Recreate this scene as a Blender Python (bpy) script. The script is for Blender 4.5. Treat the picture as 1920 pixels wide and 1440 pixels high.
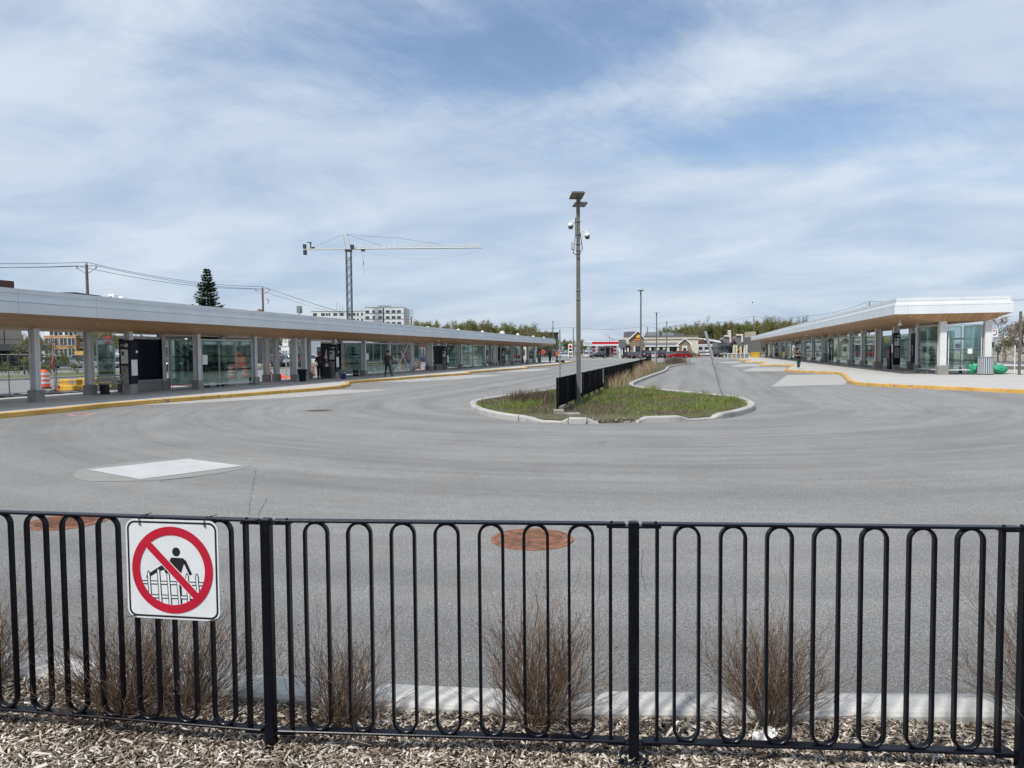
import bpy, bmesh, math, random
import numpy as np
from math import sin, cos, tan, pi, radians as R, sqrt, atan2
from mathutils import Vector, Matrix
random.seed(7); rng = np.random.default_rng(7)
for o in list(bpy.data.objects): bpy.data.objects.remove(o)
S = bpy.context.scene; COL = S.collection

# ---------------------------------------------------------------- camera
F = 1331.0; PITCH = R(2.62); ROLL = R(.45); CH = 1.8
fw = Vector((0, cos(PITCH), -sin(PITCH)))
_r = Vector((1, 0, 0)); _u = Vector((0, sin(PITCH), cos(PITCH)))
UPV = _u*cos(ROLL)+_r*sin(ROLL); RTV = _r*cos(ROLL)-_u*sin(ROLL)
cam = bpy.data.cameras.new('camera'); co = bpy.data.objects.new('camera', cam); COL.objects.link(co)
cam.sensor_width = 36; cam.lens = 36*F/1920; cam.clip_end = 5000; cam.clip_start = .05
co.matrix_world = Matrix(((RTV.x, UPV.x, -fw.x, 0), (RTV.y, UPV.y, -fw.y, 0), (RTV.z, UPV.z, -fw.z, CH), (0, 0, 0, 1)))
S.camera = co
CP = Vector((0, 0, CH))
def ray(x, y): return fw*F+RTV*(x-960)+UPV*(720-y)
def G(x, y, z=0):
    d = ray(x, y); return CP+d*((z-CH)/d.z)
def A(x, y, Y):
    d = ray(x, y); return CP+d*(Y/d.y)
TH = R(14.8)
UD = Vector((sin(TH), cos(TH), 0)); VD = Vector((cos(TH), -sin(TH), 0))
def uv(p): return (p.dot(UD), p.dot(VD))
def U(u, v, z=0): return UD*u+VD*v+Vector((0, 0, z))

# ---------------------------------------------------------------- light
SUN_EL = R(54); SUN_TRAVEL = R(40)        # light travels towards +Y turned 40 deg to the right
sd = bpy.data.lights.new('sun', 'SUN'); sd.energy = 2.75; sd.angle = R(3.6); sd.color = (1, .955, .89)
so = bpy.data.objects.new('sun', sd); COL.objects.link(so)
tv = Vector((sin(SUN_TRAVEL)*cos(SUN_EL), cos(SUN_TRAVEL)*cos(SUN_EL), -sin(SUN_EL)))
so.rotation_euler = tv.to_track_quat('-Z', 'Y').to_euler()
W = bpy.data.worlds.new('World'); S.world = W; W.use_nodes = True
nt = W.node_tree; nt.nodes.clear()
def wn(t, **k):
    n = nt.nodes.new(t)
    for a, b in k.items(): setattr(n, a, b)
    return n
def wm(op, a, b=None, c=None):
    n = wn('ShaderNodeMath', operation=op)
    for i, q in enumerate((a, b, c)):
        if q is None: continue
        if isinstance(q, (int, float)): n.inputs[i].default_value = q
        else: nt.links.new(q, n.inputs[i])
    return n.outputs[0]
out = wn('ShaderNodeOutputWorld'); bg = wn('ShaderNodeBackground'); bg.inputs[1].default_value = .122
nt.links.new(bg.outputs[0], out.inputs[0])
sky = wn('ShaderNodeTexSky', sky_type='NISHITA', sun_disc=False)
sky.sun_elevation = SUN_EL; sky.sun_rotation = SUN_TRAVEL+pi
sky.air_density = 1.0; sky.dust_density = 1.6; sky.ozone_density = 2.0
tc = wn('ShaderNodeTexCoord'); sx = wn('ShaderNodeSeparateXYZ'); nt.links.new(tc.outputs['Generated'], sx.inputs[0])
X, Y, Z = sx.outputs
zz = wm('ADD', wm('MAXIMUM', Z, 0.0), .16)
px = wm('DIVIDE', X, zz); py = wm('DIVIDE', Y, zz)
def cn(ax, ay, rot, sc, det, ro, lac=2.0, dist=0.0):
    cx = wn('ShaderNodeCombineXYZ')
    nt.links.new(wm('MULTIPLY', wm('ADD', wm('MULTIPLY', px, cos(rot)), wm('MULTIPLY', py, -sin(rot))), ax), cx.inputs[0])
    nt.links.new(wm('MULTIPLY', wm('ADD', wm('MULTIPLY', px, sin(rot)), wm('MULTIPLY', py, cos(rot))), ay), cx.inputs[1])
    cx.inputs[2].default_value = sc*1.7
    n = wn('ShaderNodeTexNoise'); n.inputs['Scale'].default_value = sc; n.inputs['Detail'].default_value = det
    n.inputs['Roughness'].default_value = ro; n.inputs['Lacunarity'].default_value = lac; n.inputs['Distortion'].default_value = dist
    nt.links.new(cx.outputs[0], n.inputs['Vector']); return n.outputs[0]
big = cn(1, 1, 0, .55, 3, .5)
mid = cn(1, 1.3, .5, 1.3, 9, .55, 2.1, .35)
wis = cn(1.0, 2.0, -.75, 2.6, 10, .66, 2.2, .5)
# where the open blue patch of this sky lies: a soft region in direction space, ahead and to the right, high up
def blob(cx_, cy_, kx, ky):
    bx = wm('SUBTRACT', px, cx_); by = wm('SUBTRACT', py, cy_)
    return wm('POWER', 2.718, wm('MULTIPLY', wm('ADD', wm('MULTIPLY', wm('MULTIPLY', bx, bx), kx), wm('MULTIPLY', wm('MULTIPLY', by, by), ky)), -1.0))
patch = wm('MAXIMUM', wm('MAXIMUM', blob(.05, 1.60, 2.0, 4.5), wm('MULTIPLY', blob(.72, 2.10, 2.4, 10.0), 1.15)), wm('MULTIPLY', blob(1.25, 2.3, 3.0, 18.0), .7))
dens = wm('ADD', wm('MULTIPLY', big, .75), wm('ADD', wm('MULTIPLY', mid, .75), wm('MULTIPLY', wis, .50)))
dens = wm('ADD', wm('SUBTRACT', dens, wm('MULTIPLY', patch, .53)), .13)
mr = wn('ShaderNodeMapRange', interpolation_type='SMOOTHSTEP'); mr.inputs[1].default_value = .62; mr.inputs[2].default_value = 1.16
mr.inputs[3].default_value = .10; mr.inputs[4].default_value = .97
nt.links.new(dens, mr.inputs[0])
low = wm('SUBTRACT', 1.0, wm('MINIMUM', wm('MULTIPLY', wm('MAXIMUM', Z, 0.0), 3.4), 1.0))     # a veil of thin cloud towards the horizon
msk = wm('ADD', wm('MULTIPLY', mr.outputs[0], wm('SUBTRACT', 1.0, wm('MULTIPLY', low, .95))), wm('MULTIPLY', low, .80))
cr = wn('ShaderNodeValToRGB'); cr.color_ramp.elements[0].position = .35; cr.color_ramp.elements[0].color = (.55, .67, .85, 1)
cr.color_ramp.elements[1].position = .70; cr.color_ramp.elements[1].color = (.80, .89, 1.0, 1)
nt.links.new(mid, cr.inputs[0])
vs = wn('ShaderNodeVectorMath', operation='SCALE'); nt.links.new(cr.outputs[0], vs.inputs[0]); vs.inputs['Scale'].default_value = 4.7
mx = wn('ShaderNodeMix', data_type='RGBA'); nt.links.new(msk, mx.inputs[0]); sc0 = wn('ShaderNodeMix', data_type='RGBA', blend_type='MULTIPLY'); sc0.inputs[0].default_value = 1; sc0.inputs[7].default_value = (.78, .80, .82, 1); nt.links.new(sky.outputs[0], sc0.inputs[6]); nt.links.new(sc0.outputs[2], mx.inputs[6]); nt.links.new(vs.outputs[0], mx.inputs[7])
nt.links.new(mx.outputs[2], bg.inputs[0])
S.view_settings.view_transform = 'Standard'; S.view_settings.look = 'None'; S.view_settings.gamma = 1
S.view_settings.exposure = .62
S.render.engine = 'CYCLES'; S.cycles.max_bounces = 8; S.cycles.transparent_max_bounces = 24; S.cycles.transmission_bounces = 4

# ---------------------------------------------------------------- mesh helpers
class MB:
    def __init__(s): s.v = []; s.f = []
    def add(s, vs, fs):
        n = len(s.v); s.v += [tuple(p) for p in vs]; s.f += [tuple(i+n for i in f) for f in fs]; return s
    def box(s, x0, x1, y0, y1, z0, z1, M=None):
        vs = [Vector((x, y, z)) for z in (z0, z1) for y in (y0, y1) for x in (x0, x1)]
        if M is not None: vs = [M @ p for p in vs]
        return s.add(vs, [(0, 2, 3, 1), (4, 5, 7, 6), (0, 1, 5, 4), (2, 6, 7, 3), (0, 4, 6, 2), (1, 3, 7, 5)])
    def bbox(s, x0, x1, y0, y1, z0, z1, b=.02, M=None):     # box with chamfered vertical edges and top
        def ring(i, z): return [Vector(p+(z,)) for p in ((x0+i+b, y0+i), (x1-i-b, y0+i), (x1-i, y0+i+b), (x1-i, y1-i-b), (x1-i-b, y1-i), (x0+i+b, y1-i), (x0+i, y1-i-b), (x0+i, y0+i+b))]
        vs = ring(0, z0)+ring(0, z1-b)+ring(b, z1)
        if M is not None: vs = [M @ p for p in vs]
        fs = [tuple(range(7, -1, -1)), tuple(range(16, 24))]
        for k in (0, 8):
            fs += [(k+i, k+(i+1) % 8, k+8+(i+1) % 8, k+8+i) for i in range(8)]
        return s.add(vs, fs)
    def tube(s, pts, r, n=6, cap=True):
        pts = [Vector(p) for p in pts]; rs = r if isinstance(r, (list, tuple)) else [r]*len(pts)
        vs = []; fs = []; L = len(pts)
        for i, p in enumerate(pts):
            d = (pts[min(i+1, L-1)]-pts[max(i-1, 0)])
            if d.length < 1e-9: d = Vector((0, 0, 1))
            d.normalize()
            a = d.cross(Vector((0, 0, 1)) if abs(d.z) < .95 else Vector((1, 0, 0))).normalized(); b = d.cross(a)
            for k in range(n):
                t = 2*pi*k/n; vs.append(p+(a*cos(t)+b*sin(t))*rs[i])
        for i in range(L-1):
            for k in range(n):
                fs.append((i*n+k, (i+1)*n+k, (i+1)*n+(k+1) % n, i*n+(k+1) % n))
        if cap: fs += [tuple(range(n)), tuple(range(L*n-1, (L-1)*n-1, -1))]
        return s.add(vs, fs)
    def lathe(s, prof, n=20, c=(0, 0, 0)):
        vs = [(c[0]+r*cos(2*pi*k/n), c[1]+r*sin(2*pi*k/n), c[2]+z) for r, z in prof for k in range(n)]
        fs = [(i*n+k, i*n+(k+1) % n, (i+1)*n+(k+1) % n, (i+1)*n+k) for i in range(len(prof)-1) for k in range(n)]
        fs += [tuple(range(n-1, -1, -1)), tuple(range((len(prof)-1)*n, len(prof)*n))]
        return s.add(vs, fs)
    def prism(s, poly, a, b, fn=None):      # poly in 2D, extruded a..b on the third axis; fn maps (x,y,h) to a point
        fn = fn or (lambda x, y, h: (x, y, h)); n = len(poly)
        vs = [fn(x, y, a) for x, y in poly]+[fn(x, y, b) for x, y in poly]
        return s.add(vs, [tuple(range(n-1, -1, -1)), tuple(range(n, 2*n))]+[(i, (i+1) % n, n+(i+1) % n, n+i) for i in range(n)])
    def sweep(s, path, prof, closed=False):   # prof: (offset to the right, z); path: 2D points
        P = [Vector((p[0], p[1])) for p in path]; L = len(P); m = len(prof); vs = []; fs = []
        for i in range(L):
            a = P[(i-1) % L] if (closed or i) else P[i]; b = P[(i+1) % L] if (closed or i < L-1) else P[i]
            d0 = (P[i]-a); d1 = (b-P[i])
            if d0.length < 1e-6: d0 = d1
            if d1.length < 1e-6: d1 = d0
            n0 = Vector((d0.y, -d0.x)).normalized(); n1 = Vector((d1.y, -d1.x)).normalized()
            nn = (n0+n1).normalized(); k = 1/max(.5, nn.dot(n0))
            for o, z in prof: q = P[i]+nn*o*k; vs.append((q.x, q.y, z))
        for i in range(L if closed else L-1):
            j = (i+1) % L
            for k in range(m): fs.append((i*m+k, j*m+k, j*m+(k+1) % m, i*m+(k+1) % m))
        if not closed: fs += [tuple(range(m-1, -1, -1)), tuple(range((L-1)*m, L*m))]
        return s.add(vs, fs)
    def build(s, name, m, parent=None, smooth=False, loc=None):
        me = bpy.data.meshes.new(name); me.from_pydata(s.v, [], s.f); me.update()
        if smooth: me.polygons.foreach_set('use_smooth', [True]*len(me.polygons))
        return link(name, me, m, parent, loc)
def link(name, me, m, parent=None, loc=None):
    if m is not None: me.materials.append(m)
    o = bpy.data.objects.new(name, me); COL.objects.link(o)
    if parent: o.parent = parent
    if loc is not None: o.location = loc
    return o
def quads_mesh(name, V, Q, m, parent=None):     # numpy (n,3) verts, (k,4) quads
    me = bpy.data.meshes.new(name); me.vertices.add(len(V)); me.vertices.foreach_set('co', V.astype(np.float32).ravel())
    me.loops.add(Q.size); me.loops.foreach_set('vertex_index', Q.astype(np.int32).ravel())
    me.polygons.add(len(Q)); me.polygons.foreach_set('loop_start', np.arange(0, Q.size, 4, dtype=np.int32))
    me.update(calc_edges=True); me.validate(); return link(name, me, m, parent)
def tag(o, label=None, cat=None, group=None, kind=None):
    if label: o['label'] = label
    if cat: o['category'] = cat
    if group: o['group'] = group
    if kind: o['kind'] = kind
    return o
def thing(name, label, cat, loc=(0, 0, 0), rz=0, group=None):
    o = bpy.data.objects.new(name, None); COL.objects.link(o); o.location = loc; o.rotation_euler = (0, 0, rz); o.empty_display_size = .2
    return tag(o, label, cat, group)
KIDS = lambda o: [c for c in list(COL.objects) if c.parent == o]
def dup(o, loc=None, rz=None, label=None, group=None, parent=None, sc=None):
    kids = list(o.children)
    c = o.copy(); COL.objects.link(c)
    if parent: c.parent = parent
    if loc is not None: c.location = loc
    if rz is not None: c.rotation_euler = (0, 0, rz)
    if sc is not None: c.scale = (sc, sc, sc)
    if label: c['label'] = label
    if group: c['group'] = group
    for k in kids: dup(k, parent=c)
    return c
def struct(o): o['kind'] = 'structure'; return o

# ---------------------------------------------------------------- materials
def lin(c): return tuple(((x/255)/12.92 if x/255 <= .04045 else ((x/255+.055)/1.055)**2.4) for x in c)
MATS = {}
def mat(name, col, rough=.6, metal=0, var=.12, sc=6, bump=0, bsc=40, col2=None, spec=.5, coord='Object', det=4, thr=None):
    if name in MATS: return MATS[name]
    m = bpy.data.materials.new(name); m.use_nodes = True; n = m.node_tree.nodes; l = m.node_tree.links
    b = n['Principled BSDF']; b.inputs['Roughness'].default_value = rough; b.inputs['Metallic'].default_value = metal
    b.inputs['Specular IOR Level'].default_value = spec
    t = n.new('ShaderNodeTexCoord'); nz = n.new('ShaderNodeTexNoise'); nz.inputs['Scale'].default_value = sc; nz.inputs['Detail'].default_value = det
    l.new(t.outputs[coord], nz.inputs['Vector'])
    r = n.new('ShaderNodeValToRGB'); c2 = col2 or tuple(x*(1-var) for x in col); c1 = col if col2 else tuple(min(1, x*(1+var)) for x in col)
    r.color_ramp.elements[0].position = (thr or (.35, .65))[0]; r.color_ramp.elements[1].position = (thr or (.35, .65))[1]
    r.color_ramp.elements[0].color = (*c2, 1); r.color_ramp.elements[1].color = (*c1, 1)
    l.new(nz.outputs[0], r.inputs[0]); l.new(r.outputs[0], b.inputs['Base Color'])
    if bump:
        n2 = n.new('ShaderNodeTexNoise'); n2.inputs['Scale'].default_value = bsc; n2.inputs['Detail'].default_value = 5; l.new(t.outputs[coord], n2.inputs['Vector'])
        bp = n.new('ShaderNodeBump'); bp.inputs['Strength'].default_value = bump; bp.inputs['Distance'].default_value = .02
        l.new(n2.outputs[0], bp.inputs['Height']); l.new(bp.outputs[0], b.inputs['Normal'])
    MATS[name] = m; return m
def nd(m): return m.node_tree.nodes, m.node_tree.links, m.node_tree.nodes['Principled BSDF']
def MX(n, l, fac, a, b, mode='MIX'):
    q = n.new('ShaderNodeMix'); q.data_type = 'RGBA'; q.blend_type = mode
    for i, v in ((0, fac), (6, a), (7, b)):
        if isinstance(v, (int, float)): q.inputs[i].default_value = v
        elif isinstance(v, tuple): q.inputs[i].default_value = (*v[:3], 1)
        else: l.new(v, q.inputs[i])
    return q.outputs[2]
def MT(n, l, op, a, b=None, c=None, clamp=False):
    q = n.new('ShaderNodeMath'); q.operation = op; q.use_clamp = clamp
    for i, v in enumerate((a, b, c)):
        if v is None: continue
        if isinstance(v, (int, float)): q.inputs[i].default_value = v
        else: l.new(v, q.inputs[i])
    return q.outputs[0]
def NZ(n, l, vec, sc, det=4, ro=.5):
    q = n.new('ShaderNodeTexNoise'); q.inputs['Scale'].default_value = sc; q.inputs['Detail'].default_value = det; q.inputs['Roughness'].default_value = ro
    l.new(vec, q.inputs['Vector']); return q.outputs[0]
def RP(n, l, v, pts):
    q = n.new('ShaderNodeValToRGB'); e = q.color_ramp.elements
    while len(e) < len(pts): e.new(.5)
    for i, (p, c) in enumerate(pts): e[i].position = p; e[i].color = (*c, 1) if isinstance(c, tuple) else (c, c, c, 1)
    l.new(v, q.inputs[0]); return q.outputs[0]

def asphalt_mat(name, base=.185, polar=True):
    m = bpy.data.materials.new(name); m.use_nodes = True; n, l, b = nd(m)
    g = n.new('ShaderNodeNewGeometry'); P = g.outputs['Position']
    ag = NZ(n, l, P, 95, 3, .7); fine = NZ(n, l, P, 260, 2, .6); blot = NZ(n, l, P, .55, 6, .6); med = NZ(n, l, P, 6, 5, .6)
    col = RP(n, l, ag, [(.32, (base*.45, base*.45, base*.46)), (.5, (base, base*.99, base*.97)), (.68, (base*1.7, base*1.68, base*1.6))])
    ag2 = NZ(n, l, P, 38, 4, .75); col = MX(n, l, 1.0, col, RP(n, l, ag2, [(.36, .80), (.5, 1.0), (.66, 1.24)]), 'MULTIPLY')
    vs_ = n.new('ShaderNodeTexVoronoi'); vs_.inputs['Scale'].default_value = .42; l.new(P, vs_.inputs['Vector']); wv = n.new('ShaderNodeSeparateColor'); l.new(vs_.outputs['Color'], wv.inputs[0])
    spot = MT(n, l, 'MULTIPLY', MT(n, l, 'LESS_THAN', MT(n, l, 'ADD', vs_.outputs['Distance'], MT(n, l, 'MULTIPLY', NZ(n, l, P, 5, 3), .10)), MT(n, l, 'MULTIPLY', wv.outputs[1], .13)), MT(n, l, 'GREATER_THAN', wv.outputs[0], .55))
    col = MX(n, l, MT(n, l, 'MULTIPLY', spot, .30), col, (.055, .052, .05))
    vo = n.new('ShaderNodeTexVoronoi'); vo.inputs['Scale'].default_value = 85; l.new(P, vo.inputs['Vector'])
    wt = n.new('ShaderNodeSeparateColor'); l.new(vo.outputs['Color'], wt.inputs[0])
    spk = MT(n, l, 'MULTIPLY', MT(n, l, 'LESS_THAN', vo.outputs['Distance'], .30), MT(n, l, 'GREATER_THAN', wt.outputs[0], .80))
    col = MX(n, l, MT(n, l, 'MULTIPLY', spk, .85), col, (.50, .485, .45))
    dk = MT(n, l, 'MULTIPLY', MT(n, l, 'LESS_THAN', vo.outputs['Distance'], .33), MT(n, l, 'LESS_THAN', wt.outputs[0], .22))
    col = MX(n, l, MT(n, l, 'MULTIPLY', dk, .6), col, (.05, .05, .052))
    s1 = RP(n, l, blot, [(.3, .90), (.7, 1.08)]); col = MX(n, l, 1.0, col, s1, 'MULTIPLY')
    s2 = RP(n, l, med, [(.3, .93), (.7, 1.06)]); col = MX(n, l, 1.0, col, s2, 'MULTIPLY')
    if polar:                               # tyre-polished arcs that follow the turning circle round the island
        sp = n.new('ShaderNodeSeparateXYZ'); l.new(P, sp.inputs[0]); c = U(25.5, -3.2)
        dx = MT(n, l, 'SUBTRACT', sp.outputs[0], c.x); dy = MT(n, l, 'SUBTRACT', sp.outputs[1], c.y)
        dy2 = MT(n, l, 'MINIMUM', dy, 0.0)
        al = MT(n, l, 'SUBTRACT', MT(n, l, 'MULTIPLY', dx, cos(TH)), MT(n, l, 'MULTIPLY', dy, sin(TH)))   # v distance
        au = MT(n, l, 'ADD', MT(n, l, 'MULTIPLY', dx, sin(TH)), MT(n, l, 'MULTIPLY', dy, cos(TH)))
        au2 = MT(n, l, 'MINIMUM', au, 0.0)
        rr = MT(n, l, 'SQRT', MT(n, l, 'ADD', MT(n, l, 'MULTIPLY', al, al), MT(n, l, 'MULTIPLY', au2, au2)))
        an = MT(n, l, 'ADD', MT(n, l, 'ARCTAN2', al, MT(n, l, 'ADD', MT(n, l, 'MULTIPLY', au2, -1), .5)), MT(n, l, 'MULTIPLY', au, .03))
        cx = n.new('ShaderNodeCombineXYZ'); l.new(MT(n, l, 'MULTIPLY', rr, 1.0), cx.inputs[0]); l.new(MT(n, l, 'MULTIPLY', an, .9), cx.inputs[1])
        st = NZ(n, l, cx.outputs[0], 4.2, 9, .66); st2 = NZ(n, l, cx.outputs[0], .55, 3, .5)
        sweep_ = RP(n, l, NZ(n, l, cx.outputs[0], 1.15, 4, .55), [(.36, .88), (.5, 1.0), (.63, 1.10)]); col = MX(n, l, 1.0, col, sweep_, 'MULTIPLY')
        edge_ = RP(n, l, MT(n, l, 'MULTIPLY', rr, .04), [(.50, 1.07), (.74, 1.0), (.88, .80)]); col = MX(n, l, 1.0, col, edge_, 'MULTIPLY')
        band = RP(n, l, MT(n, l, 'MULTIPLY', rr, .05), [(.15, 0.0), (.30, 1.0), (.72, 1.0), (.95, .25)])
        f = RP(n, l, st, [(.34, .88), (.5, 1.0), (.66, 1.11)]); col = MX(n, l, MT(n, l, 'MULTIPLY', band, 1.0), col, MX(n, l, 1.0, col, f, 'MULTIPLY'))
        f2 = RP(n, l, st2, [(.35, .95), (.65, 1.07)]); col = MX(n, l, 1.0, col, f2, 'MULTIPLY')
        # rusty-brown dust line in the near gutter area
        nn = NZ(n, l, P, 1.3, 5, .6); dd = RP(n, l, nn, [(.55, 0.0), (.75, .28)])
        col = MX(n, l, dd, col, (.20, .165, .125))
    l.new(col, b.inputs['Base Color'])
    b.inputs['Roughness'].default_value = .86; b.inputs['Specular IOR Level'].default_value = .35
    bp = n.new('ShaderNodeBump'); bp.inputs['Strength'].default_value = .55; bp.inputs['Distance'].default_value = .004
    l.new(ag, bp.inputs['Height']); l.new(bp.outputs[0], b.inputs['Normal'])
    return m
M_asph = asphalt_mat('asphalt'); M_asph2 = asphalt_mat('street_asphalt', .20, False)

def concrete_mat(name, base, stain=.25, warm=(1, .98, .93)):
    m = bpy.data.materials.new(name); m.use_nodes = True; n, l, b = nd(m)
    t = n.new('ShaderNodeTexCoord'); P = t.outputs['Object']
    a = NZ(n, l, P, 2.2, 7, .62); f = NZ(n, l, P, 60, 4, .6); c0 = tuple(base*w for w in warm)
    col = RP(n, l, a, [(.28, tuple(x*(1-stain) for x in c0)), (.5, c0), (.75, tuple(x*1.12 for x in c0))])
    col = MX(n, l, 1.0, col, RP(n, l, f, [(.3, .86), (.7, 1.08)]), 'MULTIPLY')
    l.new(col, b.inputs['Base Color']); b.inputs['Roughness'].default_value = .88
    bp = n.new('ShaderNodeBump'); bp.inputs['Strength'].default_value = .4; bp.inputs['Distance'].default_value = .004; l.new(f, bp.inputs['Height']); l.new(bp.outputs[0], b.inputs['Normal'])
    return m
M_conc = concrete_mat('concrete', .40); M_pad = concrete_mat('pad_concrete', .36, .18); M_side = concrete_mat('sidewalk_concrete', .42, .12)
M_base = concrete_mat('base_concrete', .27, .3); M_patch = concrete_mat('patch_concrete', .44, .12, (1, 1, 1.0)); M_patch2 = concrete_mat('patch_grout', .24, .12)
M_isk = concrete_mat('island_kerb_concrete', .40, .42); M_kerbnear = concrete_mat('kerb_concrete', .50, .26)
def yellow_kerb():
    m = bpy.data.materials.new('yellow_kerb'); m.use_nodes = True; n, l, b = nd(m); g = n.new('ShaderNodeNewGeometry'); P = g.outputs['Position']
    w = NZ(n, l, P, 3.5, 8, .72); w2 = NZ(n, l, P, .7, 3, .5)
    k = MT(n, l, 'ADD', MT(n, l, 'MULTIPLY', w, .7), MT(n, l, 'MULTIPLY', w2, .3))
    yc = RP(n, l, NZ(n, l, P, 1.2, 4, .6), [(.35, (.47, .27, .055)), (.65, (.60, .385, .11))])
    col = MX(n, l, RP(n, l, k, [(.40, 1.0), (.45, 0.0)]), yc, (.20, .18, .15)); l.new(col, b.inputs['Base Color']); b.inputs['Roughness'].default_value = .7
    return m
M_yk = yellow_kerb()
M_black = mat('black_paint', (.003, .0038, .008), .32, 0, .3, 30, .05, 120, spec=.22)
M_navy = mat('navy_panel', (.004, .006, .016), .35, 0, .3, 4, spec=.2)
M_white = mat('white_metal', (.60, .62, .64), .42, 0, .05, 3)
M_colw = mat('column_paint', (.62, .62, .62), .5, 0, .06, 3)
def fascia_mat():
    m = bpy.data.materials.new('fascia_metal'); m.use_nodes = True; n, l, b = nd(m); t = n.new('ShaderNodeTexCoord'); s = n.new('ShaderNodeSeparateXYZ'); l.new(t.outputs['Object'], s.inputs[0])
    fr = MT(n, l, 'FRACT', MT(n, l, 'MULTIPLY', MT(n, l, 'ADD', s.outputs[1], s.outputs[0]), 1/3.05))
    ln = MT(n, l, 'LESS_THAN', fr, .006)
    a = NZ(n, l, t.outputs['Object'], .8, 5, .6); col = RP(n, l, a, [(.3, (.57, .60, .63)), (.7, (.66, .69, .71))])
    col = MX(n, l, MT(n, l, 'MULTIPLY', ln, .38), col, (.12, .13, .14)); l.new(col, b.inputs['Base Color']); b.inputs['Roughness'].default_value = .4; b.inputs['Metallic'].default_value = 0.0
    return m
M_fas = fascia_mat()
def soffit_mat():
    m = bpy.data.materials.new('soffit_wood'); m.use_nodes = True; n, l, b = nd(m); t = n.new('ShaderNodeTexCoord'); s = n.new('ShaderNodeSeparateXYZ'); l.new(t.outputs['Object'], s.inputs[0])
    q = MT(n, l, 'MULTIPLY', s.outputs[0], 9.0); fr = MT(n, l, 'FRACT', q); fl = MT(n, l, 'FLOOR', q)
    wn_ = n.new('ShaderNodeTexWhiteNoise'); wn_.noise_dimensions = '1D'; l.new(fl, wn_.inputs['W'])
    mp = n.new('ShaderNodeMapping'); mp.inputs['Scale'].default_value = (14, .8, 1); l.new(t.outputs['Object'], mp.inputs[0])
    gr = NZ(n, l, mp.outputs[0], 1.5, 6, .6)
    col = RP(n, l, gr, [(.3, (.36, .20, .10)), (.7, (.50, .305, .155))]); col = MX(n, l, 1.0, col, RP(n, l, wn_.outputs[0], [(0, .82), (1, 1.12)]), 'MULTIPLY')
    col = MX(n, l, MT(n, l, 'MULTIPLY', MT(n, l, 'LESS_THAN', fr, .09), .65), col, (.05, .03, .015)); l.new(col, b.inputs['Base Color']); b.inputs['Roughness'].default_value = .5
    return m
M_sof = soffit_mat()
def glass_mat(name, tint, refl=.16, dots=True):
    m = bpy.data.materials.new(name); m.use_nodes = True; n = m.node_tree.nodes; l = m.node_tree.links; n.clear()
    o = n.new('ShaderNodeOutputMaterial'); tr = n.new('ShaderNodeBsdfTransparent'); tr.inputs[0].default_value = (*tint, 1)
    gl = n.new('ShaderNodeBsdfGlossy'); gl.inputs['Roughness'].default_value = .03; gl.inputs['Color'].default_value = (.85, .95, .93, 1)
    lw = n.new('ShaderNodeFresnel'); lw.inputs[0].default_value = 1.5
    fac = MT(n, l, 'ADD', MT(n, l, 'MULTIPLY', lw.outputs[0], .8), refl*.5, clamp=True)
    mxs = n.new('ShaderNodeMixShader'); l.new(fac, mxs.inputs[0]); l.new(tr.outputs[0], mxs.inputs[1]); l.new(gl.outputs[0], mxs.inputs[2])
    last = mxs.outputs[0]
    if dots:
        t = n.new('ShaderNodeTexCoord'); s = n.new('ShaderNodeSeparateXYZ'); l.new(t.outputs['Object'], s.inputs[0])
        q = MT(n, l, 'FRACT', MT(n, l, 'MULTIPLY', MT(n, l, 'ADD', s.outputs[0], s.outputs[1]), 8.5))
        dd = None
        for zc in (1.02, 1.68):
            w = MT(n, l, 'MULTIPLY', MT(n, l, 'LESS_THAN', q, .5), MT(n, l, 'LESS_THAN', MT(n, l, 'ABSOLUTE', MT(n, l, 'SUBTRACT', s.outputs[2], zc)), .03))
            dd = w if dd is None else MT(n, l, 'MAXIMUM', dd, w)
        df = n.new('ShaderNodeBsdfDiffuse'); df.inputs[0].default_value = (.03, .035, .04, 1); m2 = n.new('ShaderNodeMixShader')
        l.new(MT(n, l, 'MULTIPLY', dd, .85), m2.inputs[0]); l.new(last, m2.inputs[1]); l.new(df.outputs[0], m2.inputs[2]); last = m2.outputs[0]
    l.new(last, o.inputs[0]); return m
M_glass = glass_mat('shelter_glass', (.88, .94, .925), .12); M_glass2 = glass_mat('clear_glass', (.75, .82, .80), .1)
M_galv = mat('galvanised_steel', (.32, .34, .35), .45, .5, .15, 12)
M_grey = mat('pole_grey', (.125, .12, .115), .6, 0, .12, 8); M_dark = mat('dark_metal', (.03, .032, .035), .5, 0, .2, 10)
M_cream = mat('cream_stucco', (.58, .55, .46), .8, 0, .05, 2); M_brick = mat('tan_brick', (.235, .175, .125), .85, 0, .3, 5); M_brown = mat('brown_brick', (.10, .05, .04), .85, 0, .25, 10)
M_obrick = mat('orange_brick', (.40, .22, .10), .85, 0, .18, 6); M_tan = mat('tan_cladding', (.40, .35, .28), .8, 0, .05, 1)
M_win = mat('window_glass', (.03, .04, .05), .08, 0, .5, 1.5, spec=.9); M_wood = mat('weathered_pole', (.14, .12, .10), .85, 0, .25, 5, .3, 20)
M_shing = mat('grey_shingle', (.13, .13, .14), .85, 0, .15, 9); M_red = mat('red_paint', (.50, .012, .03), .4, 0, .06, 3)
M_orange = mat('safety_orange', (.85, .10, .02), .5, 0, .08, 4); M_yel = mat('barrier_yellow', (.55, .33, .03), .5, 0, .15, 4); M_wp = mat('white_plastic', (.74, .75, .76), .4, 0, .05, 4)
M_rub = mat('tyre_rubber', (.018, .018, .018), .8, 0, .2, 9); M_alu = mat('alloy', (.45, .46, .48), .3, .8, .1, 5)
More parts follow.
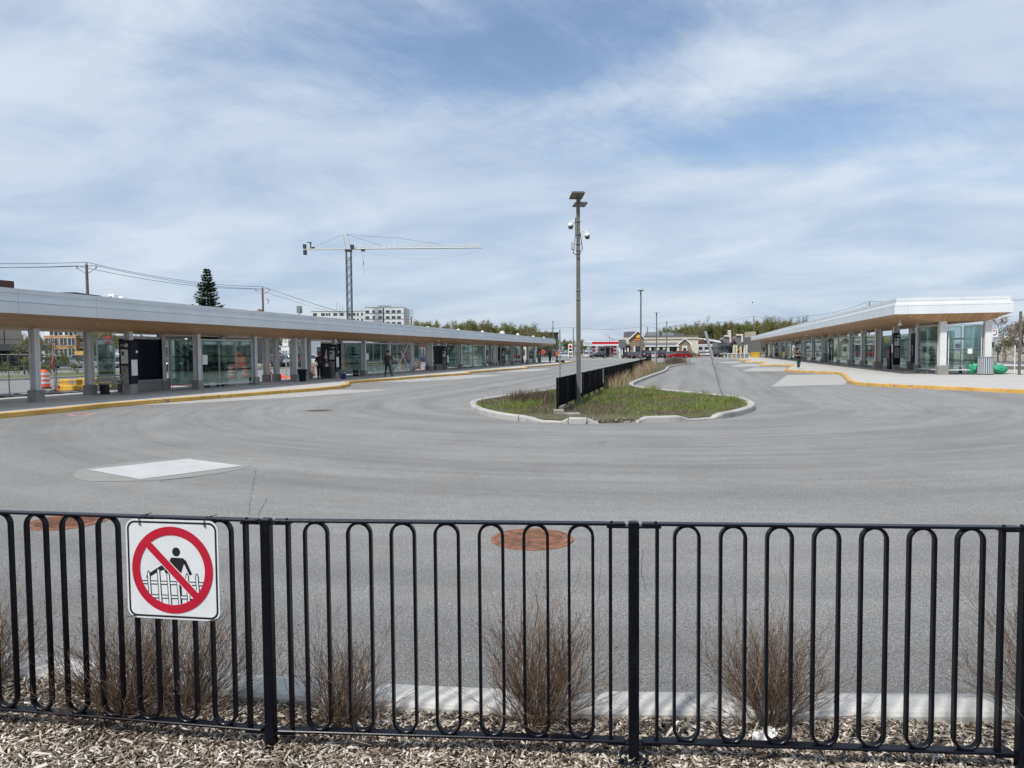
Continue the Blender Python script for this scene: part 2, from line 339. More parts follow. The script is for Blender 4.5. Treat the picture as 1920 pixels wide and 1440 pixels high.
M_bark = mat('bark', (.13, .11, .09), .9, 0, .3, 12); M_twig = mat('twig', (.20, .17, .13), .9, 0, .25, 10)
M_paper = mat('poster_paper', (.55, .55, .53), .6, 0, .1, 8)

def island_mat(name, stops, rough=.8, trans=0.0):
    m = bpy.data.materials.new(name); m.use_nodes = True; n, l, b = nd(m); g = n.new('ShaderNodeNewGeometry')
    c = RP(n, l, g.outputs['Random Per Island'], stops)
    l.new(c, b.inputs['Base Color']); b.inputs['Roughness'].default_value = rough; b.inputs['Specular IOR Level'].default_value = .25
    if trans:
        tb = n.new('ShaderNodeBsdfTranslucent'); l.new(c, tb.inputs[0]); ms = n.new('ShaderNodeMixShader'); ms.inputs[0].default_value = trans
        l.new(b.outputs[0], ms.inputs[1]); l.new(tb.outputs[0], ms.inputs[2]); l.new(ms.outputs[0], n['Material Output'].inputs[0])
    return m
M_chip0 = island_mat('mulch_chips', [(0, (.06, .046, .036)), (.25, (.17, .135, .105)), (.5, (.34, .285, .23)), (.76, (.54, .485, .415)), (1, (.76, .72, .66))], .9)
def chip_dirt(m):
    n, l, b = nd(m); src = b.inputs['Base Color'].links[0].from_socket; g = n.new('ShaderNodeNewGeometry'); z = NZ(n, l, g.outputs['Position'], 4.5, 5, .65)
    l.new(MX(n, l, 1.0, src, RP(n, l, z, [(.32, (.62, .57, .53)), (.55, (1, 1, 1)), (.75, (1.0, .97, .9))]), 'MULTIPLY'), b.inputs['Base Color']); return m
M_chip = chip_dirt(M_chip0)
M_leafA = island_mat('spring_leaves', [(0, (.09, .11, .03)), (.5, (.16, .18, .055)), (1, (.26, .26, .09))], .7, .3)
M_leafB = island_mat('olive_leaves', [(0, (.12, .11, .045)), (.5, (.21, .19, .08)), (1, (.32, .29, .15))], .7, .3)
M_leafC = island_mat('dark_leaves', [(0, (.075, .095, .028)), (.5, (.14, .16, .05)), (1, (.23, .235, .085))], .7, .3)
M_leafD = island_mat('blossom_leaves', [(0, (.14, .10, .07)), (.5, (.26, .20, .15)), (1, (.36, .30, .24))], .7, .3)
M_needle = island_mat('spruce_needles', [(0, (.016, .030, .014)), (.6, (.036, .058, .026)), (1, (.07, .095, .045))], .8)
M_grassB = island_mat('grass_blades', [(0, (.17, .13, .07)), (.25, (.25, .21, .10)), (.40, (.13, .19, .04)), (1, (.27, .36, .09))], .7, .3)
M_straw = island_mat('straw_blades', [(0, (.24, .17, .10)), (.5, (.40, .31, .20)), (1, (.55, .45, .32))], .8, .2)
M_stem = island_mat('dry_stems', [(0, (.05, .035, .03)), (.5, (.11, .08, .06)), (1, (.19, .15, .12))], .85)
M_shrub = island_mat('shrub_twigs', [(0, (.075, .048, .037)), (.4, (.145, .095, .072)), (.8, (.24, .17, .125)), (1, (.38, .30, .23))], .85)
M_seed = island_mat('seed_heads', [(0, (.05, .025, .018)), (1, (.20, .09, .055))], .85)

# ================================================================ GROUND
def flat(name, poly, z, m, kind='structure'):
    me = bpy.data.meshes.new(name); me.from_pydata([(p[0], p[1], z) for p in poly], [], [tuple(range(len(poly)))]); me.update()
    if me.polygons[0].normal.z < 0: me.flip_normals()
    o = link(name, me, m)
    if kind: o['kind'] = kind
    return o
def slab(name, poly, z0, z1, m):
    return struct(MB().prism([(p[0], p[1]) for p in poly], z0, z1).build(name, m))
M_ground = mat('far_ground', (.13, .14, .06), .95, 0, .2, .2, col2=(.17, .15, .09)); M_verge = mat('verge_grass', (.07, .105, .022), .95, 0, .2, 1.5, .5, 12, col2=(.13, .13, .05))
flat('ground', [(-1500, -200), (1500, -200), (1500, 2500), (-1500, 2500)], -.03, M_ground)
flat('road', [U(-40, -47), U(-40, 42), U(146, 42), U(146, -47)], 0, M_asph)
flat('street', [U(-60, -48), U(-60, -27), U(300, -27), U(300, -48)], .006, M_asph2)
struct(MB().sweep([U(-60, -48)[:2], U(300, -48)[:2]], [(0, -.05), (.2, -.05), (.2, .14), (0, .15)]).build('street_kerb', M_conc))
flat('verge', [U(-60, -60), U(-60, -48), U(300, -48), U(300, -60)], .05, M_verge)
flat('parking_lot', [U(-40, -140), U(-40, -60), U(260, -60), U(260, -140)], .01, M_asph2)
flat('far_parking_lot', [U(152, -46), U(152, 90), U(300, 90), U(300, -46)], .01, M_asph2)
struct(MB().sweep([U(146, -26)[:2], U(146, 22)[:2]], [(0, -.05), (.25, -.05), (.25, .14), (0, .15)]).build('end_kerb', M_conc))
flat('right_verge', [U(60, 42), U(60, 60), U(300, 60), U(300, 42)], .02, M_verge)
# ---- near kerb and mulch bed
kpath = [(-9, 10.5), (-6.6, 7.4), (-4.9, 5.55), (-3.9, 4.72), (-2.92, 4.0), (-2.2, 3.78), (-1.47, 3.63), (-.57, 3.49), (.09, 3.42), (.8, 3.385), (1.38, 3.37), (2.39, 3.345), (4.2, 3.36), (8, 3.6)]
def spline(P, k=6, closed=False):
    P = [Vector((p[0], p[1], 0)) for p in P]; out = []; L = len(P)
    rngi = range(L if closed else L-1)
    for i in rngi:
        p0 = P[(i-1) % L] if (closed or i) else P[0]; p1 = P[i]; p2 = P[(i+1) % L]; p3 = P[(i+2) % L] if (closed or i+2 < L) else P[-1]
        for j in range(k):
            t = j/k; out.append(.5*((2*p1)+(p2-p0)*t+(2*p0-5*p1+4*p2-p3)*t*t+(-p0+3*p1-3*p2+p3)*t*t*t))
    if not closed: out.append(P[-1])
    return [(p.x, p.y) for p in out]
kp = spline(kpath, 5)
struct(MB().sweep(kp, [(0, -.05), (0, .125), (.02, .147), (.045, .152), (.165, .150), (.188, .142), (.20, .125), (.20, .0)]).build('kerb', M_kerbnear, smooth=False))
bed = [(p[0]*1.0, p[1]-.1) for p in kp]+[(8, -6), (-12, -6)]
M_soil = mat('mulch_soil', (.10, .075, .055), .95, 0, .3, 20, .6, 60)
slab('mulch_bed', bed, -.03, .085, M_soil)
def kerb_y(x):
    for a, b in zip(kp, kp[1:]):
        if a[0] <= x <= b[0]: return a[1]+(b[1]-a[1])*(x-a[0])/(b[0]-a[0]+1e-9)
    return 3.5
def chips(n, x0, x1, ydep, ybase, s=1.0):
    xs = rng.uniform(x0, x1, n); ky = np.array([kerb_y(x) for x in xs])-.19
    ys = ky-rng.uniform(0, 1, n)*(ky-ybase)
    L = np.minimum(rng.gamma(2.2, .0098, n)+.006, .058)*s; Wd = np.minimum(L*rng.uniform(.12, .45, n), .0105*s**.5); H = rng.uniform(.0012, .0032, n)
    yaw = rng.uniform(0, 2*pi, n); pit = rng.normal(0, .36, n); rol = rng.normal(0, .5, n)
    zc = .088+rng.uniform(0, .024, n)+.008*np.sin(xs*7+ys*5)
    cor = np.array([(-1, -1, -1), (1, -.8, -1), (.9, 1, -1), (-1, .85, -1), (-1, -1, 1), (1, -.8, 1), (.9, 1, 1), (-1, .85, 1)], float)
    P = np.empty((n, 8, 3)); P[:, :, 0] = cor[:, 0]*L[:, None]/2; P[:, :, 1] = cor[:, 1]*Wd[:, None]/2; P[:, :, 2] = cor[:, 2]*H[:, None]/2
    P[:, :, :2] *= rng.uniform(.7, 1.15, (n, 8, 1))
    def rot(P, a, i, j):
        c, s_ = np.cos(a)[:, None], np.sin(a)[:, None]; u, v = P[:, :, i].copy(), P[:, :, j].copy(); P[:, :, i] = u*c-v*s_; P[:, :, j] = u*s_+v*c
    rot(P, rol, 1, 2); rot(P, pit, 0, 2); rot(P, yaw, 0, 1)
    P[:, :, 0] += xs[:, None]; P[:, :, 1] += ys[:, None]; P[:, :, 2] += zc[:, None]
    q = np.array([(4, 5, 6, 7), (0, 1, 5, 4), (1, 2, 6, 5), (2, 3, 7, 6), (3, 0, 4, 7)]); Q = (np.arange(n)[:, None, None]*8+q[None]).reshape(-1, 4)
    return P.reshape(-1, 3), Q
V1, Q1 = chips(72000, -3.6, 3.2, 0, 2.35, 1.0); V2, Q2 = chips(2600, -3.6, 3.2, 0, 2.35, 1.7)
V3, Q3 = chips(9000, -6, -3.3, 0, 2.6, 1.2)
V4, Q4 = chips(500, -3.4, 3.2, 0, 2.35, 3.2); c4 = V4.reshape(-1, 8, 3).mean(1, keepdims=True); V4 = (c4+(V4.reshape(-1, 8, 3)-c4)*np.array([1, .75, .8])).reshape(-1, 3)+np.array([0, 0, .006])
VV = np.concatenate([V1, V2, V3, V4]); QQ = np.concatenate([Q1, Q2+len(V1), Q3+len(V1)+len(V2), Q4+len(V1)+len(V2)+len(V3)])
tag(quads_mesh('wood_chip_mulch', VV, QQ, M_chip), 'pale shredded wood chip mulch under the black fence', 'mulch', kind='stuff')

# ---- platforms and yellow kerbs (v,u frame)
kq = lambda L: [uv(G(x, y, .156)) for x, y in L]
LK = [(2, -20.3), (12, -20.25)]+kq([(0, 774.5), (100, 766), (192, 756.7), (320, 746.7), (460, 736.7), (538, 731), (600, 726.7), (640, 722.5), (652, 719.5), (655, 717.6), (652, 715.4), (665, 713.3), (700, 711), (740, 708.6), (800, 703.8), (860, 700.3), (879, 699), (882, 698.2), (873, 696.9), (900, 695), (950, 691.3), (985, 689.2), (991, 688.4), (983, 687), (1020, 684.8), (1050, 681.9), (1054, 681.2), (1046, 680.6), (1062, 679.3)])+[(118, -20.2), (119, -24), (116, -26.2)]
RK = [(18, 27), (25, 18)]+kq([(1920, 730.5), (1800, 725.3), (1700, 721.3), (1640, 718.7), (1605, 716.3), (1592, 712.5), (1584, 705), (1578, 699.6), (1568, 697.2), (1530, 695.7), (1500, 694.4), (1476, 693), (1473, 691.8), (1489, 684), (1486, 683.2), (1425, 683.4), (1424, 682.5), (1439, 678), (1398, 677.8), (1397, 677), (1412, 674.4), (1383, 674.0)])+[(152, 10), (160, 10.4), (180, 10.4)]
def platform(nm, K, back, kname):
    pts = [U(u, v) for u, v in K]; bk = [U(u, v) for u, v in back]
    poly = [(p.x, p.y) for p in pts+bk]
    slab(nm, poly, -.04, .15, M_side)
    return pts
lp = platform('left_platform', LK, [(2, -26.2)], '')
rp = platform('right_platform', RK, [(180, 30), (60, 30), (56, 21.5), (48.6, 20.9), (45, 30), (20, 34)], '')
for nm, pts, sgn in (('left_yellow_kerb', lp, 1), ('right_yellow_kerb', rp, -1)):
    prof = [(sgn*-.19, .05), (sgn*-.19, .154), (sgn*.0, .156), (sgn*.03, .14), (sgn*.045, -.02)]
    if sgn < 0: prof = prof[::-1]
    struct(MB().sweep([(p.x, p.y) for p in pts[:-2]], prof).build(nm, M_yk))
# joints across the platforms
jb = MB()
for u in np.arange(18, 110, 3.0): a = U(u, -26); b = U(u, -20.6); jb.tube([(a.x, a.y, .1505), (b.x, b.y, .1505)], .007, 4)
for u in np.arange(40, 150, 3.0): a = U(u, 11.0); b = U(u, 20); jb.tube([(a.x, a.y, .1505), (b.x, b.y, .1505)], .007, 4)
struct(jb.build('platform_joints', mat('joint_dark', (.27, .26, .235), .9)))
# concrete bus pads
for i, px_ in enumerate([[(190, 762.5), (330, 750), (460, 741), (550, 734), (600, 730.5), (735, 731), (560, 744.5), (330, 757.5)],
          [(700, 716.5), (790, 709), (880, 702.5), (946, 703), (860, 711), (770, 716)], [(930, 699), (985, 692), (1035, 691), (1010, 695.5)],
          [(1446.7, 724.7), (1476, 703), (1573, 702), (1590, 712), (1584, 721)], [(1390, 696.5), (1412, 689), (1474, 688.7), (1473, 696)],
          [(1367, 687.4), (1392, 682.3), (1424.5, 682.3), (1424, 687)], [(1346, 680.3), (1366, 677.8), (1390, 678), (1384, 681)]]):
    flat('bus_pad', [G(x, y, .004) for x, y in px_], .004, M_pad)
# near road patch with its grout border, cracks
def ell(cx, cy, a, b, rot, n=40): return [(cx+a*cos(t)*cos(rot)-b*sin(t)*sin(rot), cy+a*cos(t)*sin(rot)+b*sin(t)*cos(rot)) for t in [2*pi*k/n for k in range(n)]]
bp_ = spline([G(x, y)[:2] for x, y in [(137, 892), (160, 879), (250, 866), (360, 859), (440, 862), (468, 870), (450, 880), (380, 892), (300, 900), (210, 903), (155, 901)]], 5, True)
flat('patch_border', bp_, .004, M_patch2)
flat('concrete_patch', [G(165, 881.5), G(352, 861), G(456, 874), G(262, 899.5)], .008, M_patch)
M_crk = mat('crack_dark', (.03, .03, .03), .9)
def crack(px_):
    mb = MB(); P = [G(x, y, .003) for x, y in px_]; Q = []
    for a, b in zip(P, P[1:]):
        k = max(2, int((b-a).length/.15)); d = (b-a).normalized(); nrm = Vector((d.y, -d.x, 0))
        for i in range(k): Q.append(a.lerp(b, i/k)+nrm*random.uniform(-.012, .012))
    Q.append(P[-1])
    mb.tube(Q, [random.uniform(.0008, .0028) for _ in Q], 3); struct(mb.build('road_crack', M_crk))
crack([(479, 880), (470, 930), (468, 966)]); crack([(500, 935), (480, 975)]); crack([(455, 873), (430, 884), (350, 896), (300, 901)])
crack([(1205, 1030), (1200, 1075), (1212, 1110)])

# ---- manholes
M_rust = mat('rusty_iron', (.30, .135, .075), .85, .1, .25, 9, .5, 90, col2=(.13, .07, .05)); M_rustd = mat('rust_dark', (.05, .03, .022), .9)
def manhole(label, loc, r, mr_, md):
    t = thing('manhole_cover', label, 'manhole', loc)
    MB().lathe([(r*1.12, .0), (r*1.12, .006), (r*1.02, .007), (r*1.02, .003), (r*.99, .003)], 40).build('frame_ring', mr_, t)
    c = MB(); c.lathe([(r*.985, .0), (r*.985, .007), (r*.94, .008)], 40)
    s = r*.055; k = int(r*.9/s)
    for i in range(-k, k+1):
        for j in range(-k, k+1):
            x, y = i*s, j*s
            if x*x+y*y < (r*.86)**2 and not (abs(x) > r*.35 and abs(y-.1*x) < s*.6): c.box(x-s*.3, x+s*.3, y-s*.3, y+s*.3, .008, .0115)
    c.build('lid', mr_, t)
    
    for a in (0, .9, 2.1, 3.3, 4.2, 5.3): MB().box(-.035, .035, -.01, .01, .0082, .0093, Matrix.Rotation(a, 4, 'Z') @ Matrix.Translation((r*.72, 0, 0))).build('pick_slot', md, t)
p = G(998, 1011); manhole('rusty orange round manhole cover in the road beyond the middle fence panel', (p.x, p.y, 0), .355, M_rust, M_rustd)
p = G(128, 978); manhole('rusty manhole cover in the road behind the left fence panel', (p.x, p.y, 0), .36, M_rust, M_rustd)
p = G(597, 770); manhole('small dark grey iron manhole cover far out on the asphalt', (p.x, p.y, 0), .36, mat('iron_grey', (.16, .13, .11), .8, .2, .2, 20), M_rustd)
# sprayed survey marks
for nm, px_, m in (('paint_mark', [(128, 777.5), (150, 774.5), (176, 775.5), (160, 779), (140, 779.5)], 'pink'), ('paint_mark', [(691, 719.2), (705, 718.6), (719, 719.2), (705, 719.8)], 'pink'), ('paint_mark', [(1470, 699.2), (1496, 698.6), (1496, 699.6), (1472, 700)], 'o')):
    P = [G(x, y, .005) for x, y in px_]
    mb = MB(); mb.sweep([(q.x, q.y) for q in P], [(-.035, .004), (.035, .004), (.035, .006), (-.035, .006)], True)
    struct(mb.build(nm, mat('paint_pink', (.62, .30, .27), .8) if m == 'pink' else mat('paint_orange', (.65, .33, .15), .8)))

# ================================================================ NEAR FENCE
ZT, ZB = 1.095, .185
Pp = [G(-75, 955.3, ZT), G(499, 973.3, ZT), G(1188, 979.5, ZT), G(1927, 986.6, ZT)]
Pp.append(Pp[3]+(Pp[3]-Pp[2])); Pp.insert(0, Pp[0]+(Pp[0]-Pp[1])*1.0+Vector((0, .12, 0)))
fence_labels = ['black steel fence panel farthest left, running out of view', 'black looped steel fence panel that carries the no climbing sign', 'black looped steel fence panel in the middle, rusty manhole cover behind it', 'black looped steel fence panel on the right with white paper litter behind it', 'black steel fence panel past the right-hand post, mostly out of view']
post_labels = ['black fence post out of view at the far left', 'black fence post at the left, between the sign panel and the outermost panel', 'black square fence post right of the no climbing sign', 'black square fence post between the middle and right panels, with a bolted foot plate', 'black square fence post at the right edge of the photo', 'black fence post beyond the right edge']
def oval(mb, M, xc, w, z0, z1, t, dpt):      # flat bar bent to a long loop, in the panel's plane
    r = w/2; pts = []
    for k in range(13): a = pi*k/12; pts.append((xc+r*cos(a), z1-r+r*sin(a), cos(a), sin(a)))
    for k in range(13): a = pi+pi*k/12; pts.append((xc+r*cos(a), z0+r+r*sin(a), cos(a), sin(a)))
    n = len(pts); vs = []; fs = []; c = t*.22
    for x, z, nx, nz in pts:
        for o, y in ((t/2, -dpt/2+c), (t/2-c, -dpt/2), (-t/2+c, -dpt/2), (-t/2, -dpt/2+c), (-t/2, dpt/2), (t/2, dpt/2)):
            vs.append(M @ Vector((x+nx*o, y, z+nz*o)))
    for i in range(n):
        j = (i+1) % n
        for k in range(6): fs.append((i*6+k, j*6+k, j*6+(k+1) % 6, i*6+(k+1) % 6))
    mb.add(vs, fs)
for i in range(5):
    a, b = Pp[i], Pp[i+1]; d = b-a; L = sqrt(d.x**2+d.y**2); ang = atan2(d.y, d.x)
    t = thing('steel_fence', fence_labels[i], 'fence panel', (a.x, a.y, 0), ang, 'black looped fence panels in the foreground')
    I = Matrix.Identity(4)
    MB().bbox(.034, L-.034, -.020, .020, ZT-.010, ZT, .003).build('top_rail', M_black, t)
    MB().bbox(.034, L-.034, -.022, .022, ZB-.010, ZB, .003).build('bottom_rail', M_black, t)
    for x in (.095, L-.095): MB().bbox(x-.0065, x+.0065, -.017, .017, ZB, ZT-.010, .002).build('end_bar', M_black, t)
    n = 7; x0 = .095; pit = (L-.19)/(n+.30)
    for k in range(n):
        mb = MB(); oval(mb, I, x0+pit*(k+.65), .098, ZB+.0015, ZT-.0115, .012, .025); mb.build('loop', M_black, t, smooth=False)
    for x, s in ((.06, 1), (L-.06, -1)):
        for z in (ZT-.020, ZB-.020): MB().box(min(x-s*.042, x+s*.05), max(x-s*.042, x+s*.05), -.02, .02, z, z+.007).lathe([(.006, 0), (.006, .005)], 8, (x+s*.03, 0, z+.02)).build('bracket', M_black, t)
for i, p in enumerate(Pp):
    q = Pp[min(i+1, 5)]-Pp[max(i-1, 0)]
    t = thing('fence_post', post_labels[i], 'fence post', (p.x, p.y, 0), atan2(q.y, q.x), 'black square fence posts in the foreground')
    MB().bbox(-.021, .021, -.021, .021, .09, ZT+.004, .004).build('shaft', M_black, t)
    fp = MB().bbox(-.065, .065, -.055, .055, .088, .104, .006)
    for sx_ in (-.055, .055): fp.lathe([(.01, 0), (.01, .012), (.006, .014)], 6, (sx_*.9, -.03, .102))
    fp.build('foot_plate', M_black, t)

# ---- the sign
sa, sb = Pp[1], Pp[2]; sd_ = (sb-sa); sang = atan2(sd_.y, sd_.x)
fn_n = Vector((sd_.y, -sd_.x, 0)).normalized()
ctr = None
def plane_pt(x, y):      # point on a plane 4 cm in front of the sign panel
    d = ray(x, y); o = sa+fn_n*.045; return CP+d*((o-CP).dot(fn_n)/d.dot(fn_n))
c0 = plane_pt(324, 1068)
sg = thing('prohibition_sign', 'white square metal sign, red circle and slash over a person climbing a picket fence', 'sign', (c0.x, c0.y, c0.z), sang+R(.4))
SW = .455/2; sg.scale = (.95, .95, .95)
def rrect(w, h, r, n=8):
    P = []
    for cx, cy, a0 in ((w-r, h-r, 0), (-w+r, h-r, pi/2), (-w+r, -h+r, pi), (w-r, -h+r, 3*pi/2)):
        for k in range(n+1): a = a0+pi/2*k/n; P.append((cx+r*cos(a), cy+r*sin(a)))
    return P
FN = lambda x, y, h: (x, -h, y)
M_sw = mat('sign_white', (.66, .68, .70), .35, 0, .04, 9); M_sk = mat('sign_black', (.012, .012, .014), .4); M_sr = mat('sign_red', (.44, .008, .03), .38, 0, .05, 9)
MB().prism(rrect(SW, SW, .045), 0, .003, FN).build('sign_face', M_sw, sg)
def ringmesh(mb, A_, B_, h0, h1):
    n = len(A_); vs = [FN(x, y, h1) for x, y in A_]+[FN(x, y, h1) for x, y in B_]
    mb.add(vs, [(i, (i+1) % n, n+(i+1) % n, n+i) for i in range(n)])
b_ = MB(); ringmesh(b_, rrect(SW-.0075, SW-.0075, .038), rrect(SW-.0165, SW-.0165, .030), 0, .0036); b_.build('border', M_sk, sg)
ri = .160; ro_ = .199; dy_ = -.001
circ = lambda r, cx=0, cy=dy_, n=72: [(cx+r*cos(2*pi*k/n), cy+r*sin(2*pi*k/n)) for k in range(n)]
pc = MB()
def P2(cx, cy): return ((cx-672)/1085*.455, (687-cy)/1215*.455+(cx-672)*.000018)
def poly(mb, pts, h=.0038): mb.add([FN(x, y, h) for x, y in pts], [tuple(range(len(pts)))])
def thick(mb, a, b, w, h=.0038, caps=True):
    a = Vector(a); b = Vector(b); d = (b-a).normalized(); nn = Vector((-d.y, d.x))*w/2; P = [a-nn, b-nn]
    if caps: P += [b+Vector((cos(t), sin(t)))*w/2 for t in [atan2(-nn.y, -nn.x)+pi*k/8 for k in range(1, 8)]]
    P += [b+nn, a+nn]; poly(mb, [(p.x, p.y) for p in P], h)
hc = P2(723, 468); poly(pc, [(hc[0]+.0195*cos(2*pi*k/32), hc[1]+.0205*sin(2*pi*k/32)) for k in range(32)])
poly(pc, [P2(*q) for q in ((655, 545), (668, 536), (800, 545), (815, 558), (832, 600), (808, 620), (772, 735), (745, 700), (636, 597))])
thick(pc, P2(815, 575), P2(882, 735), .0148); poly(pc, [P2(*q) for q in ((548, 628), (600, 672), (480, 722), (375, 790), (358, 770), (372, 742))]); thick(pc, P2(590, 680), P2(606, 712), .016)
poly(pc, [P2(*q) for q in ((700, 790), (755, 860), (760, 1100), (778, 1100), (775, 860))], .0038)
pc.build('climbing_figure', M_sk, sg)
# picket fence: black outlines with white cores, cut at the inner circle
def clip(a, b, r=ri+.004):      # segment clipped to circle
    a = Vector(a); b = Vector(b); d = b-a; c = a-Vector((0, dy_)); A2 = d.dot(d); B2 = 2*c.dot(d); C2 = c.dot(c)-r*r; D = B2*B2-4*A2*C2
    if D <= 0: return None
    t0 = max(0, (-B2-sqrt(D))/(2*A2)); t1 = min(1, (-B2+sqrt(D))/(2*A2))
    return (a+d*t0, a+d*t1) if t1 > t0 else None
pk, pw = MB(), MB()
for y0 in (842, 1012):
    s_ = clip(P2(250, y0-10), P2(1100, y0+24))
    if s_: thick(pk, s_[0], s_[1], .0185, .0041, False); thick(pw, s_[0], s_[1], .0095, .0043, False)
for cx, ty in ((390, 722), (508, 690), (621, 742), (734, 800), (843, 758), (957, 762)):
    s_ = clip(P2(cx, ty), P2(cx+22, 1200))
    if s_:
        a, b = s_; thick(pk, a, b, .0165, .0045, False); poly(pk, [(a.x-.0083, a.y), (a.x+.0083, a.y), (a.x+.002, a.y+.011), (a.x-.002, a.y+.011)], .0045)
        thick(pw, a, b, .0088, .0047, False); poly(pw, [(a.x-.0044, a.y), (a.x+.0044, a.y), (a.x, a.y+.006)], .0047)
pk.build('picket_outline', M_sk, sg); pw.build('picket_fill', M_sw, sg)
rg = MB(); ringmesh(rg, circ(ro_), circ(ri), 0, .0053)
# ring edge
rr_ = MB(); n = 72; Ao, Ai = circ(ro_), circ(ri)
rr_.add([FN(x, y, .0053) for x, y in Ao]+[FN(x, y, .0053) for x, y in Ai], [(i, (i+1) % n, n+(i+1) % n, n+i) for i in range(n)])
rr_.build('red_ring', M_sr, sg)
k45 = .7071*(ri+.006); sl = MB(); thick(sl, (-k45, k45+dy_), (k45, -k45+dy_), .0415, .0050, False); sl.build('slash_edge', M_sw, sg)
sl = MB(); thick(sl, (-k45-.003, k45+.003+dy_), (k45+.003, -k45-.003+dy_), .0345, .0056, False); sl.build('red_slash', M_sr, sg)
for sx_ in (-.155, .165):
    MB().tube([(sx_, -.006, SW-.02), (sx_, -.008, SW+.002), (sx_, .010, SW+.014), (sx_, .05, SW+.010), (sx_, .066, SW-.01), (sx_, .03, SW-.02)], .0022, 5).tube([(sx_, .012, SW+.014), (sx_+.045, .02, SW+.024)], .0018, 4).lathe([(.007, 0), (.007, .001)], 12, (sx_, -.0042, SW-.022)).build('zip_tie', M_black, sg)
for sx_ in (-.20, .20): MB().tube([(sx_-.03, -.004, -SW+.0), (sx_+.012, -.007, -SW+.012), (sx_+.012, .03, -SW+.01)], .002, 5).build('zip_tie', M_black, sg)

# ---- twiggy shrubs in the bed
def shrub_mesh(seed, n, hm, spread, skew=0.0):
    r = random.Random(seed); mb = MB(); sh = MB()
    def grow(p, d, L, rad, dep, up):
        k = 4; pts = [p.copy()]
        for j in range(k):
            d = (d+Vector((r.gauss(0, .13), r.gauss(0, .13), up*r.uniform(.3, 1.2)))).normalized(); p = p+d*L/k; pts.append(p.copy())
        mb.tube(pts, [rad*(1-.5*j/k) for j in range(k+1)], 3, False)
        if dep < 3 and rad > .0005:
            for _ in range(r.choice((1, 2, 2, 3)) if dep else r.choice((2, 2, 3))):
                q = pts[r.randint(2, k)]; t = r.uniform(.15, .55); a = r.uniform(0, 2*pi); s_ = d.orthogonal().normalized(); b_ = d.cross(s_)
                grow(q, (d*cos(t)+(s_*cos(a)+b_*sin(a))*sin(t)).normalized(), L*r.uniform(.45, .8), rad*.62, dep+1, up)
        elif r.random() < .09:
            q = pts[-1]; e = q+Vector((r.gauss(0, .007), r.gauss(0, .007), .013)); sh.tube([q, q.lerp(e, .5), e], [.0006, .0020, .0004], 4, False)
    for i in range(int(n/3.3)):
        az = r.uniform(0, 2*pi); tl = min(abs(r.gauss(0, .62))+.05, 1.25)*(spread/.55); rad = r.uniform(0, .07)
        L = hm*r.uniform(.32, .60)*(1.05-.12*tl)
        if r.random() < .12: L *= 1.45
        grow(Vector((cos(az)*rad, sin(az)*rad, -.01)), Vector((cos(az)*sin(tl)+skew*r.random(), sin(az)*sin(tl), max(.12, cos(tl)))).normalized(), L, r.uniform(.0016, .0030), 0, r.uniform(.02, .14))
    return mb, sh
shr = [(-30, 1275, 480, .44, .62, 0, 'brown twiggy leafless shrub cut off by the left edge of the photo'), (228, 1330, 760, .47, .80, .22, 'wide leafless twiggy shrub below the no climbing sign'), (640, 1345, 520, .37, .66, .0, 'low leafless twiggy shrub between the sign post and the panel middle'),
       (352, 1322, 520, .50, .85, .35, 'second leafless twiggy shrub under the sign, leaning right towards the post'),
       (1010, 1345, 700, .50, .60, .16, 'tall leafless twiggy shrub below the manhole cover, left of the centre post'), (1440, 1345, 700, .47, .60, .08, 'dense leafless twiggy shrub behind the right panel, beside the paper litter'), (1990, 1338, 620, .60, .85, -.2, 'leafless twiggy shrub whose long stems lean in from the right edge')]
for i, (x, y, n, h, sp, sk, lab) in enumerate(shr):
    p = G(x, y, .11); mb, sh = shrub_mesh(20+i, n, h, sp, sk)
    t = thing('leafless_shrub', lab, 'shrub', (p.x, p.y, .085), 0, 'leafless shrubs in the mulch bed')
    mb.build('twigs', M_shrub, t); sh.build('seed_heads', M_seed, t)['kind'] = 'stuff'
# paper litter
p = G(1432, 1380, .12); r_ = random.Random(5); n = 9
pts = [[Vector(((i/(n-1)-.5)*.11, (j/(n-1)-.5)*.06, .010+abs(r_.gauss(0, .011))+.02*(i/(n-1))**2)) for j in range(n)] for i in range(n)]
mb = MB(); mb.add([pts[i][j] for i in range(n) for j in range(n)], [(i*n+j, (i+1)*n+j, (i+1)*n+j+1, i*n+j+1) for i in range(n-1) for j in range(n-1)])
o = mb.build('paper_litter', mat('litter_paper', (.70, .69, .67), .7, 0, .05, 20), None, loc=(p.x, p.y, .10)); o.rotation_euler = (0, 0, .3); tag(o, 'crumpled white paper litter lying on the mulch behind the right panel', 'litter')
o.modifiers.new('thick', 'SOLIDIFY').thickness = .0008

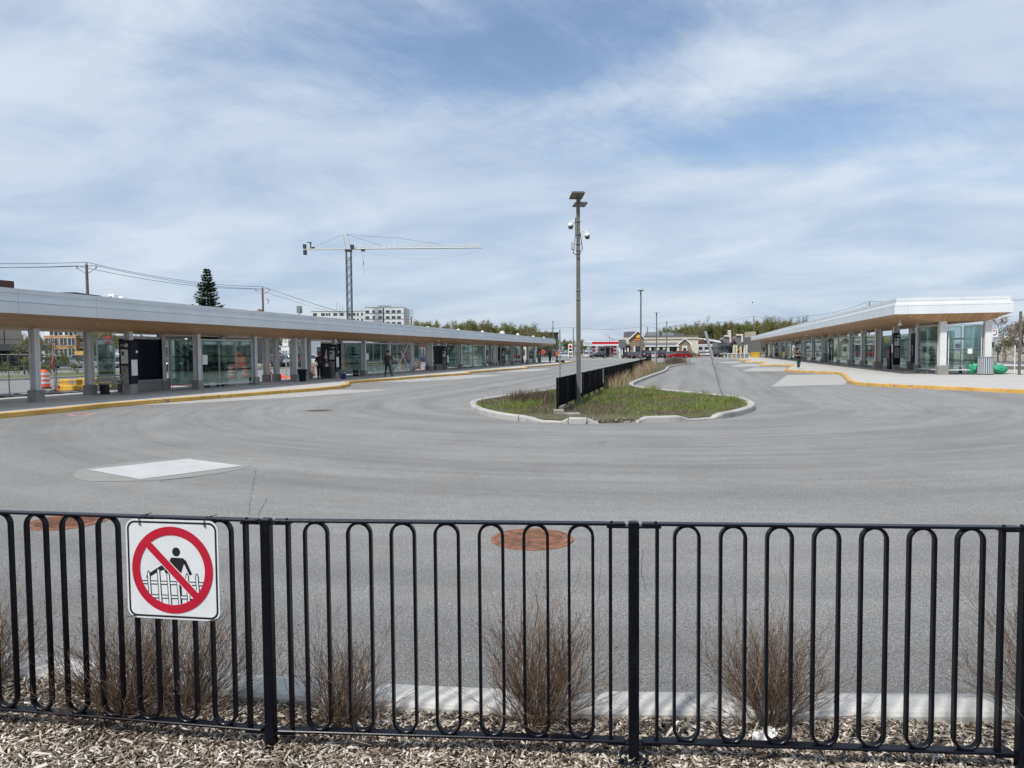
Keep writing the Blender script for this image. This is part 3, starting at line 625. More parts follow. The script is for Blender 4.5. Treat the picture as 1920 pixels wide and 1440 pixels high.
# ================================================================ BUS SHELTERS (local x = v, y = u)
def text_mesh(body, size, name, m, parent, loc, rot, depth=.004):
    cu = bpy.data.curves.new(name, 'FONT'); cu.body = body; cu.size = size; cu.extrude = depth; cu.align_x = 'CENTER'; cu.align_y = 'CENTER'; cu.resolution_u = 4
    tmp = bpy.data.objects.new('tmp', cu); COL.objects.link(tmp); dg = bpy.context.evaluated_depsgraph_get(); me = bpy.data.meshes.new_from_object(tmp.evaluated_get(dg))
    bpy.data.objects.remove(tmp); me.materials.clear(); o = link(name, me, m, parent, loc); o.rotation_euler = rot; return o
def rect_ring(v0, v1, u0, u1, i): return [(v0+i, u0+i), (v1-i, u0+i), (v1-i, u1-i), (v0+i, u1-i)]
def roof(parent, v0, v1, u0, u1, zb, zc, iv0, iv1, iu0, iu1, h1, h2, sl=0.0, ur=0.0):
    sh = lambda p, z: (p[0], p[1], z+sl*(p[1]-ur))
    def seg(us): return us
    N = 24; ys = [u0+(u1-u0)*k/N for k in range(N+1)]
    m = MB(); prof = [(0, zb), (0, zb+h1), (.03, zb+h1), (.03, zb+h1+.02), (0, zb+h1+.02), (.02, zb+h1+.02+h2*.30), (.10, zb+h1+.03+h2*.36), (.10, zb+h1+.02+h2*.60), (.115, zb+h1+.02+h2*.60), (.115, zb+h1+.03+h2*.62), (.10, zb+h1+.03+h2*.62), (.10, zb+h1+.03+h2), (.2, zb+h1+.03+h2), (.2, zb+h1+h2-.05)]
    vs = []; 
    for i, z in prof: vs += [sh(p, z) for p in rect_ring(v0, v1, u0, u1, i)]
    fs = [(k*4+j, k*4+(j+1) % 4, k*4+4+(j+1) % 4, k*4+4+j) for k in range(len(prof)-1) for j in range(4)]
    fs.append(tuple(range(len(vs)-4, len(vs)))); m.add(vs, fs).build('roof', M_fas, parent)
    o4 = rect_ring(v0+.004, v1-.004, u0+.004, u1-.004, 0); i4 = [(iv0, iu0), (iv1, iu0), (iv1, iu1), (iv0, iu1)]
    m = MB(); m.add([sh(p, zb+.004) for p in o4]+[sh(p, zc) for p in i4], [(j, 4+j, 4+(j+1) % 4, (j+1) % 4) for j in range(4)]+[(4, 7, 6, 5)]); m.build('soffit', M_sof, parent)
    m = MB(); n = 0
    return sh
def column(parent, v, u, zt, w=.20, d=.29, base=True, bw=.46, bd=.42, bh=.42, wide=True):
    mb = MB(); t = .018      # H-section with flanges facing the road and the back
    mb.box(v-d/2, v+d/2, u-.012, u+.012, .15+bh, zt); mb.box(v+d/2-t, v+d/2, u-w/2, u+w/2, .15+bh, zt); mb.box(v-d/2, v-d/2+t, u-w/2, u+w/2, .15+bh, zt)
    c = mb.build('column', M_colw, parent)
    if base: MB().bbox(v-bd/2, v+bd/2, u-bw/2*.8, u+bw/2*.8, .10, .15+bh, .025).build('column_base', M_base, c)
    return c
def bolt_glass(parent, v0, u0, v1, u1, z0, z1, posts=True, m=None, rail=.05):
    d = Vector((v1-v0, u1-u0)); L = d.length; ang = atan2(d.y, d.x); Mx = Matrix.Translation((v0, u0, 0)) @ Matrix.Rotation(ang, 4, 'Z')
    g = MB().box(.02, L-.02, -.008, .008, z0+rail, z1-rail, Mx).build('glass_panel', m or M_glass, parent)
    f = MB(); f.box(0, L, -.03, .03, z1-rail, z1, Mx); f.box(0, L, -.03, .03, z0, z0+rail, Mx); f.box(-.02, .022, -.03, .03, z0+rail, z1-rail, Mx); f.box(L-.022, L+.02, -.03, .03, z0+rail, z1-rail, Mx)
    k = max(1, round(L/1.4))
    for i in range(1, k): f.box(L*i/k-.008, L*i/k+.008, -.012, .012, z0+rail, z1-rail, Mx)
    for i in range(k+1): f.box(L*i/k-.012+(.03 if i == 0 else -.03 if i == k else 0), L*i/k+.012+(.03 if i == 0 else -.03 if i == k else 0), -.012, .012, .15, z0, Mx)
    f.build('glass_frame', M_white, g); return g
def numeral_wall(parent, v, u0, u1, z1, num, face=1, style=0):
    w = MB().bbox(v-.05, v+.05, u0, u1, .66, z1, .01).build('numeral_wall', M_navy, parent)
    MB().bbox(v-.12, v+.12, u0-.1, u1+.35, .12, .655, .02).build('wall_base', M_base, w)
    if num: text_mesh(num, 1.3, 'numeral', M_wp, w, (v+face*.058, u0+(.5 if face > 0 else u1-u0-.5), 1.55), (pi/2, 0, pi/2 if face > 0 else -pi/2)).scale = (.62, 1, 1)
    MB().box(v+face*.052, v+face*.058, u0+.35, u0+.8, .85, 1.1).build('notice', M_paper, w)
    MB().box(v-.04, v+.04, u0, u1, z1, z1+.12).build('wall_head', M_colw, w); return w
def totem(label, frame_u, v, z1, num, group):
    t = thing('information_totem', label, 'totem', U(frame_u, v), -TH, group)
    b = MB().bbox(-.25, .25, -.23, .23, .60, z1, .05); b.build('casing', M_navy, t)
    MB().bbox(-.22, .22, -.2, .2, .12, .60, .02).build('plinth', M_base, t)
    # posters on the side facing back along the road (-u) and on the road side
    s = 1 if v < 0 else -1
    MB().box(-.17, .17, -.244, -.232, z1-.95, z1-.38).build('timetable', M_paper, t); MB().box(-.13, -.01, -.248, -.2445, z1-.62, z1-.45).build('timetable_block', M_sk, t)
    MB().box(-.17, .17, -.244, -.232, z1-1.85, z1-1.05).build('poster', mat('poster_art', (.30, .27, .24), .5, 0, .5, 7, col2=(.10, .09, .09)), t)
    xr = s*.252; MB().box(min(xr, xr+s*.01), max(xr, xr+s*.01), -.16, .16, z1-1.45, z1-.80).build('notice_sheet', M_wp, t)
    xs_ = s*.252; MB().box(min(xs_, xs_+s*.008), max(xs_, xs_+s*.008), .1, .2, z1-.52, z1-.42).build('notice_sheet', M_wp, t)
    text_mesh(num, .17, 'stop_number', M_sk, MB().lathe([(.085, 0), (.085, .01)], 20).build('number_disc', M_paper, t, loc=(.1, -.245, z1-.2)), (0, 0, .012), (0, 0, 0), .002)
    for o in t.children:
        if o.name.startswith('number_disc'): o.rotation_euler = (pi/2, 0, 0); o.location = (.1, -.232, z1-.2)
    text_mesh('Stop', .10, 'stop_word', M_paper, t, (-.09, -.234, z1-.2), (pi/2, 0, 0), .003)
    return t
def bench(label, u, v, rz, group='grey slatted benches under the canopies'):
    t = thing('bench', label, 'bench', U(u, v, .15), rz-TH, group)
    s = MB(); [s.box(-.22+.09*k, -.15+.09*k, -.7, .7, .42, .45) for k in range(5)]; s.build('seat', M_galv, t)
    s = MB(); [s.box(-.27, -.245, -.7, .7, .52+.1*k, .59+.1*k) for k in range(3)]; s.build('backrest', M_galv, t)
    for y in (-.55, .55): MB().box(-.24, .2, y-.03, y+.03, 0, .419).build('leg', M_dark, t)
    return t
# ---- left shelter
TL = thing('bus_shelter', 'long white bus shelter with wooden soffit on the left of the road', 'bus shelter', (0, 0, 0), -TH)
shL = roof(TL, -26.3, -21.0, 4, 105.5, 3.14, 2.76, -25.2, -22.55, 6, 104, .35, .42, -.0029, 17)
zl = lambda u, z=2.76: z-.0029*(u-17)+.004
LF = [11.5, 15.7, 20.0, 24.3, 28.4, 32.8, 36.7, 37.7, 41.3, 45.5, 49.8, 54, 58.4, 62, 66.3, 70.3, 74.3, 78.1, 79, 82.4, 86.5, 90.5, 94.5, 98.5, 102]
for i, u in enumerate(LF):
    if u > 23 and min(abs(u-k) for k in (24.3, 41.3, 62, 82.4, 102)) < .1: column(TL, -22.75, u, zl(u), base=False, bh=1.8)
    elif u in (49.8, 70.3, 90.5, 54): column(TL, -22.75, u, zl(u), w=.14, d=.14, bh=.3, bw=.3, bd=.22)
    else: column(TL, -22.75, u, zl(u))
    if u not in (49.8, 70.3, 90.5): column(TL, -24.35, u-.42, zl(u), w=.24, d=.30)
for k, num in ((24.3, '5'), (41.3, '4'), (62, '3'), (82.4, '2'), (102, '1')):
    numeral_wall(TL, -24.35, k+(1.2 if k < 60 else .4), k+3.75, zl(k)-.25, num)
for a, b in ((28.7, 32.6), (45.75, 49.65), (49.95, 53.85), (66.5, 70.2), (70.4, 74.1), (86.7, 90.4), (94.7, 98.3)): bolt_glass(TL, -22.75, a, -22.75, b, .30, 2.50)
for a, b in ((24.45, 25.35), (28.6, 32.6), (20.9, 24.0), (45.6, 49.6), (49.9, 53.8), (39.0, 41.1), (66.4, 70.2), (70.4, 74.1), (58.6, 60), (86.6, 90.3), (90.7, 94.3), (94.7, 98.3), (78.9, 82)): 
    if a != 20.9: bolt_glass(TL, -24.5, a, -24.5, b, .30, 2.52)
for a in (28.55, 45.55, 66.4, 86.6): bolt_glass(TL, -24.3, a, -23.0, a+.0, .3, 2.5)
for (u0, u1) in ((50.4, 53.6),):
    MB().tube([(-22.62, u0, .2), (-22.66, u1-.2, zl(u1))], .045, 6).build('brace', M_white, TL); MB().tube([(-22.62, u1, .2), (-22.68, u0+1.3, 1.9)], .045, 6).build('brace', M_white, TL); MB().tube([(-23.0, u0, zl(u0)), (-22.9, u0+1.6, 1.6)], .045, 6).build('brace', M_white, TL)
MB().tube([(-24.1, 28.6, 2.5), (-24.1, 31.0, 1.5)], .05, 6).build('brace', M_colw, TL); MB().tube([(-24.2, 31.5, .5), (-24.2, 28.8, 2.0)], .05, 6).build('brace', M_dark, TL)
MB().tube([(-24.0, 65.6, 1.4), (-24.0, 68.5, 2.7)], .05, 6).build('brace', M_dark, TL)
M_dl = mat('downlight_lens', (.62, .60, .56), .3)
for u in np.arange(8, 100, 2.75): MB().lathe([(.07, 0), (.07, -.012), (.05, -.014)], 12, (-21.75, u, (3.14+2.76)/2-.0029*(u-17)+.012)).build('downlight', M_dl, TL)
for k, num, lab in ((24.3, '5', 'navy information totem round the nearest left front column, white sheet on its side'), (41.3, '4', 'navy information totem right beside the dark-dressed man with the suitcase'), (62, '3', 'navy information totem beside the white numeral 3'), (82.4, '2', 'navy information totem second from the far end of the left shelter'), (102, '1', 'navy information totem at the far end of the left shelter')):
    totem(lab, k, -22.75, zl(k)-.36, num, 'information totems along the shelters')
bench('grey bench behind the nearest left totem', 24.75, -23.9, 0); bench('grey bench behind glass just past the numeral 4 wall', 46.3, -23.5, 0); bench('grey bench in front of the numeral 3 wall', 61.0, -23.7, 0); bench('grey bench behind the second pair of glass panels on the left', 69.0, -23.5, 0)
bench('grey bench inside the first glass panel of the left shelter', 30.6, -23.6, 0)
# stickers on the glass
MB().box(-22.73, -22.722, 28.75, 29.1, 1.3, 1.75).build('glass_notice', M_wp, TL); MB().box(-22.73, -22.722, 45.85, 46.2, 1.3, 1.75).build('glass_notice', M_wp, TL)

# ---- right shelter
TR = thing('bus_shelter', 'long white bus shelter with wooden soffit on the right, its short end towards us', 'bus shelter', (0, 0, 0), -TH)
roof(TR, 11.65, 18.05, 48.6, 176, 3.91, 3.45, 14.1, 17.0, 49.35, 174, .50, .46)
RF = [53, 59.1, 64.7, 70, 75.4, 82, 86.4, 92.6, 99.2, 107, 114.8, 121.9, 129.2, 137, 144.8, 155.3, 165, 173]
column(TR, 14.6, 49.55, 3.455, w=.36, d=.36, bw=.72, bd=.58, bh=.58); column(TR, 17.05, 49.55, 3.455, w=.36, d=.36, bw=.72, bd=.58, bh=.58)
c_ = MB().box(14.43, 14.77, 49.36, 49.374, .74, 3.45).build('column_plate', M_colw, TR); c_ = MB().box(16.88, 17.22, 49.36, 49.374, .74, 3.45).build('column_plate', M_colw, TR)
for i, u in enumerate(RF):
    kk = u in (59.1, 86.4, 114.8, 144.8, 173)
    if u == 53: column(TR, 14.1, u, 3.455, w=.14, d=.16, bh=.52, bw=.3, bd=.3); continue
    if u in (82, 92.6, 121.9): column(TR, 14.3, u, 3.455, w=.14, d=.18, bh=.45, bw=.36, bd=.34)
    else: column(TR, 14.3, u, 3.455, w=.34, d=.42, base=not kk, bh=.58 if not kk else 2.2, bw=.7, bd=.62)
    column(TR, 16.9, u+.3, 3.455, w=.34, d=.42, bh=.58, bw=.7, bd=.6)
numeral_wall(TR, 16.4, 59.6, 63.2, 3.0, '9', -1); numeral_wall(TR, 16.4, 87.4, 91.2, 3.0, '8', -1); numeral_wall(TR, 16.4, 115.8, 120, 3.0, '7', -1); numeral_wall(TR, 16.4, 146, 151, 3.0, '6', -1)
bolt_glass(TR, 14.15, 53.0, 14.45, 49.9, .42, 3.25); bolt_glass(TR, 14.95, 49.6, 16.75, 49.6, .42, 3.25)
bolt_glass(TR, 17.05, 49.9, 17.05, 53.5, .42, 3.25); bolt_glass(TR, 14.4, 53.6, 16.9, 53.6, .42, 3.25)
for a, b in ((64.95, 69.7), (70.3, 75.1), (82.2, 86.0), (92.8, 99), (99.4, 106.7), (122, 129), (129.4, 136.7), (155.5, 164.8), (76, 81.7)): bolt_glass(TR, 14.3, a, 14.3, b, .35, 3.0)
for a, b in ((55, 59), (65.2, 70), (70.6, 75.5), (76, 82), (93, 99.2), (99.8, 107), (122.4, 129.2), (130, 137), (155, 165)): bolt_glass(TR, 16.9, a, 16.9, b, .35, 3.0)
for u in np.arange(50, 172, 3.4): MB().lathe([(.07, 0), (.07, -.012), (.05, -.014)], 12, (12.9, u, 3.86-.225*1.0)).build('downlight', M_dl, TR)
MB().box(14.1, 14.6, 65.0, 65.03, .3, .31).build('floor_strip', M_white, TR)
MB().box(16.0, 16.25, 49.55, 49.585, 1.45, 1.75).build('glass_notice', M_wp, TR)
for k, num, lab in ((59.1, '9', 'black and navy information totem nearest on the right, under a dome camera'), (86.4, '8', 'navy information totem second along the right shelter, beside the striped bin'), (114.8, '7', 'navy information totem behind the woman in green trousers'), (144.8, '6', 'navy information totem left of the woman on the right platform'), (165.2, '5', 'navy information totem at the far end of the right shelter')):
    totem(lab, k, 14.3, 2.95, num, 'information totems along the shelters')
bench('dark grey bench inside the glass end bay of the right shelter', 52.2, 15.9, pi/2)
def vending(label, u, v):
    t = thing('ticket_cabinet', label, 'cabinet', U(u, v, .15), -TH)
    MB().bbox(-.35, .35, -.45, .45, 0, 1.85, .03).build('casing', M_navy, t); MB().box(-.37, -.352, -.3, .3, .9, 1.6).build('screen_panel', mat('panel_red', (.20, .03, .04), .4), t)
vending('tall dark navy ticket cabinet under the right canopy, left of the nearest totem', 62.8, 15.0)
def dome(label, P, drop=.3, arm=None, group='white dome cameras'):
    t = thing('dome_camera', label, 'camera', P, 0, group)
    MB().lathe([(.09, 0), (.10, -.06), (.12, -.14), (.125, -.2)], 20).build('housing', M_wp, t, True); MB().lathe([(.10, -.2), (.095, -.25), (.06, -.29), (.01, -.305)], 20).build('dome_glass', M_win, t, True)
    return t
d = dome('white dome camera hanging under the near corner of the right canopy', U(51.8, 12.75, 3.5)); MB().tube([(0, 0, 0), (0, 0, .22)], .03, 8).build('stem', M_wp, d)
d = dome('white dome camera hanging under the left canopy in mid distance', U(58, -21.9, 2.86)); d.scale = (.8, .8, .8)
d = dome('white dome camera hanging under the right canopy in mid distance', U(95, 12.9, 3.66)); MB().tube([(0, 0, 0), (0, 0, .1)], .03, 8).build('stem', M_wp, d)
# ---- small units on the roofs
def vent(label, P, w, h, k):
    t = thing('roof_unit', label, 'roof unit', P, -TH, 'small white units on the left roof')
    if k == 0: MB().bbox(-w/2, w/2, -w/2, w/2, 0, h, .02).build('casing', M_wp, t); MB().box(-w*.3, w*.3, -w/2-.012, -w/2-.002, h*.3, h*.7).build('grille', M_galv, t)
    else: MB().lathe([(w*.35, 0), (w*.3, h*.45), (w*.55, h*.55), (w*.5, h*.8), (w*.1, h)], 12).build('casing', M_wp, t, True)
    return t
def roofpt(x, v, z=0, zbase=3.89):
    u = 20
    for _ in range(6):
        d = ray(x, 660); k = v/d.dot(VD); u = (d*k).dot(UD)
    return U(u, v, zbase-.0029*(u-17)+z)
for x, w, h, k, lab in ((216, .28, .28, 0, 'small white square box on the left roof edge below the utility pole'), (232, .26, .34, 0, 'small white box on the left roof, the farther of the pair near the pole'), (470, .7, .28, 1, 'white mushroom vent on the left roof beside the transformer pole'), (641, .3, .32, 0, 'small white box on the left roof in front of the unfinished building'), (802, 1.0, .5, 1, 'white mushroom vent on the left roof where the woods begin'), (860, .7, .6, 1, 'white vent on the left roof below the antenna frame'), (905, .6, .7, 1, 'small pointed white vent on the left roof'), (942, 1.1, 1.0, 1, 'large white hooded vent on the left roof'), (971, .7, .9, 1, 'white vent far along the left roof'), (1000, .6, .7, 1, 'white vent next to last on the left roof'), (1020, .6, .7, 1, 'last tiny white vent at the far end of the left roof')):
    vent(lab, roofpt(x, -21.9 if x < 230 else -23.2, .0 if x > 216 else -.02), w*(.55 if x > 640 else 1), h*(.6 if x > 640 else 1), k)

# ================================================================ THINGS ON THE PLATFORMS
M_slat = mat('bin_slat', (.48, .50, .54), .4, .3, .06, 9)
def slat_bin(label, P, r=.42, h=1.0):
    t = thing('litter_bin', label, 'litter bin', P, 0, 'round slatted litter bins')
    MB().lathe([(r*.90, 0), (r*.90, h*.93)], 28).build('liner', M_dark, t)
    MB().lathe([(r*.98, h*.93), (r*1.04, h*.935), (r*1.04, h*.98), (r*.9, h), (r*.6, h*.995), (r*.55, h*.95)], 32).build('rim', M_galv, t)
    MB().lathe([(r*1.0, 0), (r*1.0, .05), (r*.9, .055)], 32).build('foot', M_dark, t)
    s = MB(); n = 22
    for k in range(n):
        M = Matrix.Rotation(2*pi*k/n, 4, 'Z') @ Matrix.Translation((r*.965, 0, 0)); s.box(-.012, .012, -.036, .036, .055, h*.93, M)
    s.build('slats', M_slat, t)
p = G(1851, 703, .15); slat_bin('round grey slatted litter bin between two green rubbish bags', (p.x, p.y+.2, .15), .40, 1.12)
p = G(1638, 686, .15); slat_bin('round grey slatted litter bin before a dark glass bay of the right shelter', p, .42, 1.1)
p = G(1549, 677.6, .15); slat_bin('round pale slatted litter bin far along the right shelter, left of a totem', p, .42, 1.1)
M_bag = mat('green_bag', (.02, .30, .16), .35, 0, .15, 5, .7, 18)
def bag(label, P, sx_, sy_, sz_, seed, lean):
    r = random.Random(seed); me = bpy.data.meshes.new('b'); import bmesh; bm = bmesh.new(); bmesh.ops.create_icosphere(bm, subdivisions=4, radius=1)
    from mathutils import noise
    for v in bm.verts:
        c = v.co.copy(); k = 1+.16*noise.noise(c*2+Vector((seed, 0, 0)))+.13*noise.noise(c*4)+.07*noise.noise(c*9)+.03*noise.noise(c*19); z = (c.z+1)/2; pinch = 1-.75*max(0, z-.62)/.38 if z > .62 else 1
        v.co = Vector((c.x*sx_*k*pinch+lean*z*z, c.y*sy_*k*pinch, z**.8*sz_*k))
        if v.co.z < .04: v.co.z = 0
    bm.to_mesh(me); bm.free(); me.polygons.foreach_set('use_smooth', [True]*len(me.polygons)); t = thing('rubbish_bag', label, 'rubbish bag', P, 0, 'green rubbish bags by the bin')
    link('bag', me, M_bag, t); MB().lathe([(.05, 0), (.03, .04), (.07, .12), (.02, .13)], 9, (lean, 0, sz_*.93)).build('knot', M_bag, t)
p = G(1828, 702.5, .15); bag('upright green rubbish bag leaning on the left of the slatted bin', (p.x-.05, p.y+.2, .15), .36, .30, .86, 1, .16)
p = G(1877, 702, .15); bag('slumped green rubbish bag lying to the right of the slatted bin', (p.x+.12, p.y+.35, .15), .55, .35, .62, 4, -.25)
# bollard-like sign posts
def post(label, P, h, w, m=M_galv, cat='post', square=True, rot=None, name='metal_post', top=None):
    t = thing(name, label, cat, P, 0)
    if rot: t.rotation_euler = rot
    (MB().bbox(-w/2, w/2, -w/2, w/2, 0, h, w*.08) if square else MB().tube([(0, 0, 0), (0, 0, h)], w/2, 10)).build('shaft', m, t)
    MB().lathe([(w*1.1, 0), (w*1.1, .025), (w*.6, .04)], 12).build('foot', m, t); return t
p = G(1911, 703, .15); post('thick grey steel post standing at the right edge of the platform', (p.x, p.y, .15), 3.82, .115, M_grey)
p = U(25.9, -5.0, .05); post('thin grey sign post rising behind the black privacy fence', p, 2.55, .055, M_galv)
p = G(1358, 749, .12); q = A(1322, 621, p.y+.35); dd = q-p
post('bent grey sign post leaning left out of the grass island', p, dd.length, .085, M_galv, rot=(-atan2(dd.y, dd.z), atan2(dd.x, sqrt(dd.y**2+dd.z**2)), 0))
# round plastic bin, bags on platform
p = G(565, 715, .15); t = thing('plastic_bin', 'dark blue round plastic bin under the left canopy', 'litter bin', (p.x, p.y, .15))
MB().lathe([(.26, 0), (.33, .66), (.355, .665), (.355, .71), (.31, .71), (.29, .6)], 24).build('tub', mat('bin_blue', (.015, .02, .035), .45), t, True); MB().box(-.36, -.33, -.06, .06, .58, .62).box(.33, .36, -.06, .06, .58, .62).build('handle', M_dark, t)
p = G(644, 711, .15); bag_m = mat('bag_blue', (.02, .03, .16), .6, 0, .2, 10)
t = thing('shopping_bag', 'small blue and white shopping bag on the ground right of the totem', 'bag', (p.x, p.y, .15)); MB().bbox(-.14, .16, -.1, .1, 0, .34, .04).build('sack', bag_m, t); MB().tube([(-.08, 0, .33), (-.04, 0, .45), (.06, 0, .45), (.1, 0, .33)], .012, 5).build('handle', M_wp, t); MB().bbox(-.42, -.16, -.08, .1, 0, .09, .03).build('bundle', mat('pink_cloth', (.5, .3, .32), .8), t)
t = thing('suitcase', 'black suitcase held at the side of the dark-dressed man', 'suitcase', G(614, 711, .15)); MB().bbox(-.27, .27, -.16, .16, .06, .78, .07).build('case', mat('suitcase_black', (.008, .008, .01), .6), t); MB().tube([(-.1, 0, .76), (-.1, 0, 1.02), (.1, 0, 1.02), (.1, 0, .76)], .012, 5).build('pull_handle', M_dark, t)
for x in (-.2, .2): MB().lathe([(.03, -.02), (.03, .02)], 10, (x, 0, .03)).build('wheel', M_rub, t)
p = U(160, 11.5, .15); t = thing('grit_box', 'small yellow bin at the far end of the right shelter', 'bin', p, -TH); MB().bbox(-.9, .9, -.6, .6, 0, .95, .06).build('tub', M_yel, t); MB().bbox(-.95, .95, -.65, .65, .955, 1.1, .04).build('lid', M_yel, t)

# ================================================================ ISLAND
isl = [(21.64, -6.96), (19.8, -6.13), (18.07, -4.78), (17.58, -3.54), (17.46, -2.7), (17.94, -1.56), (18.4, -.54), (19.4, .5), (21.2, 1.22), (23.0, 1.52), (25.2, 1.42), (27.14, .92), (30.53, -1.33), (33.2, -2.75), (35.5, -3.3), (38.61, -3.45), (46, -3.3), (58, -2.9), (66, -2.9), (73.9, -3.1), (84, -2.5), (93, -1.2), (100, -.8), (104, -2.2), (103, -5), (98, -6.6), (80, -6.3), (60, -6.1), (40, -5.8), (30, -6.3), (26.03, -7.1), (23.47, -7.4)]
ip = spline([U(u, v)[:2] for u, v in isl], 4, True)
M_isl = mat('island_soil', (.11, .09, .065), .95, 0, .3, 3, .6, 25, col2=(.07, .075, .03))
ar = [(p[0]*1.0, p[1]) for p in ip]
slab('island_soil', ar, -.02, .09, M_isl)
# kerb in pieces: full-height runs, dropped runs and a broken gap at the front
n4 = len(ip)
def piece(i0, i1, h0, h1, nm='island_kerb'):
    P = [ip[i % n4] for i in range(i0, i1+1)]; o = 1
    mb = MB(); L = len(P); vs = []; m_ = 6
    for i, p in enumerate(P):
        a = Vector(P[max(i-1, 0)]); b = Vector(P[min(i+1, L-1)]); d = (b-a).normalized(); nn = Vector((d.y, -d.x)); h = h0+(h1-h0)*i/max(1, L-1)
        q = Vector(p)
        for off, z in ((.10, -.02), (.085, h-.03), (.06, h), (-.12, h), (-.14, h-.03), (-.14, -.02)): w = q-nn*off*o; vs.append((w.x, w.y, z))
    fs = [(i*m_+k, (i+1)*m_+k, (i+1)*m_+(k+1) % m_, i*m_+(k+1) % m_) for i in range(L-1) for k in range(m_)]+[tuple(range(m_)), tuple(range(L*m_-1, (L-1)*m_-1, -1))]
    struct(mb.add(vs, fs).build(nm, M_isk))
piece(-22, 9, .15, .15); piece(9, 11, .15, .05); piece(11, 13, .05, .05); piece(13, 14, .05, .14); piece(14, 16, .15, .15); piece(16, 17, .15, .03); piece(20, 21, .04, .15); piece(21, 24, .15, .15); piece(24, 25, .15, .06); piece(25, 27, .06, .06); piece(27, 28, .06, .15); piece(28, 44, .15, .15); piece(44, n4-22, .15, .15)
# loose broken concrete at the gap
rb = MB(); r_ = random.Random(3)
for k in range(60):
    a = U(17.3+r_.uniform(-.25, .9), r_.uniform(-3.3, -1.2)); s = r_.uniform(.006, .025); M = Matrix.Translation((a.x, a.y, .06+r_.random()*.03)) @ Matrix.Rotation(r_.random()*6, 4, 'Z') @ Matrix.Rotation(r_.random()*.5, 4, 'X'); rb.bbox(-s, s, -s*.7, s*.7, -s*.4, s*.5, s*.2, M)
tag(rb.build('concrete_rubble', M_conc), 'broken concrete crumbs in the gap of the island kerb', 'rubble', kind='stuff')
def inside(p, poly):
    c = False; j = len(poly)-1
    for i in range(len(poly)):
        if (poly[i][1] > p[1]) != (poly[j][1] > p[1]) and p[0] < (poly[j][0]-poly[i][0])*(p[1]-poly[i][1])/(poly[j][1]-poly[i][1])+poly[i][0]: c = not c
        j = i
    return c
def blades(name, pts, hs, ws, m, lean=.35, z0=.085, segs=2):
    n = len(pts); P = np.array(pts); h = np.array(hs); w = np.array(ws); a = rng.uniform(0, 2*pi, n); b = rng.uniform(0, 2*pi, n); le = np.abs(rng.normal(0, lean, n))
    dx, dy = np.cos(a)*w/2, np.sin(a)*w/2; lx, ly = np.cos(b)*le*h, np.sin(b)*le*h; z = np.full(n, z0) if P.shape[1] < 3 else P[:, 2]
    V = np.empty((n, 6, 3))
    for k, (t, ww) in enumerate(((0, 1), (.55, .8), (1, .15))):
        V[:, 2*k, 0] = P[:, 0]+dx*ww+lx*t*t; V[:, 2*k, 1] = P[:, 1]+dy*ww+ly*t*t; V[:, 2*k+1, 0] = P[:, 0]-dx*ww+lx*t*t; V[:, 2*k+1, 1] = P[:, 1]-dy*ww+ly*t*t
        V[:, 2*k, 2] = V[:, 2*k+1, 2] = z+h*t*(1-.25*np.minimum(le, 1)*t)
    Q = np.array([(0, 1, 3, 2), (2, 3, 5, 4)]); Q = (np.arange(n)[:, None, None]*6+Q[None]).reshape(-1, 4)
    return quads_mesh(name, V.reshape(-1, 3), Q, m)
from mathutils import noise as mno
pts, hs, ws = [], [], []; sp, sh_, sw_ = [], [], []
r_ = random.Random(11)
for k in range(90000):
    u = r_.uniform(17.3, 34) if k < 75000 else r_.uniform(34, 103); v = r_.uniform(-7.4, 1.8); p = U(u, v)
    if not inside((p.x, p.y), ip): continue
    d = mno.noise(Vector((p.x*.8, p.y*.8, 0)))+.5*mno.noise(Vector((p.x*2.5, p.y*2.5, 3)))
    edge = u < 18.9 and v > -4.5
    if edge and r_.random() < .85: continue
    if d+.12+r_.gauss(0, .12) > .0:
        if abs(v+3.5) < 1.25 and u < 22.6 and r_.random() < .72: sp.append((p.x, p.y)); sh_.append(r_.uniform(.04, .16)); sw_.append(.008)
        else: pts.append((p.x, p.y)); hs.append(r_.uniform(.04, .15)*(1.9 if d > .42 else 1.15 if d > .2 else .65)); ws.append(r_.uniform(.008, .018))
    elif r_.random() < .55: sp.append((p.x, p.y)); sh_.append(r_.uniform(.03, .12)); sw_.append(.009)
tag(blades('island_grass', pts, hs, ws, M_grassB, .5), 'patchy green grass growing on the island', 'grass', kind='stuff')
tag(blades('dead_grass', sp, sh_, sw_, M_stem, .8), 'brown dead grass matted round the foot of the lamp post', 'dead grass', kind='stuff')
# dry plants: dark sticks left of the fence, blond tufts along it
def tuft(name, label, cat, u, v, n, h, w, m, group, spread=.22, lean=.22):
    P, H, Wd = [], [], []; r = random.Random(int(u*100)+int(v*77))
    for k in range(n):
        a = r.uniform(0, 6.3); q = abs(r.gauss(0, spread)); P.append((cos(a)*q, sin(a)*q)); H.append(h*r.uniform(.45, 1.1)); Wd.append(w*r.uniform(.6, 1.3))
    o = blades(name, P, H, Wd, m, lean, 0.0); o.location = U(u, v, .085); return tag(o, label, cat, group)
k = 0
for x, y in [(965, 752), (978, 751), (990, 750), (1001, 750), (1012, 749), (1022, 750), (1033, 751), (984, 756), (1006, 757), (1026, 757)]:
    p = G(x, y, .09); u, v = uv(p); tuft('dry_perennial', 'dark dried-out perennial clump on the island left of the black fence', 'dry plant', u, v, 90, .42, .016, M_stem, 'dark dried perennials left of the black fence', .26, .12)
r_ = random.Random(9)
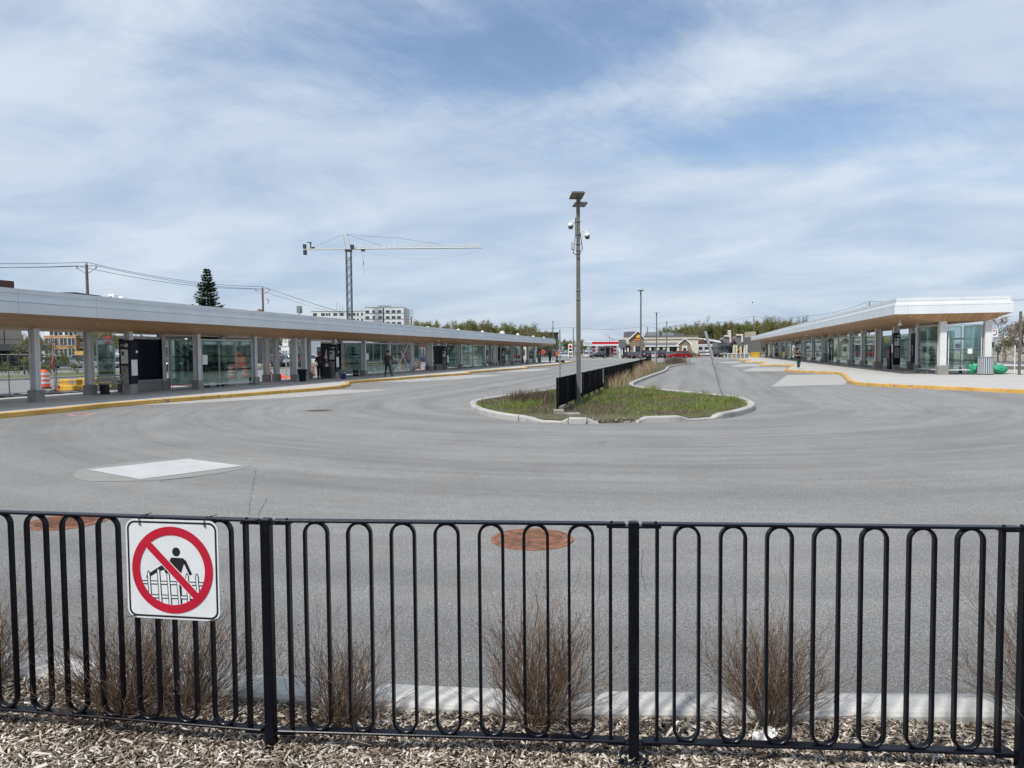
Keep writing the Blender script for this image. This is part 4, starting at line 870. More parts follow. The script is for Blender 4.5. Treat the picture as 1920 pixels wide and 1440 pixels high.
for i in range(30):
    u = 31+i*1.45+r_.uniform(-.5, .5); v = -4.3-.018*(u-22)+r_.uniform(.45, .95)
    tuft('ornamental_grass', 'straw coloured ornamental grass tuft standing along the black fence', 'ornamental grass', u, v, 55, .66 if i < 12 else .9, .020, M_straw, 'straw coloured grass tufts along the black fence', .26, .26)
for i in range(5):
    tuft('dry_perennial', 'reddish brown dry tuft at the far end of the island', 'dry plant', 92+i*2.2, -3.6+.3*i, 120, .9, .05, M_stem, 'dry tufts at the island end', .7, .3)
# black privacy fence
a0 = U(19.54, -3.85); a1 = U(77.5, -4.95); dF = a1-a0; LF_ = dF.length; PF = thing('privacy_fence', 'long black solid panel fence dividing the island lengthwise', 'fence', a0, atan2(dF.y, dF.x))
def fence_panel_mat():
    m = bpy.data.materials.new('fence_slats_black'); m.use_nodes = True; n, l, b = nd(m); b.inputs['Base Color'].default_value = (.003, .0035, .007, 1); b.inputs['Roughness'].default_value = .8; b.inputs['Specular IOR Level'].default_value = .04; return m
M_fp = fence_panel_mat(); st = 1.675; k = 0; x = 0
while x+st <= LF_+.1:
    pnl = MB().box(x+.05, x+st-.03, -.018, .018, .24, 1.03); pnl.box(x+.05, x+st-.03, -.024, .024, 1.03, 1.05)
    for q in np.arange(x+.4, x+st-.1, .42): pnl.box(q, q+.02, -.024, .024, .25, 1.025)
    pnl.build('fence_infill', M_fp, PF)
    po = MB().bbox(x-.025, x+.025, -.03, .03, .08, 1.06, .004).build('post', M_black, PF)
    MB().bbox(x-.07, x+.07, -.07, .07, .085, .10, .003).build('post_foot', M_dark, po)
    x += st
MB().bbox(2*st+1.0, 2*st+1.14, -.05, -.027, .38, 1.02, .004).build('white_strip', M_wp, PF)
MB().bbox(6*st+1.0, 6*st+1.1, -.05, -.027, .40, 1.02, .004).build('white_strip', M_wp, PF)
q = G(1047, 783, .0); t = thing('concrete_block', 'weathered concrete block at the near end of the black fence', 'concrete block', (q.x+.02, q.y+.15, 0), .1); MB().bbox(-.14, .14, -.13, .13, 0, .21, .02).build('block', M_base, t)
q = G(1059, 773, .0); t = thing('concrete_block', 'second weathered concrete block just behind the first at the fence foot', 'concrete block', (q.x, q.y+.2, 0), .3); MB().bbox(-.13, .13, -.12, .12, 0, .2, .02).build('block', M_base, t)
q = G(1072, 777, .09); t = thing('paving_slab', 'flat stone slab lying on the soil at the foot of the lamp post', 'slab', (q.x, q.y, .085), .2); MB().bbox(-.22, .22, -.14, .14, 0, .05, .02).build('slab', M_base, t)
q = G(1243, 746, .1); t = thing('wood_strip', 'orange brown wooden strip lying in the island grass', 'wood strip', (q.x, q.y, .12), -.05); MB().bbox(-.42, .42, -.03, .03, 0, .03, .005).build('strip', mat('wood_orange', (.30, .12, .06), .8), t)

# ---- lamp posts
M_led = mat('led_lens', (.26, .20, .14), .3, 0, .2, 30)
def lamp(label, P, h, cams=False, w0=.135, group='grey lamp posts on the island'):
    t = thing('lamp_post', label, 'lamp post', P, 0, group)
    s = MB(); vs = []
    for z, w in ((0, w0), (h*.35, w0*.97), (h*.72, w0*.86), (h, w0*.80)): vs += [(-w/2, -w/2, z), (w/2, -w/2, z), (w/2, w/2, z), (-w/2, w/2, z)]
    s.add(vs, [(k*4+j, k*4+(j+1) % 4, k*4+4+(j+1) % 4, k*4+4+j) for k in range(3) for j in range(4)]+[(12, 13, 14, 15)]); s.build('pole', M_grey, t)
    for dy, dz, tilt, sx_ in ((-.28, .04, R(-7), -.06), (.42, -.10, R(0), .10)) if cams else ((0, .02, 0, 0),):
        M = Matrix.Translation((sx_, dy, h+dz)) @ Matrix.Rotation(tilt, 4, 'X') @ Matrix.Rotation(R(4), 4, 'Z')
        hd = MB().bbox(-.205, .205, -.31, .31, -.03, .03, .025, M).build('lamp_head', M_grey, t)
        if cams:
            for i in range(4):
                for j in range(2): MB().box(-.17+.09*i, -.105+.09*i, -.24+.19*j, -.10+.19*j, -.036, -.031, M).build('led_lens', M_led, hd)
            MB().tube([(sx_*.3, dy*.2, h-.12), (sx_, dy*.7, h-.0)], .03, 6).build('arm', M_grey, hd)
    return t
q = U(22.64, -3.76, .085)
zt = lambda y: A(1084, y, q.y).z
HL = zt(372)-.085
LP_ = lamp('tall grey square lamp post with two camera domes in the middle of the island', q, HL, True)
def at_l(y): return zt(y)-.085
for sx_, yy, sgn in ((-.24, 418, -1), (.29, 437, 1)):
    z = at_l(yy)
    d = thing('dome_camera', 'white dome camera on the %s side of the tall lamp post' % ('left, upper' if sgn < 0 else 'right, lower'), 'camera', (q.x+sx_, q.y-.03, z+.085), 0, 'white dome cameras')
    MB().lathe([(.05, .0), (.075, -.02), (.085, -.06), (.09, -.12)], 18).build('housing', M_wp, d, True); MB().lathe([(.083, -.12), (.075, -.16), (.045, -.195), (.01, -.205)], 18).build('dome_glass', M_win, d, True)
    MB().tube([(0, 0, .0), (0, 0, .03), (-sx_+sgn*.09, .0, .06)], .022, 6).box(min(-sx_+sgn*.07, -sx_+sgn*.12), max(-sx_+sgn*.07, -sx_+sgn*.12), -.04, .04, -.02, .16).build('arm', M_wp, d)
cb = thing('junction_box', 'light grey junction box strapped to the tall lamp post, black cable looping below', 'junction box', (q.x-.15, q.y-.03, at_l(463)), 0)
MB().bbox(-.08, .05, -.07, .07, 0, .24, .012).build('casing', M_slat, cb)
MB().tube([(-.02, -.03, 0), (-.01, -.06, -.12), (.08, -.1, -.18), (.2, -.1, -.15), (.27, -.08, .0), (.25, -.1, .2), (.22, -.08, .4), (.20, -.05, .52)], .014, 6).tube([(.03, -.05, .2), (.06, -.07, .5), (.05, -.08, .85), (.06, -.04, 1.0)], .013, 6).build('cable', M_rub, cb)
for yy in (416, 440, 458, 470, 545, 562): z = at_l(yy); MB().bbox(-.082, .082, -.082, .082, z, z+.018, .003).build('strap', M_galv, LP_)
for x, yb, yt, u, v, lab in ((1203, 695, 545, 60.69, -4.78, 'second grey lamp post, beside the blond grasses on the island'), ):
    P = U(u, v, .09); hh = A(x, yt, P.y).z-.09; lamp(lab, P, hh, False, .13)
for x, yt, u, v, lab in ((1231, 587, 98, -4.6, 'third lamp post, at the far end of the island'), (1250, 604, 122, -3.2, 'fourth and thinnest dark lamp post before the cream building'), (1037, 603, 136, -33, 'lone far lamp post above the end of the left shelter')):
    d = ray(x, 660); Yt = U(u, v).y; P = CP+d*(Yt/d.y); P.z = 0; hh = A(x, yt, Yt).z; lamp(lab, P, hh, False, .15, 'far lamp posts')

# ================================================================ TREES
def crown_tree(seed, h, w, nleaf, leaf, trunk=.02, bare=.25, low=.25, ls=.22, upright=.5):
    r = random.Random(seed); tk = MB(); ends = []
    def br(p, d, L, rad, dep):
        pts = [p]; rs = [rad]; k = 3
        for j in range(k):
            d = (d+Vector((r.gauss(0, .12), r.gauss(0, .12), .05*upright))).normalized(); p = p+d*L/k; pts.append(p); rs.append(rad*(1-.45*(j+1)/k))
            if dep >= 2: ends.append(p)
        tk.tube(pts, rs, 4 if dep > 1 else 6, False)
        if dep == 4: ends.append(p); return
        n = r.choice((2, 3, 3)) if dep else 4
        for _ in range(n):
            a = r.uniform(0, 2*pi); t = r.uniform(.35, .8) if dep else r.uniform(.25, .75)*(w/h*2)
            s_ = d.orthogonal().normalized(); b_ = d.cross(s_); nd_ = (d*cos(t)+(s_*cos(a)+b_*sin(a))*sin(t)).normalized()
            q = pts[r.randint(1, 3)]; br(q, nd_, L*r.uniform(.55, .8), rs[2]*.7, dep+1)
    br(Vector((0, 0, 0)), Vector((0, 0, 1)), h*.42, h*trunk, 0)
    E_ = np.array([tuple(e) for e in ends]); mz = E_[:, 2].max(); E_[:, 2] *= h*.95/mz; sc_ = (w/2)/max(1e-3, np.percentile(np.abs(E_[:, :2]), 97)); E_[:, :2] *= sc_
    tv = np.array(tk.v); tv[:, 2] *= h*.95/mz; tv[:, :2] *= np.where(tv[:, 2:3] > h*.15, sc_, 1.0); tk.v = [tuple(x) for x in tv]
    rg_ = np.random.default_rng(seed); E_ = E_[E_[:, 2] > h*low]; keep = rg_.random(len(E_)) > bare; E_ = E_[keep]
    c = E_[rg_.integers(0, len(E_), nleaf)]+rg_.normal(0, ls*1.9, (nleaf, 3)); a = rg_.normal(size=(nleaf, 3)); a /= np.linalg.norm(a, axis=1)[:, None]; b = np.cross(a, rg_.normal(size=(nleaf, 3))); b /= np.linalg.norm(b, axis=1)[:, None]
    s_ = (rg_.uniform(.5, 1.1, nleaf)*ls)[:, None]; V = np.stack([c+a*s_, c+b*s_*.6, c-a*s_, c-b*s_*.6], 1).reshape(-1, 3)
    return tk, V, np.arange(nleaf*4).reshape(-1, 4)
def make_tree(name, label, cat, P, seed, h, w, nleaf, leaf, group=None, **k):
    t = thing(name, label, cat, P, 0, group); tk, V, Q = crown_tree(seed, h, w, nleaf, leaf, **k); tk.build('trunk', M_bark, t); quads_mesh('crown', V, Q, leaf, t); return t
FARG = 'spring trees in the far woods'
pro = [make_tree('spring_tree', 'olive green budding tree in the far wood', 'tree', (-40, 215, 0), 1, 10.5, 7.5, 5200, M_leafB, FARG, ls=.15, bare=.15, low=.1),
       make_tree('spring_tree', 'olive green budding tree in the far wood', 'tree', (-30, 215, 0), 2, 10, 7, 5200, M_leafA, FARG, ls=.15, bare=.2, low=.1),
       make_tree('spring_tree', 'thin half-bare tree in the far wood', 'tree', (-20, 215, 0), 3, 11, 5.5, 1500, M_leafB, FARG, ls=.12, bare=.4, low=.2, upright=1.2),
       make_tree('spring_tree', 'dense mid green tree in the far wood', 'tree', (-10, 215, 0), 4, 9.5, 9, 6000, M_leafC, FARG, ls=.16, bare=.1, low=.05)]
used = [False]*4
def plant(kind, x, Y, h=None, label=None, grp=FARG):
    base = (10.5, 10, 11, 9.5)[kind]; P = A(x, 660, Y); P.z = 0; sc = (h or base)/base; rz = random.uniform(0, 6)
    if used[kind]: o = dup(pro[kind], P, rz, label, grp, sc=sc)
    else: used[kind] = True; o = pro[kind]; o.location = P; o.rotation_euler = (0, 0, rz); o.scale = (sc,)*3
    if label: o['label'] = label
    o['group'] = grp; return o
def treeline(xs, kinds, Y, topf, lab, grp):
    for i, x in enumerate(xs):
        Yj = Y+random.uniform(-12, 18); top = topf(x)+random.uniform(-2.5, 2.5); h = A(x, top, Yj).z
        k = random.choice(kinds); plant(k, x, Yj, h, ('half-bare tree ' if k == 2 else 'budding green tree ')+lab, grp)
topL = lambda x: 600 if x < 860 else 598 if x < 915 else 606 if x < 945 else 603 if x < 985 else 616 if x < 1020 else 632
treeline([768+i*9.5 for i in range(30)], (0, 1, 0, 0, 2), 205, topL, 'in the wood behind the left shelter roof', 'trees behind the left shelter')
treeline([955, 963, 972, 980, 990, 998, 1010, 1022], (2,), 190, lambda x: 604 if x < 985 else 612, 'in the wood behind the left shelter roof', 'trees behind the left shelter')
treeline([772+i*13 for i in range(20)], (3, 0), 225, lambda x: topL(x)+7, 'in the wood behind the left shelter roof', 'trees behind the left shelter')
topR = lambda x: 612 if x < 1275 else 606 if x < 1330 else 603 if x < 1420 else 598 if x < 1480 else 605 if x < 1540 else 618
treeline([1262+i*9.5 for i in range(33)], (0, 1, 3, 3, 0), 265, topR, 'on the wooded rise above the right-hand buildings', 'trees on the wooded rise')
treeline([1268+i*15 for i in range(20)], (3, 1, 3), 300, lambda x: topR(x)+2, 'on the wooded rise above the right-hand buildings', 'trees on the wooded rise')
treeline([1428, 1440, 1452, 1462, 1470, 1480, 1491, 1505, 1516], (2,), 240, lambda x: 590, 'on the wooded rise above the right-hand buildings', 'trees on the wooded rise')
plant(2, 1307, 235, A(1307, 590, 235).z, 'pale bare-branched tree standing above the cream building', 'trees on the wooded rise')
treeline([1050, 1056, 1080, 1088, 1097, 1066, 1104], (3, 1, 0), 300, lambda x: 636, 'around the distant gas station', 'trees around the gas station')
treeline([1535+i*18 for i in range(16)], (3, 0, 1), 320, lambda x: 640, 'far beyond the right shelter', 'trees beyond the right shelter')
treeline([-60+i*17 for i in range(50)], (3, 0, 1, 3), 300, lambda x: 628, 'far beyond the street on the left', 'trees beyond the left street')
make_tree('blossom_tree', 'brownish blossoming tree between the right shelter end and the grey post', 'tree', A(1885, 660, 88)*1.0-Vector((0, 0, A(1885, 660, 88).z)), 31, 6.0, 6.0, 2600, M_leafD, 'blossoming trees at the right edge', ls=.11, bare=.2, low=.3)
make_tree('blossom_tree', 'brownish blossoming tree at the right edge of the photo, behind the grey post', 'tree', A(1925, 660, 80)*1.0-Vector((0, 0, A(1925, 660, 80).z)), 32, 5.6, 5.5, 2400, M_leafD, 'blossoming trees at the right edge', ls=.11, bare=.2, low=.3)
make_tree('spring_tree', 'small fresh green tree right behind the corner of the right shelter', 'tree', A(1872, 660, 92)*1.0-Vector((0, 0, A(1872, 660, 92).z)), 33, 4.6, 3.4, 1500, M_leafA, None, ls=.10, bare=.2, low=.3)
make_tree('street_tree', 'half-bare young tree by the tan building across the left street', 'tree', A(84, 660, 72)*1.0-Vector((0, 0, A(84, 660, 72).z)), 41, 5.4, 4.6, 900, M_leafB, None, ls=.09, bare=.35, low=.3)
make_tree('street_tree', 'leafy yellow-green bush-like tree before the tan building porch', 'tree', A(45, 660, 66)*1.0-Vector((0, 0, A(45, 660, 66).z)), 42, 2.6, 3.6, 1800, M_leafA, None, ls=.10, bare=.1, low=.05)
make_tree('street_tree', 'low dark green shrub between the street and the parked silver cars', 'tree', A(88, 660, 66)*1.0-Vector((0, 0, A(88, 660, 66).z)), 43, 1.9, 3.4, 1500, M_leafC, None, ls=.10, bare=.1, low=.02)
make_tree('bare_tree', 'bare dark tree seen between shelter columns beside the orange barrel', 'tree', A(520, 660, 96)*1.0-Vector((0, 0, A(520, 660, 96).z)), 44, 6.0, 4.5, 120, M_leafB, None, ls=.08, bare=.3, low=.3)
make_tree('street_tree', 'small green tree behind the glass right of the numeral 5 wall', 'tree', A(200, 660, 84)*1.0-Vector((0, 0, A(200, 660, 84).z)), 45, 5.2, 4.6, 1700, M_leafA, None, ls=.12, bare=.1, low=.3)
# spruce
def spruce(P, h, w, seed):
    t = thing('spruce_tree', 'tall dark spruce rising above the left shelter roof', 'spruce', P); r = random.Random(seed); tk = MB().tube([(0, 0, 0), (0.05, 0, h*.5), (0, 0, h)], [h*.018, h*.012, .02], 7); V = []
    z = h*.08
    while z < h*.995:
        f = 1-z/h; R_ = (w/2)*(f**.8)*r.uniform(.8, 1.1)+.10; n = int(6+7*f)
        for i in range(n):
            a = 2*pi*i/n+r.uniform(-.35, .35); L = R_*r.uniform(.62, 1.12); d = Vector((cos(a), sin(a), 0)); dro = -.28*f+.12
            pts = [Vector((0, 0, z))+d*L*q+Vector((0, 0, L*(dro*q+.22*q*q))) for q in (0, .35, .7, 1)]
            tk.tube(pts, [.02*f+.008, .015*f+.006, .008, .004], 3, False); sd_v = Vector((-d.y, d.x, 0))
            m = int(16+40*L)
            for j in range(m):
                q = r.uniform(.12, 1.05); c = Vector((0, 0, z))+d*L*q+Vector((0, 0, L*(dro*q+.22*q*q)))+sd_v*r.gauss(0, .10+.12*L*(1-q))+Vector((0, 0, r.uniform(-.16, .02)))
                e = (d*r.uniform(.5, 1)+sd_v*r.uniform(-.8, .8)+Vector((0, 0, r.uniform(-.35, .15)))).normalized(); s = r.uniform(.16, .30); g = e.cross(Vector((r.gauss(0, .5), r.gauss(0, .5), 1))).normalized()*s*.28
                V += [c-g, c+e*s*.5-g*1.1, c+e*s, c+e*s*.4+g]
        z += h*.028*r.uniform(.8, 1.2)
    tk.build('trunk', M_bark, t); V = np.array([tuple(v) for v in V]); quads_mesh('crown', V, np.arange(len(V)).reshape(-1, 4), M_needle, t)
P = A(392, 660, 75); P.z = 0; spruce(P, A(392, 504, 75).z, 5.9, 5)
# dry grass clump behind the shelter on the right, bushes
tuft('fountain_grass', 'rust coloured grass clump behind the corner of the right shelter', 'ornamental grass', *uv(G(1868, 669)), 260, 1.6, .05, island_mat('rust_blades', [(0, (.12, .06, .02)), (1, (.34, .18, .06))]), None, .9, .7)

# ================================================================ VEHICLES
CARM = {}
def paint(n, c, r_=.22): return mat('car_paint_'+n, c, r_, .25, .03, 2)
def car(label, P, rz, m, L=4.5, Wd=1.8, H=1.5, kind='sedan', group='parked cars', name='parked_car'):
    t = thing(name, label, 'car', P, rz, group)
    belt = H*.60; z0 = .24; hw = Wd/2
    if kind == 'sedan': st = [(-.5, .50, .80), (-.47, .56, .92), (-.36, .60, .98), (-.2, .61, 1), (.2, .60, 1), (.33, .565, .97), (.46, .50, .88), (.5, .40, .75)]; cab = (-.36, -.20, .10, .27)
    else: st = [(-.5, .56, .86), (-.48, .62, .95), (-.36, .63, 1), (-.2, .63, 1), (.18, .63, 1), (.34, .60, .98), (.46, .55, .9), (.5, .42, .78)]; cab = (-.49, -.42, .08, .24)
    vs = []; fs = []
    for x, zt_, w in st:
        zz_ = H*zt_; vs += [(x*L, -hw*w*.94, z0), (x*L, -hw*w, H*.30), (x*L, -hw*w*.98, zz_-.08), (x*L, -hw*w*.86, zz_), (x*L, hw*w*.86, zz_), (x*L, hw*w*.98, zz_-.08), (x*L, hw*w, H*.30), (x*L, hw*w*.94, z0)]
    for i in range(len(st)-1):
        for k in range(8): fs.append((i*8+k, (i+1)*8+k, (i+1)*8+(k+1) % 8, i*8+(k+1) % 8))
    fs += [tuple(range(8)), tuple(range(len(st)*8-1, len(st)*8-9, -1))]
    MB().add(vs, fs).build('body', m, t)
    a, b, c, d = [q*L for q in cab]; wt = hw*.74; wb = hw*.86; zb = belt-.0
    g = MB(); g.add([(a, -wb, zb), (d, -wb, zb), (d, wb, zb), (a, wb, zb), (b, -wt, H-.05), (c, -wt, H-.05), (c, wt, H-.05), (b, wt, H-.05)], [(0, 1, 5, 4), (1, 2, 6, 5), (2, 3, 7, 6), (3, 0, 4, 7), (4, 5, 6, 7)]); g.build('glass', M_win, t)
    ro = MB(); ro.add([(b-.05, -wt-.015, H-.07), (c+.05, -wt-.015, H-.07), (c+.05, wt+.015, H-.07), (b-.05, wt+.015, H-.07), (b+.1, -wt+.1, H), (c-.15, -wt+.1, H), (c-.15, wt-.1, H), (b+.1, wt-.1, H)], [(0, 1, 5, 4), (1, 2, 6, 5), (2, 3, 7, 6), (3, 0, 4, 7), (4, 5, 6, 7)])
    for y, y2 in ((-wb, -wt), (wb, wt)):
        for x1, x2 in ((a, b), (d, c), ((a+d)/2-.1, (b+c)/2-.05)): ro.tube([(x1, y*1.005, zb-.02), (x2, y2*1.01, H-.06)], .045, 4)
    ro.build('roof', m, t)
    for x in (-.30*L, .31*L):
        for s in (-1, 1):
            w = MB(); M = Matrix.Translation((x, s*(hw-.1), .33)) @ Matrix.Rotation(pi/2, 4, 'X'); q = MB().lathe([(.2, -.11), (.31, -.11), (.335, -.07), (.335, .07), (.31, .11), (.2, .11)], 18); q.v = [tuple(M @ Vector(v)) for v in q.v]; wh = q.build('wheel', M_rub, t)
            q = MB().lathe([(.2, s*-.115), (.19, s*-.118), (.05, s*-.10)], 12); q.v = [tuple(M @ Vector(v)) for v in q.v]; q.build('rim', M_alu, wh)
    for s in (-1, 1):
        MB().bbox(.475*L-.05, .475*L+.03, min(s*hw*.5, s*hw*.82), max(s*hw*.5, s*hw*.82), H*.40, H*.49, .01).build('headlight', M_wp, t)
        MB().bbox(-.5*L-.01, -.5*L+.05, min(s*hw*.48, s*hw*.80), max(s*hw*.48, s*hw*.80), H*.42, H*.54, .01).build('tail_light', M_red, t)
        MB().bbox(.13*L, .17*L, min(s*hw, s*(hw+.17)), max(s*hw, s*(hw+.17)), belt+.0, belt+.14, .02).build('mirror', m, t)
    MB().box(-.5*L-.015, -.5*L-.004, -.16, .16, H*.36, H*.43).build('number_plate', M_paper, t); MB().box(.498*L, .51*L, -hw*.5, hw*.5, H*.24, H*.36).build('grille', M_dark, t)
    return t
p_silver = paint('silver', (.33, .34, .36)); p_dark = paint('dark', (.015, .017, .022)); p_white = paint('white', (.62, .63, .64)); p_red = paint('red', (.26, .008, .018)); p_blue = paint('blue', (.03, .06, .16)); p_grey = paint('grey', (.08, .085, .09)); p_teal = paint('teal', (.12, .2, .19))
def carat(x, Y, rz, m, lab, kind='sedan', L=4.5, H=1.48, g='parked cars', name='parked_car'):
    P = A(x, 660, Y); P.z = .01; return car(lab, P, rz, m, L, 1.82, H, kind, g, name)
gl, gg, gs = 'cars parked across the left street', 'cars by the gas station', 'cars before the brick store'
carat(122, 96, .15, p_silver, 'silver crossover parked beyond the orange diamond sign', 'suv', 4.6, 1.66, gl); carat(147, 102, 2.2, p_dark, 'dark crossover parked right of the silver one across the left street', 'suv', 4.7, 1.75, gl)
carat(95, 108, 0.2, p_white, 'white car half hidden behind shrubs left of the silver crossover', 'suv', 4.5, 1.6, gl); carat(192, 95, -.1, p_silver, 'silver sedan behind the glass left of the nearest totem', 'sedan', 4.7, 1.5, gl)
carat(222, 98, 1.3, p_grey, 'grey car behind the nearest totem across the street', 'sedan', 4.7, 1.5, gl); o = carat(337, 74, -1.35, p_dark, 'dark pickup-like car with lit headlights seen through glass right of the numeral 5 wall', 'suv', 5, 1.8, gl)
for c in list(o.children):
    if c.name.startswith('headlight'): c.data.materials.clear(); q = mat('headlight_on', (.9, .9, .9), .3); q.node_tree.nodes['Principled BSDF'].inputs['Emission Color'].default_value = (1, .97, .9, 1); q.node_tree.nodes['Principled BSDF'].inputs['Emission Strength'].default_value = 2.5; c.data.materials.append(q)
for i, (x, Y, rz, m, lab) in enumerate(((395, 108, .3, p_white, 'white car seen through the large glass panel'), (430, 112, .1, p_silver, 'silver car seen through the right half of the large glass panel'), (512, 92, -.9, p_dark, 'dark car beside the bare tree between columns'), (528, 96, -.8, p_silver, 'silver car right of the dark one between the columns'), (541, 99, -.8, p_grey, 'grey car nearest the column with the blue bin'), (585, 98, .1, p_white, 'white car behind the glass left of the numeral 4 wall'), (652, 105, .1, p_silver, 'silver car behind the glass right of the numeral 4 wall'), (700, 110, .1, p_blue, 'blue car behind the braced glass bay'), (724, 112, 0, p_white, 'white car behind the man in the navy vest'), (784, 112, 1.3, p_blue, 'blue car in the gap left of the numeral 3 wall'), (850, 122, 0, p_silver, 'silver car behind the glass right of the numeral 3 wall'), (914, 130, 0, p_white, 'white car seen in the far gap of the left shelter'))):
    carat(x, Y, rz, m, lab, 'suv' if i % 2 else 'sedan', 4.6, 1.6 if i % 2 else 1.48, gl)
carat(1123, 172, 3.14, p_dark, 'dark sedan crossing in front of the gas station', 'sedan', 4.7, 1.45, gg, 'moving_car'); carat(1059, 190, .1, p_white, 'white car left of the gas price sign', 'sedan', 4.6, 1.5, gg); carat(1100, 196, 1.4, p_white, 'white car at the pumps left of the tower lamp base', 'suv', 4.6, 1.6, gg); carat(1107, 199, 1.4, p_silver, 'silver car at the pumps, under the red canopy', 'suv', 4.6, 1.6, gg)
carat(1178, 158, 1.75, p_dark, 'black sedan parked with its back to us left of the brick store door', 'sedan', 4.7, 1.5, gs); carat(1195, 160, 1.6, p_grey, 'dark grey car parked before the brick store door', 'sedan', 4.6, 1.5, gs); carat(1210, 158, 1.6, p_dark, 'black crossover parked right of the second lamp post', 'suv', 4.7, 1.85, gs); carat(1221, 163, 1.6, p_white, 'white car parked between the black crossover and the black pickup', 'sedan', 4.5, 1.45, gs)
carat(1240, 157, 1.45, p_dark, 'black pickup parked before the shop windows', 'suv', 5.2, 1.95, gs); carat(1256, 163, 1.5, p_teal, 'pale teal car mostly hidden behind the red crossover', 'sedan', 4.5, 1.5, gs); carat(1273, 152, 3.1, p_red, 'red crossover parked side-on before the cream building', 'suv', 4.6, 1.68, gs)
def truck(label, P, rz, mcab, mbox, L, H, group=None, boxf=1.0):
    t = thing('truck', label, 'truck', P, rz, group)
    MB().bbox(-L/2, L/2-2.0, -1.15, 1.15, .75, H, .05).build('cargo_box', mbox, t); c = MB().bbox(L/2-1.95, L/2, -1.08, 1.08, .45, H*.86, .15).build('cab', mcab, t)
    MB().box(L/2+.003, L/2+.02, -.9, .9, H*.5, H*.78).build('windscreen', M_win, c); MB().box(L/2-1.2, L/2-.3, -1.1, -1.083, H*.5, H*.75).box(L/2-1.2, L/2-.3, 1.083, 1.1, H*.5, H*.75).build('side_window', M_win, c)
    MB().box(L/2+.003, L/2+.03, -.6, .6, .6, 1.2).build('grille', M_galv, c); MB().box(-L/2+.2, L/2-.3, -.5, .5, .4, .749).build('chassis', M_dark, t)
    for x in (-L*.32, L/2-1.0):
        for s in (-1, 1): q = MB().lathe([(.3, -.15), (.48, -.14), (.5, 0), (.48, .14), (.3, .15)], 16); M = Matrix.Translation((x, s*1.0, .5)) @ Matrix.Rotation(pi/2, 4, 'X'); q.v = [tuple(M @ Vector(v)) for v in q.v]; q.build('wheel', M_rub, t)
    for s in (-1, 1): MB().box(L/2+.003, L/2+.03, s*.85-.12, s*.85+.12, .75, .95).build('headlight', M_wp, t)
def ground_at(x, Y, z=.01): P = A(x, 660, Y); P.z = z; return P
truck('white delivery truck facing us under the gas station canopy', ground_at(1127, 212), -1.5, p_white, p_white, 6.5, 3.3); truck('grey lorry cab facing us beside the long white vehicle', ground_at(1351, 178), -1.62, p_grey, p_grey, 8, 3.6)
def coach(label, P, rz, L, H, m=None):
    t = thing('motorhome', label, 'motorhome', P, rz, 'pale motorhomes and vans'); MB().bbox(-L/2, L/2, -1.2, 1.2, .5, H, .12).build('body', m or p_white, t)
    for k in range(int(L/1.6)): MB().box(-L/2+.5+1.6*k, -L/2+1.5+1.6*k, -1.225, -1.203, H*.56, H*.8).build('window', M_win, t)
    MB().box(-L/2+.3, L/2-.3, -1.22, -1.203, H*.30, H*.42).build('side_stripe', M_grey, t); MB().box(-1.0, .0, -1.215, -1.2025, .6, H*.85).build('door', M_wp, t)
    for x in (-L*.3, L*.32):
        for s in (-1, 1): q = MB().lathe([(.25, -.15), (.43, -.14), (.45, 0), (.43, .14), (.25, .15)], 14); M = Matrix.Translation((x, s*1.06, .45)) @ Matrix.Rotation(pi/2, 4, 'X'); q.v = [tuple(M @ Vector(v)) for v in q.v]; q.build('wheel', M_rub, t)
coach('long white coach parked left of the grey lorry cab', ground_at(1328, 190), 0, 10.0, 3.3); coach('white van parked behind the hedge right of the pedestrian yield sign', ground_at(1872, 118), .1, 6.0, 3.4); coach('rounded white trailer at the right edge behind the grey post', ground_at(1912, 112), -.1, 6.5, 3.6)
coach('white trailer seen through the glass of the right shelter corner', ground_at(1815, 125), 0, 7, 3.2); coach('white van seen through the right shelter between columns', ground_at(1735, 135), 0, 7, 3.2)

# ================================================================ BUILDINGS
def winrow(parent, M, xs, zs, w, h, m=M_win, frame=None, name='window', y=-.02):
    for z in zs:
        for x in xs:
            f = MB().box(x-w/2, x+w/2, y, y+.015, z-h/2, z+h/2, M).build(name, m, parent)
            if frame: q = MB(); [q.box(*b, M) for b in ((x-w/2-.05, x+w/2+.05, y-.05, y, z+h/2, z+h/2+.05), (x-w/2-.05, x+w/2+.05, y-.05, y, z-h/2-.05, z-h/2), (x-w/2-.05, x-w/2, y-.05, y, z-h/2, z+h/2), (x+w/2, x+w/2+.05, y-.05, y, z-h/2, z+h/2), (x-.03, x+.03, y-.04, y-.001, z-h/2, z+h/2))]; q.build('window_frame', frame, f)
def X_(x, Y): return A(x, 660, Y).x
def Z_(x, y, Y): return A(x, y, Y).z
I4 = Matrix.Identity(4)
# unfinished white block with scaffold
Y = 370; x0, xm, x1 = X_(585, Y), X_(686, Y), X_(759, Y)
b = thing('unfinished_building', 'white unfinished apartment block with dark window openings behind the left roof', 'building', (x0, Y, 0)); M_wrap = mat('white_wrap', (.62, .64, .67), .6, 0, .05, .3)
h1, h2 = Z_(640, 583, Y), Z_(720, 576, Y)
MB().box(0, xm-x0, 0, 16, 0, h1).build('wall', M_wrap, b); MB().box(xm-x0+.01, x1-x0, -1.5, 18, 0, h2).build('wall', M_wrap, b)
fl = 10.9*Y/F
for r_i, z in enumerate([Z_(640, 589.5, Y)-fl*k for k in range(6)]):
    for x in (592, 607, 614, 619, 630, 642, 655, 664, 672, 680): 
        ww = 2.0 if x in (592, 607, 630, 642, 655, 664) else 1.0; winrow(b, I4, [X_(x, Y)-x0], [z], ww, 1.5, name='window_opening')
